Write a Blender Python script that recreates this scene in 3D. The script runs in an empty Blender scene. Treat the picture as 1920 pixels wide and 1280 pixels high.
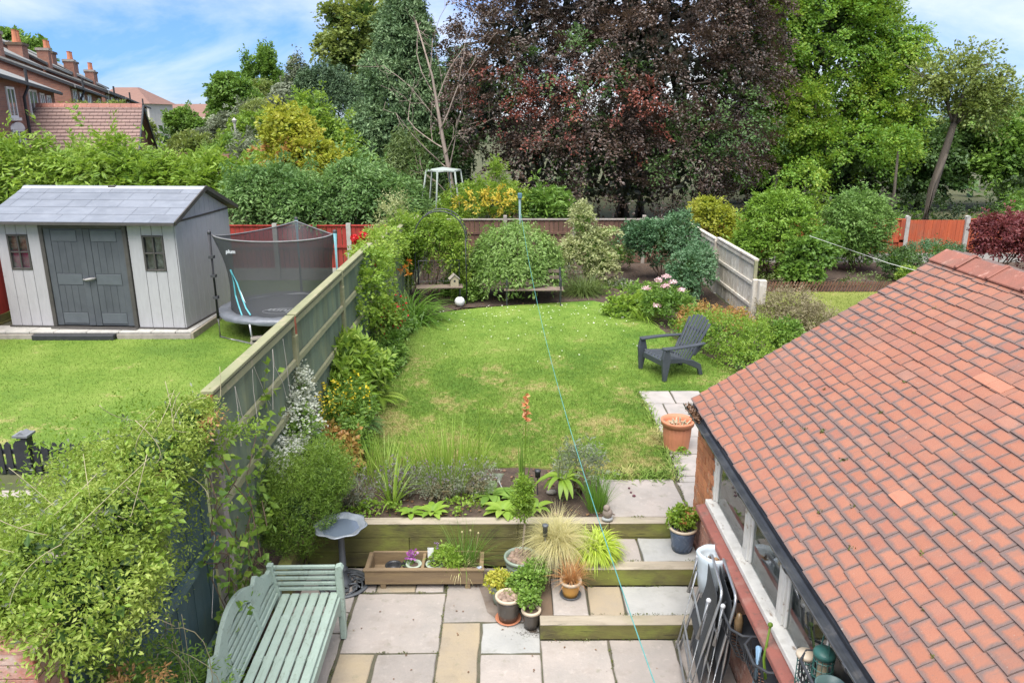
import bpy, bmesh, math, random
import numpy as np
from mathutils import Vector, Matrix

rng = np.random.default_rng(11)
random.seed(5)
sc = bpy.context.scene
COL = sc.collection
R = math.radians

# ------------------------------------------------------------------ camera
cam_d = bpy.data.cameras.new('camera')
cam = bpy.data.objects.new('camera', cam_d)
COL.objects.link(cam)
cam.location = (0, 0, 4.4)
cam.rotation_euler = (R(90 - 16.15), 0, R(-0.32))
cam_d.sensor_width = 36.0
cam_d.lens = 36.0 * 1450 / 1920
cam_d.clip_start = 0.05
cam_d.clip_end = 2000
sc.camera = cam

# ------------------------------------------------------------------ sky
SUN_EL, SUN_AZ = 66, -165          # azimuth measured clockwise from +Y; sun behind-left of the camera
w = bpy.data.worlds.new('World')
sc.world = w
w.use_nodes = True
nt = w.node_tree
for n in list(nt.nodes):
    nt.nodes.remove(n)
out = nt.nodes.new('ShaderNodeOutputWorld')
bg = nt.nodes.new('ShaderNodeBackground')
bg.inputs['Strength'].default_value = 0.12
sky = nt.nodes.new('ShaderNodeTexSky')
sky.sky_type = 'NISHITA'
sky.sun_disc = False
sky.sun_elevation = R(SUN_EL)
sky.sun_rotation = R(SUN_AZ)
sky.air_density = 1.0
sky.dust_density = 0.6
sky.ozone_density = 2.2
tc = nt.nodes.new('ShaderNodeTexCoord')
mp = nt.nodes.new('ShaderNodeMapping')
mp.inputs['Scale'].default_value = (1.0, 1.0, 2.6)
mp.inputs['Rotation'].default_value = (R(8), R(-14), R(25))
n1 = nt.nodes.new('ShaderNodeTexNoise')
n1.inputs['Scale'].default_value = 2.6
n1.inputs['Detail'].default_value = 9
n1.inputs['Roughness'].default_value = 0.58
n1.inputs['Distortion'].default_value = 0.5
rp = nt.nodes.new('ShaderNodeValToRGB')
rp.color_ramp.elements[0].position = 0.36
rp.color_ramp.elements[0].color = (0.10, 0.10, 0.10, 1)
rp.color_ramp.elements[1].position = 0.60
rp.color_ramp.elements[1].color = (0.92, 0.92, 0.92, 1)
mx = nt.nodes.new('ShaderNodeMixRGB')
mx.inputs[2].default_value = (2.35, 2.42, 2.5, 1)
gain = nt.nodes.new('ShaderNodeMixRGB')
gain.blend_type = 'MULTIPLY'
gain.inputs[0].default_value = 1.0
gain.inputs[2].default_value = (.088, .19, .395, 1)
L = nt.links.new
L(tc.outputs['Generated'], mp.inputs['Vector'])
L(mp.outputs['Vector'], n1.inputs['Vector'])
L(n1.outputs['Fac'], rp.inputs['Fac'])
L(rp.outputs['Color'], mx.inputs[0])
L(sky.outputs['Color'], gain.inputs[1])
L(gain.outputs['Color'], mx.inputs[1])
L(mx.outputs['Color'], bg.inputs['Color'])
L(bg.outputs['Background'], out.inputs['Surface'])

# ------------------------------------------------------------------ sun (veiled by thin cloud)
sd = bpy.data.lights.new('sun', 'SUN')
sd.energy = 1.9
sd.angle = R(60)
sd.color = (1.0, 0.96, 0.90)
so = bpy.data.objects.new('sun', sd)
COL.objects.link(so)
ld = Vector((math.sin(R(SUN_AZ)) * math.cos(R(SUN_EL)), math.cos(R(SUN_AZ)) * math.cos(R(SUN_EL)), math.sin(R(SUN_EL))))
so.rotation_euler = ld.to_track_quat('Z', 'Y').to_euler()
so.location = (0, 0, 40)

sc.view_settings.view_transform = 'Standard'
sc.view_settings.look = 'None'
sc.view_settings.exposure = 2.1
sc.view_settings.gamma = 1.0
sc.view_settings.use_curve_mapping = False
sc.render.engine = 'CYCLES'
sc.cycles.max_bounces = 7
sc.cycles.transparent_max_bounces = 24


# ------------------------------------------------------------------ mesh helpers
def frame(d, up=(0, 0, 1)):
    d = np.array(d, float); d /= np.linalg.norm(d)
    u = np.array(up, float)
    if abs(d @ u) > 0.98 * np.linalg.norm(u):
        u = np.array((1.0, 0, 0)) if abs(d[0]) < .9 else np.array((0, 1.0, 0))
    r = np.cross(d, u); r /= np.linalg.norm(r)
    return d, r, np.cross(r, d)


class MB:
    def __init__(self):
        self.v = []; self.f = []

    def add(self, vs, fs):
        o = len(self.v)
        self.v += [tuple(map(float, p)) for p in vs]
        self.f += [tuple(i + o for i in f) for f in fs]
        return self

    def box(self, x0, x1, y0, y1, z0, z1):
        return self.add([(x0, y0, z0), (x1, y0, z0), (x1, y1, z0), (x0, y1, z0),
                         (x0, y0, z1), (x1, y0, z1), (x1, y1, z1), (x0, y1, z1)],
                        [(3, 2, 1, 0), (4, 5, 6, 7), (0, 1, 5, 4), (1, 2, 6, 5), (2, 3, 7, 6), (3, 0, 4, 7)])

    def bar(self, p0, p1, w, h, up=(0, 0, 1), w1=None, h1=None):
        p0 = np.array(p0, float); p1 = np.array(p1, float)
        d, r, u = frame(p1 - p0, up)
        w1 = w if w1 is None else w1; h1 = h if h1 is None else h1
        vs = []
        for p, ww, hh in ((p0, w, h), (p1, w1, h1)):
            vs += [p - r * ww / 2 - u * hh / 2, p + r * ww / 2 - u * hh / 2, p + r * ww / 2 + u * hh / 2, p - r * ww / 2 + u * hh / 2]
        return self.add(vs, [(3, 2, 1, 0), (4, 5, 6, 7), (0, 1, 5, 4), (1, 2, 6, 5), (2, 3, 7, 6), (3, 0, 4, 7)])

    def tube(self, pts, r, n=8, cap=True, closed=False):
        pts = [np.array(p, float) for p in pts]
        m = len(pts)
        rs = r if hasattr(r, '__len__') else [r] * m
        vs = []; fs = []
        ref = None
        for i, p in enumerate(pts):
            if closed:
                t = pts[(i + 1) % m] - pts[i - 1]
            else:
                t = pts[min(i + 1, m - 1)] - pts[max(i - 1, 0)]
            t = t / (np.linalg.norm(t) + 1e-9)
            if ref is None:
                _, a, b = frame(t)
            else:
                a = ref - t * (ref @ t)
                a /= (np.linalg.norm(a) + 1e-9)
                b = np.cross(t, a)
            ref = a
            for k in range(n):
                an = 2 * math.pi * k / n
                vs.append(p + (a * math.cos(an) + b * math.sin(an)) * rs[i])
        for i in range(m if closed else m - 1):
            j = (i + 1) % m
            for k in range(n):
                k2 = (k + 1) % n
                fs.append((i * n + k, i * n + k2, j * n + k2, j * n + k))
        if cap and not closed:
            fs.append(tuple(range(n))[::-1])
            fs.append(tuple((m - 1) * n + k for k in range(n)))
        return self.add(vs, fs)

    def lathe(self, prof, n=20, c=(0, 0, 0), wob=None, cap=True):
        vs = []; fs = []
        for (r, z) in prof:
            for k in range(n):
                a = 2 * math.pi * k / n
                rr = r * (1 + (wob(a) if wob else 0))
                vs.append((c[0] + rr * math.cos(a), c[1] + rr * math.sin(a), c[2] + z))
        m = len(prof)
        for i in range(m - 1):
            for k in range(n):
                k2 = (k + 1) % n
                fs.append((i * n + k, i * n + k2, (i + 1) * n + k2, (i + 1) * n + k))
        if cap:
            if prof[0][0] > 1e-4:
                fs.append(tuple(range(n))[::-1])
            if prof[-1][0] > 1e-4:
                fs.append(tuple((m - 1) * n + k for k in range(n)))
        return self.add(vs, fs)

    def prism(self, poly, axis, a, b):
        """extrude a 2-D polygon along an axis: x -> poly is (y,z), y -> (x,z), z -> (x,y)"""
        def P(q, s):
            return {'x': (s, q[0], q[1]), 'y': (q[0], s, q[1]), 'z': (q[0], q[1], s)}[axis]
        n = len(poly)
        vs = [P(q, a) for q in poly] + [P(q, b) for q in poly]
        fs = [tuple(range(n))[::-1], tuple(range(n, 2 * n))]
        fs += [(i, (i + 1) % n, n + (i + 1) % n, n + i) for i in range(n)]
        return self.add(vs, fs)

    def ball(self, c, r, n=10, m=7, sq=(1, 1, 1)):
        vs = []; fs = []
        for i in range(m + 1):
            th = math.pi * i / m
            for k in range(n):
                a = 2 * math.pi * k / n
                vs.append((c[0] + r * sq[0] * math.sin(th) * math.cos(a), c[1] + r * sq[1] * math.sin(th) * math.sin(a), c[2] + r * sq[2] * math.cos(th)))
        for i in range(m):
            for k in range(n):
                k2 = (k + 1) % n
                fs.append((i * n + k, (i + 1) * n + k, (i + 1) * n + k2, i * n + k2))
        return self.add(vs, fs)

    def mesh(self, name, mat, smooth=False):
        me = bpy.data.meshes.new(name)
        me.from_pydata(self.v, [], self.f)
        bm = bmesh.new(); bm.from_mesh(me)
        bmesh.ops.recalc_face_normals(bm, faces=bm.faces)
        bm.to_mesh(me); bm.free()
        if smooth:
            me.polygons.foreach_set('use_smooth', [True] * len(me.polygons))
        if mat:
            me.materials.append(mat)
        return me

    def build(self, name, mat, parent=None, loc=(0, 0, 0), smooth=False, bevel=0, kind=None, label=None, seg=1):
        me = self.mesh(name, mat, smooth)
        return put(name, me, parent, loc, bevel=bevel, kind=kind, label=label, seg=seg)


def put(name, me, parent=None, loc=(0, 0, 0), rot=(0, 0, 0), bevel=0, kind=None, label=None, seg=1, scale=None):
    o = bpy.data.objects.new(name, me)
    COL.objects.link(o)
    o.location = loc
    o.rotation_euler = rot
    if scale:
        o.scale = scale
    if parent:
        o.parent = parent
    if kind:
        o['kind'] = kind
    if label:
        o['label'] = label
    if bevel:
        b = o.modifiers.new('bevel', 'BEVEL')
        b.width = bevel; b.segments = seg; b.limit_method = 'ANGLE'; b.angle_limit = R(35)
        if seg > 1:
            b.harden_normals = False
    return o


def thing(name, label, cat, loc=(0, 0, 0), rz=0, group=None):
    o = bpy.data.objects.new(name, None)
    COL.objects.link(o)
    o.empty_display_size = 0.1
    o.location = loc
    o.rotation_euler = (0, 0, rz)
    return tag(o, label, cat, group)


def tag(o, label, cat, group=None):
    o['label'] = label
    o['category'] = cat
    if group:
        o['group'] = group
    return o


def copy_tree(o, parent=None):
    c = o.copy()
    COL.objects.link(c)
    if parent:
        c.parent = parent
    for ch in o.children:
        copy_tree(ch, c)
    return c


# ------------------------------------------------------------------ materials
def nodes(name):
    m = bpy.data.materials.new(name)
    m.use_nodes = True
    t = m.node_tree
    p = t.nodes['Principled BSDF']
    return m, t, p


def lin(c):
    return (c[0], c[1], c[2], 1)


def noise(t, scale, detail=4, rough=.55, stretch=(1, 1, 1), vec=None):
    if vec is None:
        g = t.nodes.new('ShaderNodeNewGeometry'); vec = g.outputs['Position']
    mpn = t.nodes.new('ShaderNodeMapping')
    mpn.inputs['Scale'].default_value = stretch
    t.links.new(vec, mpn.inputs['Vector'])
    n = t.nodes.new('ShaderNodeTexNoise')
    n.inputs['Scale'].default_value = scale
    n.inputs['Detail'].default_value = detail
    n.inputs['Roughness'].default_value = rough
    t.links.new(mpn.outputs['Vector'], n.inputs['Vector'])
    return n.outputs['Fac']


def ramp(t, fac, stops):
    r = t.nodes.new('ShaderNodeValToRGB')
    e = r.color_ramp.elements
    while len(e) < len(stops):
        e.new(0.5)
    for i, (p, c) in enumerate(stops):
        e[i].position = p
        e[i].color = lin(c) if hasattr(c, '__len__') else (c, c, c, 1)
    t.links.new(fac, r.inputs['Fac'])
    return r.outputs['Color']


def mixc(t, fac, a, b, blend='MIX'):
    m = t.nodes.new('ShaderNodeMixRGB')
    m.blend_type = blend
    for i, x in ((0, fac), (1, a), (2, b)):
        if hasattr(x, 'links') or isinstance(x, bpy.types.NodeSocket):
            t.links.new(x, m.inputs[i])
        elif i == 0:
            m.inputs[0].default_value = x
        else:
            m.inputs[i].default_value = lin(x)
    return m.outputs['Color']


def math_(t, op, a, b=None):
    m = t.nodes.new('ShaderNodeMath'); m.operation = op
    for i, x in enumerate((a, b)):
        if x is None:
            continue
        if isinstance(x, bpy.types.NodeSocket):
            t.links.new(x, m.inputs[i])
        else:
            m.inputs[i].default_value = x
    return m.outputs[0]


def M(name, c1, c2=None, scale=6, rough=.6, bump=0, bscale=40, metal=0, rand=0, extra=(), stretch=(1, 1, 1), spec=.5, fine=None, lo=.35, hi=.68):
    """two-tone noise, optional dirt layers extra=[(colour, scale, lo, hi, amount, stretch)], per-object value change rand"""
    m, t, p = nodes(name)
    c2 = c2 or tuple(x * .75 for x in c1)
    col = ramp(t, noise(t, scale, 5, .6, stretch), [(lo, c1), (hi, c2)])
    if fine:
        col = mixc(t, ramp(t, noise(t, fine[1], 3, .7, stretch), [(.42, 0), (.62, fine[2])]), col, fine[0])
    for ex in extra:
        st = ex[5] if len(ex) > 5 else (1, 1, 1)
        col = mixc(t, ramp(t, noise(t, ex[1], 5, .6, st), [(ex[2], 0), (ex[3], ex[4])]), col, ex[0])
    if rand:
        oi = t.nodes.new('ShaderNodeObjectInfo')
        h = t.nodes.new('ShaderNodeHueSaturation')
        mr = t.nodes.new('ShaderNodeMapRange')
        mr.inputs['To Min'].default_value = 1 - rand
        mr.inputs['To Max'].default_value = 1 + rand
        t.links.new(oi.outputs['Random'], mr.inputs['Value'])
        t.links.new(mr.outputs['Result'], h.inputs['Value'])
        t.links.new(col, h.inputs['Color'])
        col = h.outputs['Color']
    t.links.new(col, p.inputs['Base Color'])
    p.inputs['Roughness'].default_value = rough
    p.inputs['Metallic'].default_value = metal
    p.inputs['Specular IOR Level'].default_value = spec
    if bump:
        b = t.nodes.new('ShaderNodeBump')
        b.inputs['Strength'].default_value = bump
        b.inputs['Distance'].default_value = .01
        t.links.new(noise(t, bscale, 4, .6, stretch), b.inputs['Height'])
        t.links.new(b.outputs['Normal'], p.inputs['Normal'])
    return m


def LM(name, c0, c1, c2, trans=.3, rough=.45, var=.5, vs=.8, spec=.4):
    """leaf material: per-leaf colour from the face attribute rnd plus slow colour drift, light passing through"""
    m, t, p = nodes(name)
    a = t.nodes.new('ShaderNodeAttribute'); a.attribute_name = 'rnd'
    f = math_(t, 'ADD', math_(t, 'MULTIPLY', a.outputs['Fac'], 1 - var), math_(t, 'MULTIPLY', ramp(t, noise(t, vs, 3), [(.3, 0.0), (.7, 1.0)]), var))
    col = ramp(t, f, [(.08, c0), (.5, c1), (.92, c2)])
    t.links.new(col, p.inputs['Base Color'])
    p.inputs['Roughness'].default_value = rough
    p.inputs['Specular IOR Level'].default_value = spec
    tr = t.nodes.new('ShaderNodeBsdfTranslucent')
    tcol = mixc(t, .35, col, (c2[0] * 1.2, c2[1] * 1.25, c2[2] * .7))
    t.links.new(tcol, tr.inputs['Color'])
    ms = t.nodes.new('ShaderNodeMixShader')
    ms.inputs[0].default_value = trans
    o = t.nodes['Material Output']
    t.links.new(p.outputs['BSDF'], ms.inputs[1])
    t.links.new(tr.outputs['BSDF'], ms.inputs[2])
    t.links.new(ms.outputs['Shader'], o.inputs['Surface'])
    return m


# ------------------------------------------------------------------ foliage helpers (numpy)
def unit(v):
    return v / (np.linalg.norm(v, axis=-1, keepdims=True) + 1e-9)


def rdir(n):
    return unit(rng.normal(size=(n, 3)))


def npmesh(name, V, F, mat, rnd=None, k=4, smooth=False):
    me = bpy.data.meshes.new(name)
    n = len(F)
    me.vertices.add(len(V))
    me.vertices.foreach_set('co', np.asarray(V, np.float32).ravel())
    me.loops.add(n * k)
    me.loops.foreach_set('vertex_index', np.asarray(F, np.int32).ravel())
    me.polygons.add(n)
    me.polygons.foreach_set('loop_start', np.arange(0, n * k, k, dtype=np.int32))
    if rnd is not None:
        at = me.attributes.new('rnd', 'FLOAT', 'FACE')
        at.data.foreach_set('value', np.asarray(rnd, np.float32))
    me.materials.append(mat)
    me.update(calc_edges=True)
    me.polygons.foreach_set('use_smooth', np.full(n, smooth))
    return me


def leaf_quads(P, A, N, l, w, fold=.12):
    n = len(P)
    l = np.broadcast_to(np.asarray(l, float), (n,))[:, None]
    w = np.broadcast_to(np.asarray(w, float), (n,))[:, None]
    B = unit(np.cross(A, N)); N2 = np.cross(B, A)
    V = np.empty((n, 4, 3))
    V[:, 0] = P
    V[:, 1] = P + A * l * .45 + B * w * .5 + N2 * w * fold
    V[:, 2] = P + A * l
    V[:, 3] = P + A * l * .45 - B * w * .5 + N2 * w * fold
    F = np.arange(n * 4).reshape(n, 4)
    return V.reshape(-1, 3), F


def leaves(name, PAN, l, w, mat, parent, fold=.12, lv=.3, kind='stuff', label=None):
    P, A, N = PAN
    n = len(P)
    s = rng.uniform(1 - lv, 1 + lv, n)
    V, F = leaf_quads(P, A, N, l * s, w * s, fold)
    me = npmesh(name, V, F, mat, rng.random(n))
    return put(name, me, parent, kind=kind, label=label)


def crown(lobes, nsp, per, sp=(.6, .35, .08), droop=.3, flat=.8, shell=(.72, 1.04), out=1.0, back=1.0, low=.25, spread=.55, rag=.0):
    """leaf positions gathered in sprays over the skin of a union of ellipsoids (cx,cy,cz,rx,ry,rz)"""
    lob = np.array(lobes, float)
    wts = (lob[:, 3] * lob[:, 4] * lob[:, 5]) ** (2 / 3.)
    C = []; D = []
    need = nsp
    tries = 0
    while need > 0 and tries < 60:
        tries += 1
        m = need * 2 + 50
        k = rng.choice(len(lob), m, p=wts / wts.sum())
        d = rdir(m)
        keep = rng.random(m) < np.where(d[:, 2] < -.3, low, 1.0) * np.where(d[:, 1] > .25, back, 1.0)
        rho = rng.uniform(shell[0], shell[1], m) + rag * np.maximum(0, rng.normal(size=m)) * .3
        c = lob[k, :3] + d * lob[k, 3:] * rho[:, None]
        for j in range(len(lob)):
            q = (c - lob[j, :3]) / lob[j, 3:]
            keep &= (np.linalg.norm(q, axis=1) > shell[0] - .06)
        c = c[keep][:need]; d = unit(d[keep][:need] / lob[k[keep][:need], 3:])
        C.append(c); D.append(d)
        need -= len(c)
    C = np.concatenate(C); D = np.concatenate(D)
    n = len(C)
    a = unit(D * out + rng.normal(size=(n, 3)) * .5 + np.array((0, 0, -droop)))
    nn = unit(np.array((0, 0, 1.0)) * flat + D * .55 + rng.normal(size=(n, 3)) * .25)
    b = unit(np.cross(a, nn)); nn = np.cross(b, a)
    sc_ = rng.uniform(.6, 1.35, n)
    idx = np.repeat(np.arange(n), per)
    m = len(idx)
    t = rng.uniform(-.5, .5, m)
    s = rng.normal(size=m) * .33 * (1 - .5 * (t + .5))
    h = rng.normal(size=m) * .5
    S = sc_[idx][:, None]
    P = C[idx] + S * (a[idx] * (sp[0] * t)[:, None] + b[idx] * (sp[1] * s)[:, None] + nn[idx] * (sp[2] * h)[:, None])
    P[:, 2] -= droop * sp[0] * .6 * (t + .5) ** 2 * S[:, 0]
    A = unit(a[idx] * .7 + b[idx] * np.sign(s)[:, None] * .8 + rng.normal(size=(m, 3)) * spread * .7)
    N = unit(nn[idx] + rng.normal(size=(m, 3)) * spread)
    return P, A, N


def cloud(lobes, n, spread=.9, shell=(.6, 1.02), up=.6, low=.4):
    """loose single leaves over ellipsoids"""
    P, A, N = crown(lobes, n, 1, sp=(.02, .02, .02), droop=.1, flat=up, shell=shell, low=low, spread=spread)
    return P, A, N


def cat(*parts):
    return tuple(np.concatenate([p[i] for p in parts]) for i in range(3))


def blades(name, base, dirs, L_, W_, bend, mat, parent, seg=4, kind='stuff', label=None, lv=.3, droop=1.0):
    """grass-like strips arching over; base (n,3), dirs (n,3) initial direction"""
    n = len(base)
    Ls = L_ * rng.uniform(1 - lv, 1 + lv, n)
    dirs = unit(dirs)
    hor = dirs * np.array((1, 1, 0)) + rng.normal(size=(n, 3)) * np.array((.15, .15, 0))
    hor = unit(hor)
    side = unit(np.cross(hor, np.array((0, 0, 1.0))))
    V = np.empty((n, seg + 1, 2, 3))
    P = base.copy(); d = dirs.copy()
    bd = bend * rng.uniform(.6, 1.4, n)
    for i in range(seg + 1):
        f = i / seg
        wd = W_ * (1 - f ** 2 * .92) * (.6 + .4 * min(1, f * 4)) * .5
        V[:, i, 0] = P - side * wd; V[:, i, 1] = P + side * wd
        d = unit(d + (hor * .35 - np.array((0, 0, 1.0)) * droop) * (bd / seg)[:, None])
        P = P + d * (Ls / seg)[:, None]
    i0 = (np.arange(n) * (seg + 1) * 2)[:, None] + (np.arange(seg) * 2)[None, :]
    F = np.stack([i0, i0 + 1, i0 + 3, i0 + 2], -1).reshape(-1, 4)
    me = npmesh(name, V.reshape(-1, 3), F, mat, np.repeat(rng.random(n), seg), smooth=True)
    return put(name, me, parent, kind=kind, label=label)


def tuft(c, n, r, tilt):
    """bases and directions for a fountain of blades"""
    a = rng.uniform(0, 2 * math.pi, n)
    q = np.sqrt(rng.random(n)) * r
    base = np.stack([c[0] + q * np.cos(a), c[1] + q * np.sin(a), np.full(n, c[2])], 1)
    tl = np.abs(rng.normal(size=n)) * tilt
    d = np.stack([np.sin(tl) * np.cos(a), np.sin(tl) * np.sin(a), np.cos(tl)], 1)
    return base, d


def path(p0, p1, n=6, wob=.05, sag=0):
    p0 = np.array(p0, float); p1 = np.array(p1, float)
    ts = np.linspace(0, 1, n)
    pts = p0 + (p1 - p0) * ts[:, None]
    ln = np.linalg.norm(p1 - p0)
    j = rng.normal(size=(n, 3)) * wob * ln
    j[0] = 0; j[-1] = 0
    pts = pts + j
    pts[:, 2] -= sag * 4 * ts * (1 - ts)
    return pts


def stems(mb, base, tips, r0=.012, r1=.004, n=5, wob=.05):
    for q in tips:
        mb.tube(path(base, q, 5, wob), list(np.linspace(r0, r1, 5)), n)


def limb_tree(mb, p, d, ln, r, depth, spread=.6, n=6, up=.15, taper=.62, kids=3, minr=.006):
    p = np.array(p, float); d = np.array(d, float); d /= np.linalg.norm(d)
    pts = [p]
    q = p.copy(); dd = d.copy()
    for i in range(4):
        dd = dd + rng.normal(size=3) * .10 + np.array((0, 0, up)) * .2
        dd /= np.linalg.norm(dd)
        q = q + dd * ln / 4
        pts.append(q.copy())
    mb.tube(pts, list(np.linspace(r, max(minr, r * taper), 5)), n, cap=False)
    if depth <= 0:
        return
    for k in range(kids):
        f = rng.integers(1, 5) if k else 4
        nd = dd + rng.normal(size=3) * spread
        limb_tree(mb, pts[f], nd, ln * rng.uniform(.55, .85), max(minr, r * taper * (.95 if k == 0 else .65)), depth - 1, spread, max(3, n - 1), up, taper, kids, minr)
# ================================================================== MATERIALS
m_soil = M('soil', (.045, .030, .021), (.08, .053, .037), 9, .95, .8, 60, extra=[((.16, .12, .09), 40, .6, .72, .7)])
m_slab_pink = M('slab_pink', (.315, .276, .245), (.25, .228, .205), 2.2, .75, .5, 30, rand=.09, extra=[((.20, .17, .14), 3.4, .52, .75, .55), ((.40, .35, .31), 14, .56, .72, .45), ((.15, .15, .10), 9, .60, .74, .5)])
m_slab_buff = M('slab_buff', (.31, .25, .165), (.262, .22, .165), 3, .75, .5, 30, rand=.06, extra=[((.21, .17, .12), 4, .53, .75, .55), ((.16, .16, .10), 10, .6, .74, .5)])
m_slab_grey = M('slab_grey', (.345, .34, .318), (.285, .285, .27), 3, .75, .5, 30, rand=.06, extra=[((.20, .20, .17), 4, .54, .75, .5), ((.16, .17, .12), 10, .6, .74, .5)])
m_slab_path = M('slab_path', (.36, .32, .29), (.28, .26, .24), 4, .8, .25, 70, rand=.08, extra=[((.17, .17, .13), 5, .55, .75, .5)])
m_joint = M('joint', (.10, .085, .06), (.06, .065, .035), 12, .95, .5, 60)
m_sleeper = M('sleeper', (.105, .095, .028), (.16, .15, .04), 4, .85, .5, 60, rand=.12, stretch=(.35, 1, 1.6),
              extra=[((.06, .05, .025), 6, .48, .68, .8, (.5, 1, 1)), ((.19, .22, .035), 3.2, .5, .68, .8, (.6, 1, 1)), ((.035, .032, .016), 22, .60, .68, .8, (.12, 1, 1.6)), ((.15, .12, .06), 1.6, .52, .7, .6)])
m_sleeper_top = M('sleeper_top', (.33, .285, .215), (.25, .215, .16), 7, .85, .5, 60, rand=.06, stretch=(.3, 1.6, 1), extra=[((.09, .08, .055), 30, .62, .68, .7, (.1, 1.6, 1)), ((.2, .2, .09), 2.4, .55, .72, .5), ((.16, .14, .09), 9, .55, .72, .6, (.5, 1, 1))])
m_timber_dark = M('timber_dark', (.12, .08, .05), (.075, .055, .035), 8, .85, .4, 60, stretch=(1, .3, 1))
m_fence = M('fence_green', (.165, .205, .135), (.105, .14, .10), 5, .85, .4, 70, rand=.16, stretch=(1.5, 1.5, .25), extra=[((.27, .28, .14), 4, .52, .72, .55, (1, 1, .4))])
m_fence_rail = M('fence_rail', (.255, .25, .14), (.185, .195, .10), 6, .85, .4, 70, stretch=(1, .25, 1), extra=[((.36, .3, .2), 9, .55, .7, .6)])
m_fence_red = M('fence_red_end', (.34, .09, .045), (.24, .07, .04), 12, .8, .3)
m_teal = M('teal_boards', (.075, .125, .122), (.055, .098, .098), 6, .75, .3, 70, rand=.12, stretch=(1.5, 1.5, .3), extra=[((.11, .14, .11), 7, .58, .72, .5)])
m_brown_fence = M('brown_fence', (.16, .085, .055), (.11, .06, .042), 6, .85, .3, 60, rand=.15, stretch=(2, 2, .3))
m_grey_timber = M('grey_timber', (.34, .30, .26), (.25, .22, .19), 8, .85, .3, 60, rand=.08)
m_white_fence = M('white_fence', (.60, .555, .47), (.45, .41, .34), 5, .85, .3, 60, rand=.08, stretch=(1.5, 1.5, .3), extra=[((.32, .22, .15), 2.2, .54, .75, .55), ((.75, .72, .66), 8, .55, .7, .7)])
m_red_boards = M('red_boards', (.43, .09, .032), (.29, .062, .028), 9, .75, .3, 60, rand=.1, stretch=(1.2, 1.2, .12), extra=[((.20, .11, .07), 2.2, .54, .75, .55), ((.48, .16, .08), 12, .58, .72, .5, (1, 1, .2))])
m_red_boards_left = M('red_boards_left', (.40, .038, .026), (.25, .03, .024), 9, .75, .3, 60, rand=.1, stretch=(1.2, 1.2, .12), extra=[((.17, .06, .05), 2.2, .55, .75, .5)])
m_concrete = M('concrete', (.44, .42, .38), (.34, .33, .30), 8, .9, .3, 80, rand=.05, extra=[((.2, .2, .16), 6, .56, .72, .5)])
m_black_paint = M('black_paint', (.022, .024, .027), (.035, .036, .04), 8, .6, .2)
m_dark_metal = M('dark_metal', (.03, .033, .038), (.05, .052, .056), 12, .45, .1)
m_gutter = M('gutter_plastic', (.030, .034, .040), (.06, .065, .07), 7, .38, .15, 40, extra=[((.16, .15, .14), 9, .58, .74, .5)])
m_white_wood = M('white_paint', (.74, .72, .66), (.62, .60, .54), 8, .6, .25, 50, extra=[((.28, .20, .13), 16, .60, .68, .85, (1, .5, 1)), ((.45, .43, .38), 7, .56, .72, .5)])
m_mint = M('mint_paint', (.315, .395, .335), (.275, .35, .295), 6, .6, .25, 60, rand=.04, extra=[((.15, .165, .12), 16, .56, .70, .5, (2.2, .35, 1.2)), ((.17, .19, .14), 34, .60, .68, .6), ((.36, .43, .385), 10, .6, .75, .5)])
m_mortar = M('mortar', (.36, .31, .26), (.26, .22, .19), 20, .95, .5, 90)
m_brick = M('brick', (.50, .205, .085), (.42, .16, .075), 12, .85, .5, 90, rand=.24, extra=[((.58, .45, .33), 7, .56, .70, .7), ((.22, .11, .07), 18, .62, .72, .5)])
m_brick_painted = M('brick_painted', (.43, .215, .155), (.36, .2, .15), 9, .85, .5, 90, rand=.12, extra=[((.58, .5, .43), 6, .54, .70, .75), ((.24, .12, .09), 14, .6, .72, .6)])
m_redsill = M('red_sill', (.34, .12, .09), (.25, .09, .07), 5, .75, .5, 50, extra=[((.14, .085, .07), 16, .55, .70, .75), ((.40, .24, .19), 6, .52, .7, .65), ((.18, .15, .12), 2.5, .55, .75, .5)])
m_ridge = M('ridge_tile', (.27, .10, .068), (.21, .088, .062), 7, .75, .35, 60, rand=.1, extra=[((.56, .33, .26), 9, .58, .7, .5), ((.19, .12, .09), 4, .56, .75, .5), ((.75, .7, .62), 11, .69, .73, .8)])
m_stone_l = M('pebble_stone', (.27, .19, .14), (.17, .115, .085), 22, .7, .2, 60, rand=.3)

# ---- clay tiles: orange face with grey lichen border
m_tile, t_, p_ = nodes('clay_tile')
at = t_.nodes.new('ShaderNodeAttribute'); at.attribute_name = 'tuv'
sp_ = t_.nodes.new('ShaderNodeSeparateXYZ'); t_.links.new(at.outputs['Vector'], sp_.inputs['Vector'])
rn = t_.nodes.new('ShaderNodeAttribute'); rn.attribute_name = 'rnd'
oi_ = t_.nodes.new('ShaderNodeObjectInfo')
rv = math_(t_, 'FRACT', math_(t_, 'ADD', rn.outputs['Fac'], oi_.outputs['Random']))
ex_ = math_(t_, 'SUBTRACT', .0825, math_(t_, 'ABSOLUTE', sp_.outputs['X']))
ey_ = math_(t_, 'MINIMUM', sp_.outputs['Y'], math_(t_, 'SUBTRACT', .112, sp_.outputs['Y']))
ed_ = math_(t_, 'MINIMUM', ex_, ey_)
ed_ = math_(t_, 'ADD', ed_, math_(t_, 'MULTIPLY', math_(t_, 'SUBTRACT', noise(t_, 26, 4, .6), .5), .034))
ed_ = math_(t_, 'ADD', ed_, math_(t_, 'MULTIPLY', math_(t_, 'SUBTRACT', noise(t_, 1.1, 3, .6), .53), .07))
dirt = ramp(t_, math_(t_, 'MULTIPLY', ed_, 30), [(.10, 1.0), (.72, 0.0)])
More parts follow.
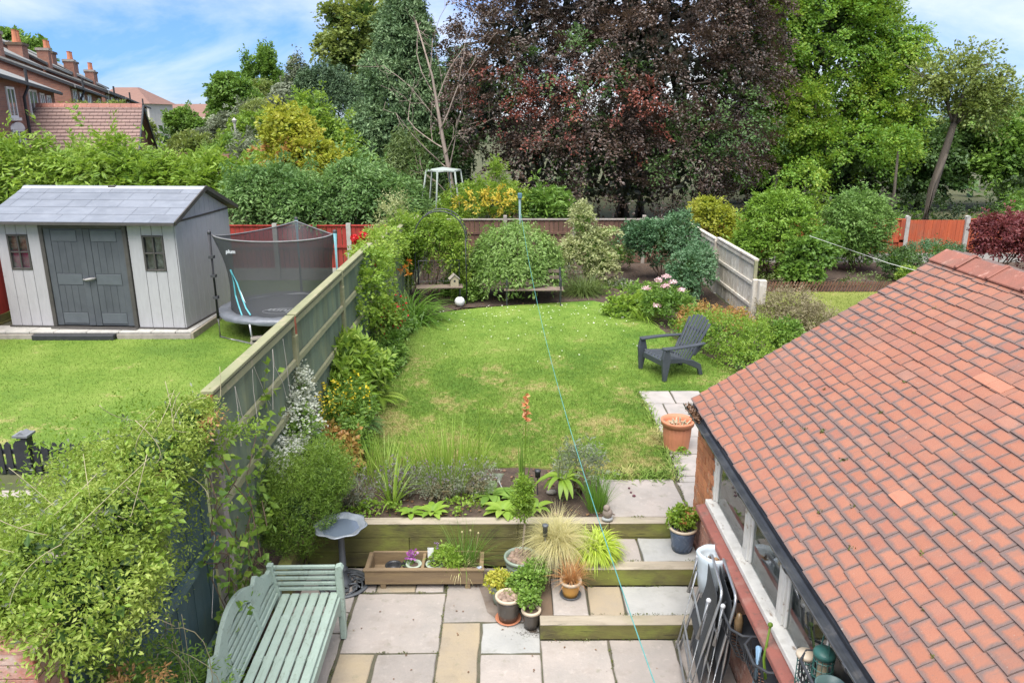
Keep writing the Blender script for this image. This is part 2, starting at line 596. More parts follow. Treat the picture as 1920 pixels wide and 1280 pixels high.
face = ramp(t_, rv, [(0, (.275, .110, .066)), (.3, (.292, .120, .073)), (.65, (.31, .132, .082)), (.92, (.262, .108, .072)), (1, (.31, .148, .10))])
face = mixc(t_, ramp(t_, noise(t_, 5, 4, .6), [(.45, 0), (.75, .45)]), face, (.235, .075, .048))
grime = mixc(t_, noise(t_, 40, 3), (.135, .115, .108), (.085, .078, .074))
colr = mixc(t_, math_(t_, 'MULTIPLY', dirt, .78), face, grime)
colr = mixc(t_, ramp(t_, noise(t_, 60, 3, .7), [(.63, 0), (.72, .7)]), colr, (.16, .10, .08))
colr = mixc(t_, ramp(t_, noise(t_, 2.2, 5, .6), [(.54, 0), (.72, .6)]), colr, (.17, .105, .085))
colr = mixc(t_, ramp(t_, noise(t_, 3.2, 5, .65, (.45, 2.2, .45)), [(.55, 0), (.72, .55)]), colr, (.125, .10, .09))
colr = mixc(t_, ramp(t_, noise(t_, 38, 4, .75), [(.66, 0), (.71, .65)]), colr, (.34, .32, .27))
t_.links.new(colr, p_.inputs['Base Color'])
p_.inputs['Roughness'].default_value = .8
bp_ = t_.nodes.new('ShaderNodeBump'); bp_.inputs['Strength'].default_value = .3; bp_.inputs['Distance'].default_value = .006
t_.links.new(noise(t_, 90, 4), bp_.inputs['Height']); t_.links.new(bp_.outputs['Normal'], p_.inputs['Normal'])


# ---- grass: one colouring shared by the turf sheet and its blades
def grass_mat(name, straw, dark=(.075, .15, .018), mid=(.13, .215, .029), lite=(.18, .26, .047), blade=False, fade=None):
    m, t, p = nodes(name)
    g = t.nodes.new('ShaderNodeNewGeometry')
    big = noise(t, .75, 4, .6); fine = noise(t, 9, 4, .65)
    f = math_(t, 'ADD', math_(t, 'MULTIPLY', big, .65), math_(t, 'MULTIPLY', fine, .35))
    col = ramp(t, f, [(.39, dark), (.50, mid), (.61, lite)])
    s = t.nodes.new('ShaderNodeSeparateXYZ'); t.links.new(g.outputs['Position'], s.inputs['Vector'])
    near = math_(t, 'MULTIPLY', math_(t, 'SUBTRACT', 12.2, s.outputs['Y']), .022)
    near = math_(t, 'MINIMUM', math_(t, 'MAXIMUM', near, -.05), .07)
    k = math_(t, 'ADD', math_(t, 'ADD', math_(t, 'MULTIPLY', noise(t, 1.5, 5, .65), .72), math_(t, 'MULTIPLY', noise(t, 12, 3, .7), .28)), near)
    st = ramp(t, k, [(straw, 0), (straw + .11, .9)])
    col = mixc(t, st, col, (.34, .28, .12))
    if not blade:
        col = mixc(t, ramp(t, noise(t, 45, 3, .7), [(.5, 0), (.68, .6)]), col, tuple(x * .55 for x in dark))
    else:
        a = t.nodes.new('ShaderNodeAttribute'); a.attribute_name = 'rnd'
        col = mixc(t, ramp(t, a.outputs['Fac'], [(.0, 0.0), (1, .4)]), col, (.23, .30, .06))
    t.links.new(col, p.inputs['Base Color'])
    p.inputs['Roughness'].default_value = .7
    p.inputs['Specular IOR Level'].default_value = .25
    return m


m_grass = grass_mat('lawn_turf', .55)
m_grass_b = grass_mat('lawn_blades', .55, blade=True)
m_grass_l = grass_mat('neighbour_turf', .61, (.085, .155, .018), (.125, .20, .026), (.165, .235, .040))
m_grass_lb = grass_mat('neighbour_blades', .61, (.085, .155, .018), (.125, .20, .026), (.165, .235, .040), blade=True)
m_grass_r = grass_mat('right_turf', .56, (.12, .15, .025), (.17, .20, .04), (.22, .235, .06))
m_field = M('rough_ground', (.05, .065, .02), (.08, .075, .035), 3, .95, .6, 30, extra=[((.11, .1, .05), 1.2, .5, .7, .6)])


# ================================================================== GROUND
def sheet(name, poly, z, mat, kind='structure', label=None, thick=.0):
    b = MB()
    if thick:
        b.prism(poly, 'z', z - thick, z)
    else:
        b.add([(x, y, z) for x, y in poly], [tuple(range(len(poly)))])
    o = b.build(name, mat, kind=kind)
    if label:
        o['label'] = label
    return o


sheet('ground', [(-400, 7.0), (-2.35, 7.0), (1.95, 7.0), (400, 7.0), (400, 900), (-400, 900)], .43, m_field)
MB().add([(-400, 7.001, -.2), (-2.3, 7.001, -.2), (-2.3, 7.001, .43), (-400, 7.001, .43)], [(0, 1, 2, 3)]).add([(1.9, 7.001, -.2), (400, 7.001, -.2), (400, 7.001, .43), (1.9, 7.001, .43)], [(0, 1, 2, 3)]).add([(-2.4, 7.04, -.2), (2.0, 7.04, -.2), (2.0, 7.04, .43), (-2.4, 7.04, .43)], [(0, 1, 2, 3)]).build('ground_bank', m_soil, kind='structure')
sheet('lower_ground', [(-400, -60), (400, -60), (400, 7.05), (-400, 7.05)], -.05, m_field)
lawn_poly = [(-1.82, 8.22), (-1.78, 8.8), (-1.80, 9.5), (-1.83, 10.2), (-1.88, 11.0), (-1.9, 11.8), (-1.97, 12.7), (-1.95, 13.5), (-1.93, 14.3), (-1.72, 15.1), (-1.3, 15.75), (-.6, 16.1),
             (.2, 16.35), (1.0, 16.55), (1.9, 16.75), (2.45, 16.2), (2.8, 15.3), (2.95, 14.3), (3.15, 13.3), (3.5, 12.3), (3.85, 11.4), (3.9, 10.87), (2.6, 10.87), (1.94, 10.85), (1.97, 9.9), (1.95, 9.0),
             (1.90, 8.3), (1.86, 7.93), (1.02, 7.93), (.85, 8.15), (.2, 8.3), (-.5, 8.25), (-1.2, 8.32)]
sheet('lawn', lawn_poly, .488, m_grass, thick=.04)
lawn_left = [(-14, 8.3), (-2.36, 8.3), (-2.36, 19.2), (-14, 19.2)]
sheet('neighbour_lawn', lawn_left, .45, m_grass_l)
lawn_right = [(4.9, 12.0), (16, 12.0), (16, 17.7), (4.9, 17.7)]
sheet('far_lawn', lawn_right, .47, m_grass_r)
sheet('flower_bed', [(-2.3, 7.05), (1.0, 7.05), (1.0, 8.4), (-1.7, 8.6), (-1.7, 15.4), (-1.0, 16.2), (1.9, 16.9), (2.9, 15), (3, 13.5), (3.6, 12), (3.9, 11), (4.8, 11), (4.8, 21.5), (-2.3, 21.5)], .462, m_soil)
sheet('right_flower_bed', [(4.9, 17.7), (16, 17.7), (16, 21.5), (4.9, 21.5)], .475, m_soil)
b = MB(); b.prism([(-2.36, 0), (-2.0, 0), (-2.02, .06), (-2.36, .16)], 'y', 2.5, 6.93)
b.build('fence_side_bed', m_soil, kind='structure')


def in_poly(x, y, poly):
    c = np.zeros(len(x), bool)
    for (x0, y0), (x1, y1) in zip(poly, poly[1:] + poly[:1]):
        if y0 == y1:
            continue
        k = ((y0 > y) != (y1 > y)) & (x < (x1 - x0) * (y - y0) / (y1 - y0) + x0)
        c ^= k
    return c


def lawn_blades(name, poly, n, z, h, mat, wd=.009, near=None):
    px = np.array(poly)
    x = rng.uniform(px[:, 0].min(), px[:, 0].max(), n * 2)
    y = rng.uniform(px[:, 1].min(), px[:, 1].max(), n * 2)
    if near:
        y = px[:, 1].min() + (y - px[:, 1].min()) * rng.random(n * 2) ** near
    k = in_poly(x, y, poly)
    x, y = x[k][:n], y[k][:n]
    n = len(x)
    a = rng.uniform(0, 6.283, n); hh = h * rng.uniform(.4, 1.25, n); lean = rng.uniform(.2, .8, n) * hh
    V = np.empty((n, 3, 3))
    dx, dy = np.cos(a) * wd / 2, np.sin(a) * wd / 2
    V[:, 0] = np.stack([x - dx, y - dy, np.full(n, z)], 1)
    V[:, 1] = np.stack([x + dx, y + dy, np.full(n, z)], 1)
    a2 = rng.uniform(0, 6.283, n)
    V[:, 2] = np.stack([x + np.cos(a2) * lean, y + np.sin(a2) * lean, z + hh], 1)
    me = npmesh(name, V.reshape(-1, 3), np.arange(n * 3).reshape(n, 3), mat, rng.random(n), k=3)
    return put(name, me, kind='stuff')


lawn_blades('grass', lawn_poly, 170000, .486, .034, m_grass_b, .007, .75)
lawn_blades('grass', [(-13, 8.4), (-2.4, 8.4), (-2.4, 19), (-13, 19)], 130000, .448, .030, m_grass_lb, .008)
lawn_blades('grass', lawn_right, 30000, .468, .04, grass_mat('right_blades', .56, (.12, .15, .025), (.17, .20, .04), (.22, .235, .06), blade=True), .012)
# shaggy fringes along the beds and slabs
fr = []
for (x0, y0), (x1, y1), n in [((1.3, 8.02), (1.88, 8.0), 420), ((1.03, 7.97), (1.4, 8.0), 120), ((1.93, 8.1), (1.97, 9.2), 260), ((-1.8, 8.4), (-1.9, 14.5), 500), ((1.95, 9.3), (1.95, 10.8), 160)]:
    tt = rng.random(n)[:, None]
    fr.append(np.array((x0, y0, .485)) * (1 - tt) + np.array((x1, y1, .485)) * tt + rng.normal(size=(n, 3)) * np.array((.05, .07, 0)))
fr = np.concatenate(fr)
blades('long_grass', fr, unit(rng.normal(size=fr.shape) * .5 + np.array((0, 0, 1.0))), .13, .012, 1.3, m_grass_b, None, kind='stuff')
# daisies dotted over the far half of the lawn
x = rng.uniform(-1.8, 2.6, 170); y = 16.4 - np.abs(rng.normal(size=170)) * 1.5; k = in_poly(x, y, lawn_poly)
P = np.stack([x[k], y[k], np.full(k.sum(), .53)], 1); n = len(P)
daisy = leaves('daisies', (P, unit(rng.normal(size=(n, 3)) * (1, 1, .1)), np.tile((0, 0, 1.0), (n, 1))), .026, .03, M('daisy_white', (.8, .8, .76), (.8, .78, .6), 5), None)

# ================================================================== PATIO
patio = MB().box(-2.05, 1.86, 2.0, 6.93, -.045, -.012).build('patio', m_joint, kind='structure')


def slab(par, x0, x1, y0, y1, z, mat, th=.035, g=.006, name='paving_slab'):
    x0 += g; x1 -= g; y0 += g; y1 -= g
    b = MB()
    nx = max(2, int((x1 - x0) / .12)); ny = max(2, int((y1 - y0) / .12))
    top = []
    for i in range(nx):
        top.append((x0 + (x1 - x0) * i / nx, y0))
    for i in range(ny):
        top.append((x1, y0 + (y1 - y0) * i / ny))
    for i in range(nx):
        top.append((x1 - (x1 - x0) * i / nx, y1))
    for i in range(ny):
        top.append((x0, y1 - (y1 - y0) * i / ny))
    j = rng.normal(size=(len(top), 2)) * .0035
    low = [(p[0] + q[0], p[1] + q[1]) for p, q in zip(top, j)]
    c = ((x0 + x1) / 2, (y0 + y1) / 2)
    dz = rng.normal() * .0015
    n = len(low)
    ins = [(p[0] + math.copysign(.007, c[0] - p[0]), p[1] + math.copysign(.007, c[1] - p[1])) for p in low]
    vs = [(p[0], p[1], z - th) for p in low] + [(p[0], p[1], z - .007 + dz) for p in low] + [(p[0], p[1], z + dz) for p in ins]
    fs = [tuple(range(n))[::-1], tuple(range(2 * n, 3 * n))]
    for r_ in (0, n):
        fs += [(r_ + i, r_ + (i + 1) % n, r_ + n + (i + 1) % n, r_ + n + i) for i in range(n)]
    b.add(vs, fs)
    return b.build(name, mat, par)


P_, B_, G_ = m_slab_pink, m_slab_buff, m_slab_grey
for a in [(-1.45, -.6, 5.63, 6.49, P_), (-1.47, -1.28, 6.51, 6.93, P_), (-1.28, -.9, 6.51, 6.93, B_), (-.9, -.62, 6.51, 6.93, P_), (-.6, .28, 6.05, 6.93, P_),
          (-.6, -.25, 5.1, 6.04, B_), (-.24, .28, 5.62, 6.04, G_), (-.24, .28, 4.75, 5.61, P_), (-1.45, -1.14, 4.75, 5.62, B_), (-1.12, -.61, 4.75, 5.62, P_),
          (-2.05, -1.47, 6.2, 6.93, P_), (-2.05, -1.47, 5.9, 6.19, P_), (-2.05, -1.47, 5.0, 5.89, P_), (-2.05, -1.47, 4.1, 4.99, P_),
          (.28, .87, 4.9, 5.79, P_), (.88, 1.45, 4.9, 5.79, P_), (1.46, 1.86, 4.9, 5.79, P_), (-1.45, -.6, 3.9, 4.74, G_), (-.6, .0, 3.9, 4.74, P_), (0, .87, 3.9, 4.74, P_), (.88, 1.86, 3.9, 4.89, B_),
          (-2.05, -1.47, 3.2, 4.09, P_), (-1.45, .1, 3.0, 3.89, P_), (.1, 1.86, 3.0, 3.89, P_)]:
    slab(patio, *a[:4], 0, a[4])

# ---- steps: thing with sleepers and slabs
steps = thing('garden_steps', 'three mossy timber sleeper steps filled with stone slabs beside the brick outbuilding', 'steps', (1.0, 6.3, 0))


def sleeper(par, x0, x1, y0, y1, z0, z1):
    """mossy face with a weathered top board face as its own sheet of wood"""
    o = par.location
    b = MB().box(x0 - o[0], x1 - o[0], y0 - o[1], y1 - o[1], z0 - o[2], z1 - .012 - o[2])
    s = b.build('sleeper', m_sleeper, par, bevel=.006)
    t = MB().box(x0 - o[0] - .001, x1 - o[0] + .001, y0 - o[1] - .002, y1 - o[1] + .002, z1 - .012 - o[2], z1 - o[2])
    t.build('sleeper_top', m_sleeper_top, s, bevel=.004)


def step_slab(x0, x1, y0, y1, z, m):
    o = steps.location
    slab(steps, x0 - o[0], x1 - o[0], y0 - o[1], y1 - o[1], z, m)


sleeper(steps, .28, 1.84, 5.79, 5.92, 0, .155)
sleeper(steps, .70, 1.84, 6.37, 6.50, .155, .335)
MB().box(.28 - 1, .40 - 1, 5.922 - 6.3, 6.93 - 6.3, 0, .15).build('side_sleeper', m_timber_dark, steps, bevel=.005)
MB().box(.70 - 1, .78 - 1, 6.502 - 6.3, 6.93 - 6.3, .155, .33).build('side_sleeper', m_timber_dark, steps, bevel=.005)
MB().box(.40 - 1, 1.84 - 1, 5.922 - 6.3, 6.93 - 6.3, 0, .12).build('infill', m_joint, steps)
MB().box(.78 - 1, 1.84 - 1, 6.502 - 6.3, 6.93 - 6.3, .13, .30).build('infill', m_joint, steps)
for a in [(.40, .72, 5.925, 6.40, P_), (.40, .70, 6.41, 6.93, P_), (.73, 1.05, 5.925, 6.37, B_), (1.06, 1.70, 5.925, 6.37, G_), (1.71, 1.84, 5.925, 6.37, P_)]:
    step_slab(*a[:4], .152, a[4])
for a in [(.78, 1.29, 6.505, 6.93, P_), (1.3, 1.84, 6.505, 6.93, G_)]:
    step_slab(*a[:4], .332, a[4])

wall_s = thing('retaining_wall', 'green stained timber sleeper retaining wall in front of the raised flower bed', 'retaining wall', (-.1, 7.0, 0))
for z0, cuts in ((0, (-2.1, -.55, .9)), (.165, (-2.1, -1.0, .62, 1.84)), (.33, (-2.1, .1, 1.02, 1.84))):
    for a, c in zip(cuts[:-1], cuts[1:]):
        sleeper(wall_s, a + .002, c - .002, 6.945, 7.07, z0, z0 + .162) if z0 == .33 else MB().box(a + .102, c + .098, -.052, .07, z0, z0 + .162).build('sleeper', m_sleeper, wall_s, bevel=.006)
MB().box(-2.05, -1.93, -.95, -.056, 0, .40).build('return_sleeper', m_sleeper, wall_s, bevel=.006)

landing = MB().box(1.02, 1.86, 7.072, 7.92, .40, .47).build('landing', m_joint, kind='structure')
slab(landing, 1.02, 1.86, 7.075, 7.92, .495, P_)
gpath = MB().box(1.86, 2.75, 7.2, 10.86, .42, .468).build('path', m_joint, kind='structure')
for a in [(1.95, 2.40, 10.35, 10.86), (2.41, 2.85, 10.35, 10.86), (1.97, 2.2, 9.6, 10.33), (2.21, 2.7, 9.7, 10.33), (1.98, 2.5, 9.15, 9.59), (1.97, 2.5, 8.62, 9.14), (1.95, 2.4, 8.02, 8.61), (1.92, 2.3, 7.86, 8.01), (1.89, 2.2, 7.2, 7.85)]:
    slab(gpath, *a, .488, m_slab_path)

# ================================================================== OUTBUILDING ON THE RIGHT
ob = thing('brick_outbuilding', 'low brick outbuilding with a clay tiled roof, white windows and black gutter', 'outbuilding', (2.0, 5.0, 0))
OX, OY = 2.0, 5.0
WX = 1.87                                   # outer face of the garden wall
YF, YN = 7.03, 1.2                          # far gable, near end
# mortar core and bricks
wcore = MB().box(WX + .012 - OX, WX + .11 - OX, YN - OY, YF - .012 - OY, -.04, .985)
wcore.box(WX + .012 - OX, WX + .11 - OX, 6.40 - OY, YF - .012 - OY, .985, 1.62)
wcore.box(WX + .012 - OX, WX + .11 - OX, YN - OY, 3.79 - OY, .985, 1.62)
wl = wcore.build('garden_wall', m_mortar, ob)
MB().box(WX + .11 - OX, 6.2 - OX, YF - .12 - OY, YF - .012 - OY, -.04, 1.6).prism([(WX + .11 - OX, 1.6), (6.2 - OX, 1.6), (4.04 - OX, 3.06)], 'y', YF - .12 - OY, YF - .012 - OY).build('gable_wall', m_mortar, ob)
bm_ = MB().box(-.006, .016, -.1045, .1045, 0, .066).mesh('brick', m_brick)
bm_p = MB().box(-.006, .016, -.1045, .1045, 0, .066).mesh('brick_painted', m_brick_painted)
bm_h = MB().box(-.006, .016, -.05, .05, 0, .066).mesh('half_brick', m_brick)
row = 0
z = -.03
while z < 1.6:
    y = YF - .115 - (.1125 if row % 2 else 0)
    if row % 2 and z > .4:
        put('brick', bm_h, ob, (WX - OX + rng.uniform(-.002, .002), YF - .055 - OY, z))
    while y > (3.6 if z < .96 else 6.42):
        if not (z < .36 and y > 6.95):
            hi_ = z > .62 + .25 * (y - 6.3) if y > 6.2 else False
            hi_ = y > 6.45 and z > .5 + rng.uniform(0, .2)
            put('brick', bm_ if hi_ else bm_p, ob, (WX - OX + rng.uniform(-.003, .003), y - OY, z), (rng.normal() * .01, 0, 0))
        y -= .2225
    if z > .95:
        y = 3.79 - .105 - (.1125 if row % 2 else 0)
        if row % 2:
            put('brick', bm_h, ob, (WX - OX, 3.79 - .055 - OY, z))
        while y > 2.3:
            put('brick', bm_, ob, (WX - OX + rng.uniform(-.003, .003), y - OY, z))
            y -= .2225
    row += 1
    z += .0755
# sill of red concrete, white timber window frames, glass
MB().prism([(WX - .14 - OX, .925), (WX - .14 - OX, .975), (WX - .05 - OX, .99), (WX + .02 - OX, .995), (WX + .02 - OX, .925)], 'y', 1.5 - OY, 6.42 - OY).build('window_sill', m_redsill, ob, bevel=.006)
ys = [(6.33, 5.46), (5.34, 4.66), (4.54, 3.86)]
for i, (y1, y0) in enumerate(ys):
    zt = 1.64
    f = MB()
    f.box(WX - .065 - OX, WX + .055 - OX, y0 - .06 - OY, y1 + .06 - OY, 1.003, 1.05)
    wf = f.build('window_frame', m_white_wood, ob, bevel=.004)
    MB().box(WX - .01 - OX, WX + .055 - OX, y0 - .06 - OY, y1 + .06 - OY, zt - .05, zt).build('frame_head', m_white_wood, wf, bevel=.004)
    e = MB().box(WX - .004 - OX, WX + .05 - OX, y0 - .058 - OY, y0 - .002 - OY, 1.056, zt - .051)
    e.box(WX + .012 - OX, WX + .05 - OX, y0 - .001 - OY, y0 + .03 - OY, 1.056, zt - .051)
    e.build('jamb', m_white_wood, wf, bevel=.004)
    e = MB().box(WX - .004 - OX, WX + .05 - OX, y1 + .002 - OY, y1 + .058 - OY, 1.056, zt - .051)
    e.box(WX + .012 - OX, WX + .05 - OX, y1 - .03 - OY, y1 + .001 - OY, 1.056, zt - .051)
    e.build('jamb', m_white_wood, wf, bevel=.004)
    m_gl = bpy.data.materials.get('window_glass')
    if not m_gl:
        m_gl, t2, p2 = nodes('window_glass')
        tb = t2.nodes.new('ShaderNodeBsdfTransparent'); tb.inputs['Color'].default_value = (.86, .92, .90, 1)
        gb = t2.nodes.new('ShaderNodeBsdfGlossy'); gb.inputs['Roughness'].default_value = .03
        lw = t2.nodes.new('ShaderNodeFresnel'); lw.inputs['IOR'].default_value = 1.6
        ms2 = t2.nodes.new('ShaderNodeMixShader')
        df = t2.nodes.new('ShaderNodeBsdfDiffuse'); df.inputs['Color'].default_value = (.5, .55, .5, 1)
        ms3 = t2.nodes.new('ShaderNodeMixShader')
        t2.links.new(math_(t2, 'ADD', lw.outputs['Fac'], .04), ms2.inputs[0])
        t2.links.new(tb.outputs[0], ms2.inputs[1]); t2.links.new(gb.outputs[0], ms2.inputs[2])
        t2.links.new(ramp(t2, noise(t2, 5, 5, .7), [(.45, .02), (.75, .22)]), ms3.inputs[0])
        t2.links.new(ms2.outputs[0], ms3.inputs[1]); t2.links.new(df.outputs[0], ms3.inputs[2])
        t2.links.new(ms3.outputs[0], t2.nodes['Material Output'].inputs['Surface'])
    MB().box(WX + .026 - OX, WX + .030 - OX, y0 - OY + .028, y1 - OY - .028, 1.05, zt - .045).build('pane', m_gl, wf)
# dark inside: back wall, bench shelf, floor
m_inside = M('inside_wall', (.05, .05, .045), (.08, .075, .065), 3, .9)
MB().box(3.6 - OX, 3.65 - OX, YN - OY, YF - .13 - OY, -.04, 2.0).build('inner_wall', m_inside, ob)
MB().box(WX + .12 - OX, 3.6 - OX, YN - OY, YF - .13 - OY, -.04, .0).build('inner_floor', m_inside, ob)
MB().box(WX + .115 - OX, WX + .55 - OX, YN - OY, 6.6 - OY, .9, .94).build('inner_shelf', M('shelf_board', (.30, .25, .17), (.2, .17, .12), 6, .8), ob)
MB().bar((WX + .16 - OX, 6.3 - OY, .99), (WX + .16 - OX, 3.0 - OY, .99), .05, .09).build('batten', M('batten_wood', (.5, .38, .22), (.42, .31, .18), 8, .8), ob)
MB().bar((WX + .14 - OX, 3.92 - OY, .94), (WX + .14 - OX, 3.92 - OY, 1.62), .05, .05, (0, 1, 0)).build('batten', bpy.data.materials['batten_wood'], ob)
MB().box(WX + .17 - OX, WX + .19 - OX, 5.5 - OY, 6.05 - OY, 1.0, 1.62).build('blue_sheet', M('blue_sheet', (.42, .56, .68), (.34, .48, .60), 4, .6), ob)
# gutter: half pipe with brackets, fascia, leaf litter in its open end
gp = []
for i in range(9):
    a = math.pi + math.pi * i / 8
    gp.append((.052 * math.cos(a), .052 * math.sin(a)))
gi = [(x * .9, y * .9 if y < -.001 else 0.0) for x, y in gp][::-1]
gx, gz = 1.755, 1.735
MB().prism([(gx - OX + x, gz + z) for x, z in gp + gi], 'y', 1.0 - OY, 7.05 - OY).build('gutter', m_gutter, ob, smooth=False)
mb = MB()
for y in (6.3, 5.2, 4.2, 3.3, 2.4):
    mb.prism([(gx - OX + x * 1.12, gz + z * 1.12) for x, z in gp] + [(gx - OX + x * 1.0, gz + z * 1.0) for x, z in gp][::-1], 'y', y - .02 - OY, y + .02 - OY)
mb.build('gutter_bracket', m_dark_metal, ob)
MB().box(1.815 - OX, 1.835 - OX, 1.0 - OY, 7.03 - OY, 1.62, 1.755).build('fascia', m_black_paint, ob)
MB().box(1.836 - OX, 1.98 - OX, 1.0 - OY, 7.0 - OY, 1.655, 1.675).build('wall_plate', m_timber_dark, ob)
n = 220
P = np.stack([rng.uniform(gx - .04, gx + .04, n) - OX, rng.uniform(6.62, 7.04, n) - OY, rng.uniform(gz - .03, gz - .005, n)], 1)
m_dead = LM('dead_leaf', (.10, .055, .03), (.17, .09, .05), (.26, .15, .08), .1)
leaves('leaf_litter', (P, rdir(n), unit(rdir(n) + np.array((0, 0, 1.)))), .035, .02, m_dead, ob)
# roof planes under the tiles
EX, EZ, RX, RZ = 1.78, 1.765, 4.04, 3.19
slope = math.atan2(RZ - EZ, RX - EX); SL = math.hypot(RX - EX, RZ - EZ)
cs, sn = math.cos(slope), math.sin(slope)
MB().prism([(EX + .01 - OX, EZ - .035), (RX - OX, RZ - .03), (2 * RX - EX - OX, EZ - .035), (2 * RX - EX - OX, EZ - .06), (RX - OX, RZ - .06), (EX + .01 - OX, EZ - .06)], 'y', 1.0 - OY, YF - .01 - OY).build('roof_deck', m_dark_metal, ob)


def tile_mesh(w):
    b = MB()
    # local: x along the eave (world -Y), y up the slope, z off the roof
    h0, h1 = .021, .003
    e = .002
    b.add([(-w / 2, 0, 0), (w / 2, 0, 0), (w / 2, .175, -.012), (-w / 2, .175, -.012),
           (-w / 2 + e, 0.001, h0), (w / 2 - e, 0.001, h0), (w / 2 - e, .175, h1), (-w / 2 + e, .175, h1),
           (-w / 2 + e, .03, h0 - .0003), (w / 2 - e, .03, h0 - .0003)],
          [(3, 2, 1, 0), (4, 5, 9, 8), (8, 9, 6, 7), (0, 1, 5, 4), (1, 2, 6, 9, 5), (3, 0, 4, 8, 7)])
    return b


def set_tuv(me, V):
    a = me.attributes.new('tuv', 'FLOAT_VECTOR', 'POINT')
    a.data.foreach_set('vector', np.asarray(V, np.float32).ravel())


TW = .165
tb0 = tile_mesh(TW - .003)
t_me = tb0.mesh('roof_tile', m_tile); set_tuv(t_me, tb0.v)
th0 = tile_mesh(TW / 2 - .003)
t_half = th0.mesh('roof_tile_half', m_tile); set_tuv(t_half, [(v[0] + .04, v[1], v[2]) for v in th0.v])
GA = SL / 27.0
Mrot = Matrix(((0, cs, -sn), (-1, 0, 0), (0, sn, cs)))     # columns: local x -> -Y, local y -> up the slope, z -> normal
spots = []
for r_ in range(27):
    s0 = r_ * GA
    base = Vector((EX - OX + s0 * cs, 0, EZ + s0 * sn))
    bow_ = lambda: Vector((cs, 0, sn)) * rng.normal() * .004
    off = 0 if r_ % 2 == 0 else TW / 2
    y = YF + .015 - (0 if off else 0)
    if off:
        spots.append((t_half, base + Vector((0, y - TW / 4 - OY, 0)), r_))
        y -= TW / 2
    while y > 1.3:
        spots.append((t_me, base + bow_() + Vector((0, y - TW / 2 - OY + rng.normal() * .0015, 0)), r_))
        y -= TW
# the tiles that show largest from the garden window become parts, the remainder one mesh
cmi = cam.matrix_basis.inverted() if False else (Matrix.Translation(cam.location) @ cam.rotation_euler.to_matrix().to_4x4()).inverted()


def seen(p):
    q = cmi @ Vector(p)
    if q.z > -.3:
        return None
    return (960 + 1450 * q.x / -q.z, 640 - 1450 * q.y / -q.z, -q.z)


sc_sp = []
for me, p, r_ in spots:
    q = seen(p + ob.location)
    ok = q and -60 < q[0] < 1990 and q[1] < 1340
    sc_sp.append((0 if not ok else 1 / q[2] ** 2, me, p))
sc_sp.sort(key=lambda a: -a[0])
specials = {}
rest_v = []; rest_f = []; rest_t = []; rest_r = []
m_tile_new = M('clay_tile_new', (.37, .16, .10), (.34, .145, .09), 14, .8, .2, 80)


def jit():
    return Matrix.Rotation(rng.normal() * .010, 3, 'Z') @ Matrix.Rotation(rng.normal() * .014, 3, 'X') @ Matrix.Rotation(rng.normal() * .012, 3, 'Y')


for i, (s_, me, p) in enumerate(sc_sp):
    rm = Mrot @ jit()
    if i < 300 and s_ > 0:
        o = put('roof_tile', me, ob, p)
        o.rotation_mode = 'QUATERNION'; o.rotation_quaternion = rm.to_quaternion()
    else:
        src = tb0 if me is t_me else th0
        o0 = len(rest_v)
        for v in src.v:
            rest_v.append(tuple(rm @ Vector(v) + p)); rest_t.append(v)
        for f in src.f:
            rest_f.append(tuple(k + o0 for k in f)); 
        rest_r += [rng.random()] * len(src.f)
me = bpy.data.meshes.new('roof_tiling'); me.from_pydata(rest_v, [], rest_f); me.materials.append(m_tile); set_tuv(me, rest_t)
a_ = me.attributes.new('rnd', 'FLOAT', 'FACE'); a_.data.foreach_set('value', np.array(rest_r, np.float32))
put('roof_tiling', me, ob, kind='stuff')
# replaced pale tiles
for (yy, rr) in ((4.94, 17), (4.78, 17), (4.25, 7)):
    b_ = tile_mesh(TW - .004); mm = b_.mesh('replaced_tile', m_tile_new)
    p = Vector((EX - OX + (rr * GA) * cs - sn * .003, yy - OY, EZ + rr * GA * sn + cs * .003))
    o = put('replaced_tile', mm, ob, p); o.rotation_mode = 'QUATERNION'; o.rotation_quaternion = Mrot.to_quaternion()
# far side slope
MB().prism([(RX + .02 - OX, RZ - .01), (2 * RX - EX - OX, EZ), (2 * RX - EX - OX, EZ + .02), (RX + .02 - OX, RZ + .012)], 'y', 1.0 - OY, YF - OY).build('far_slope', M('clay_far', (.5, .18, .1), (.42, .16, .1), 8, .8), ob)
# angular ridge tiles with rolled joints
rt_prof = [(-.155, -.098), (0, 0), (.155, -.098), (.147, -.118), (0, -.022), (-.147, -.118)]
y = YF + .03; k = 0
while y > 1.4:
    b_ = MB().prism([(x, z + .045) for x, z in rt_prof], 'y', -.222, .222)
    rtile = b_.build('ridge_tile', m_ridge, ob, (RX - OX, y - .225 - OY, RZ + rng.normal() * .003), bevel=.006)
    rl = MB().prism([(x * 1.06, z * 1.04 + .066) for x, z in rt_prof], 'y', -.252, -.205)
    rl.build('roll', m_ridge, rtile, bevel=.008)
    y -= .452
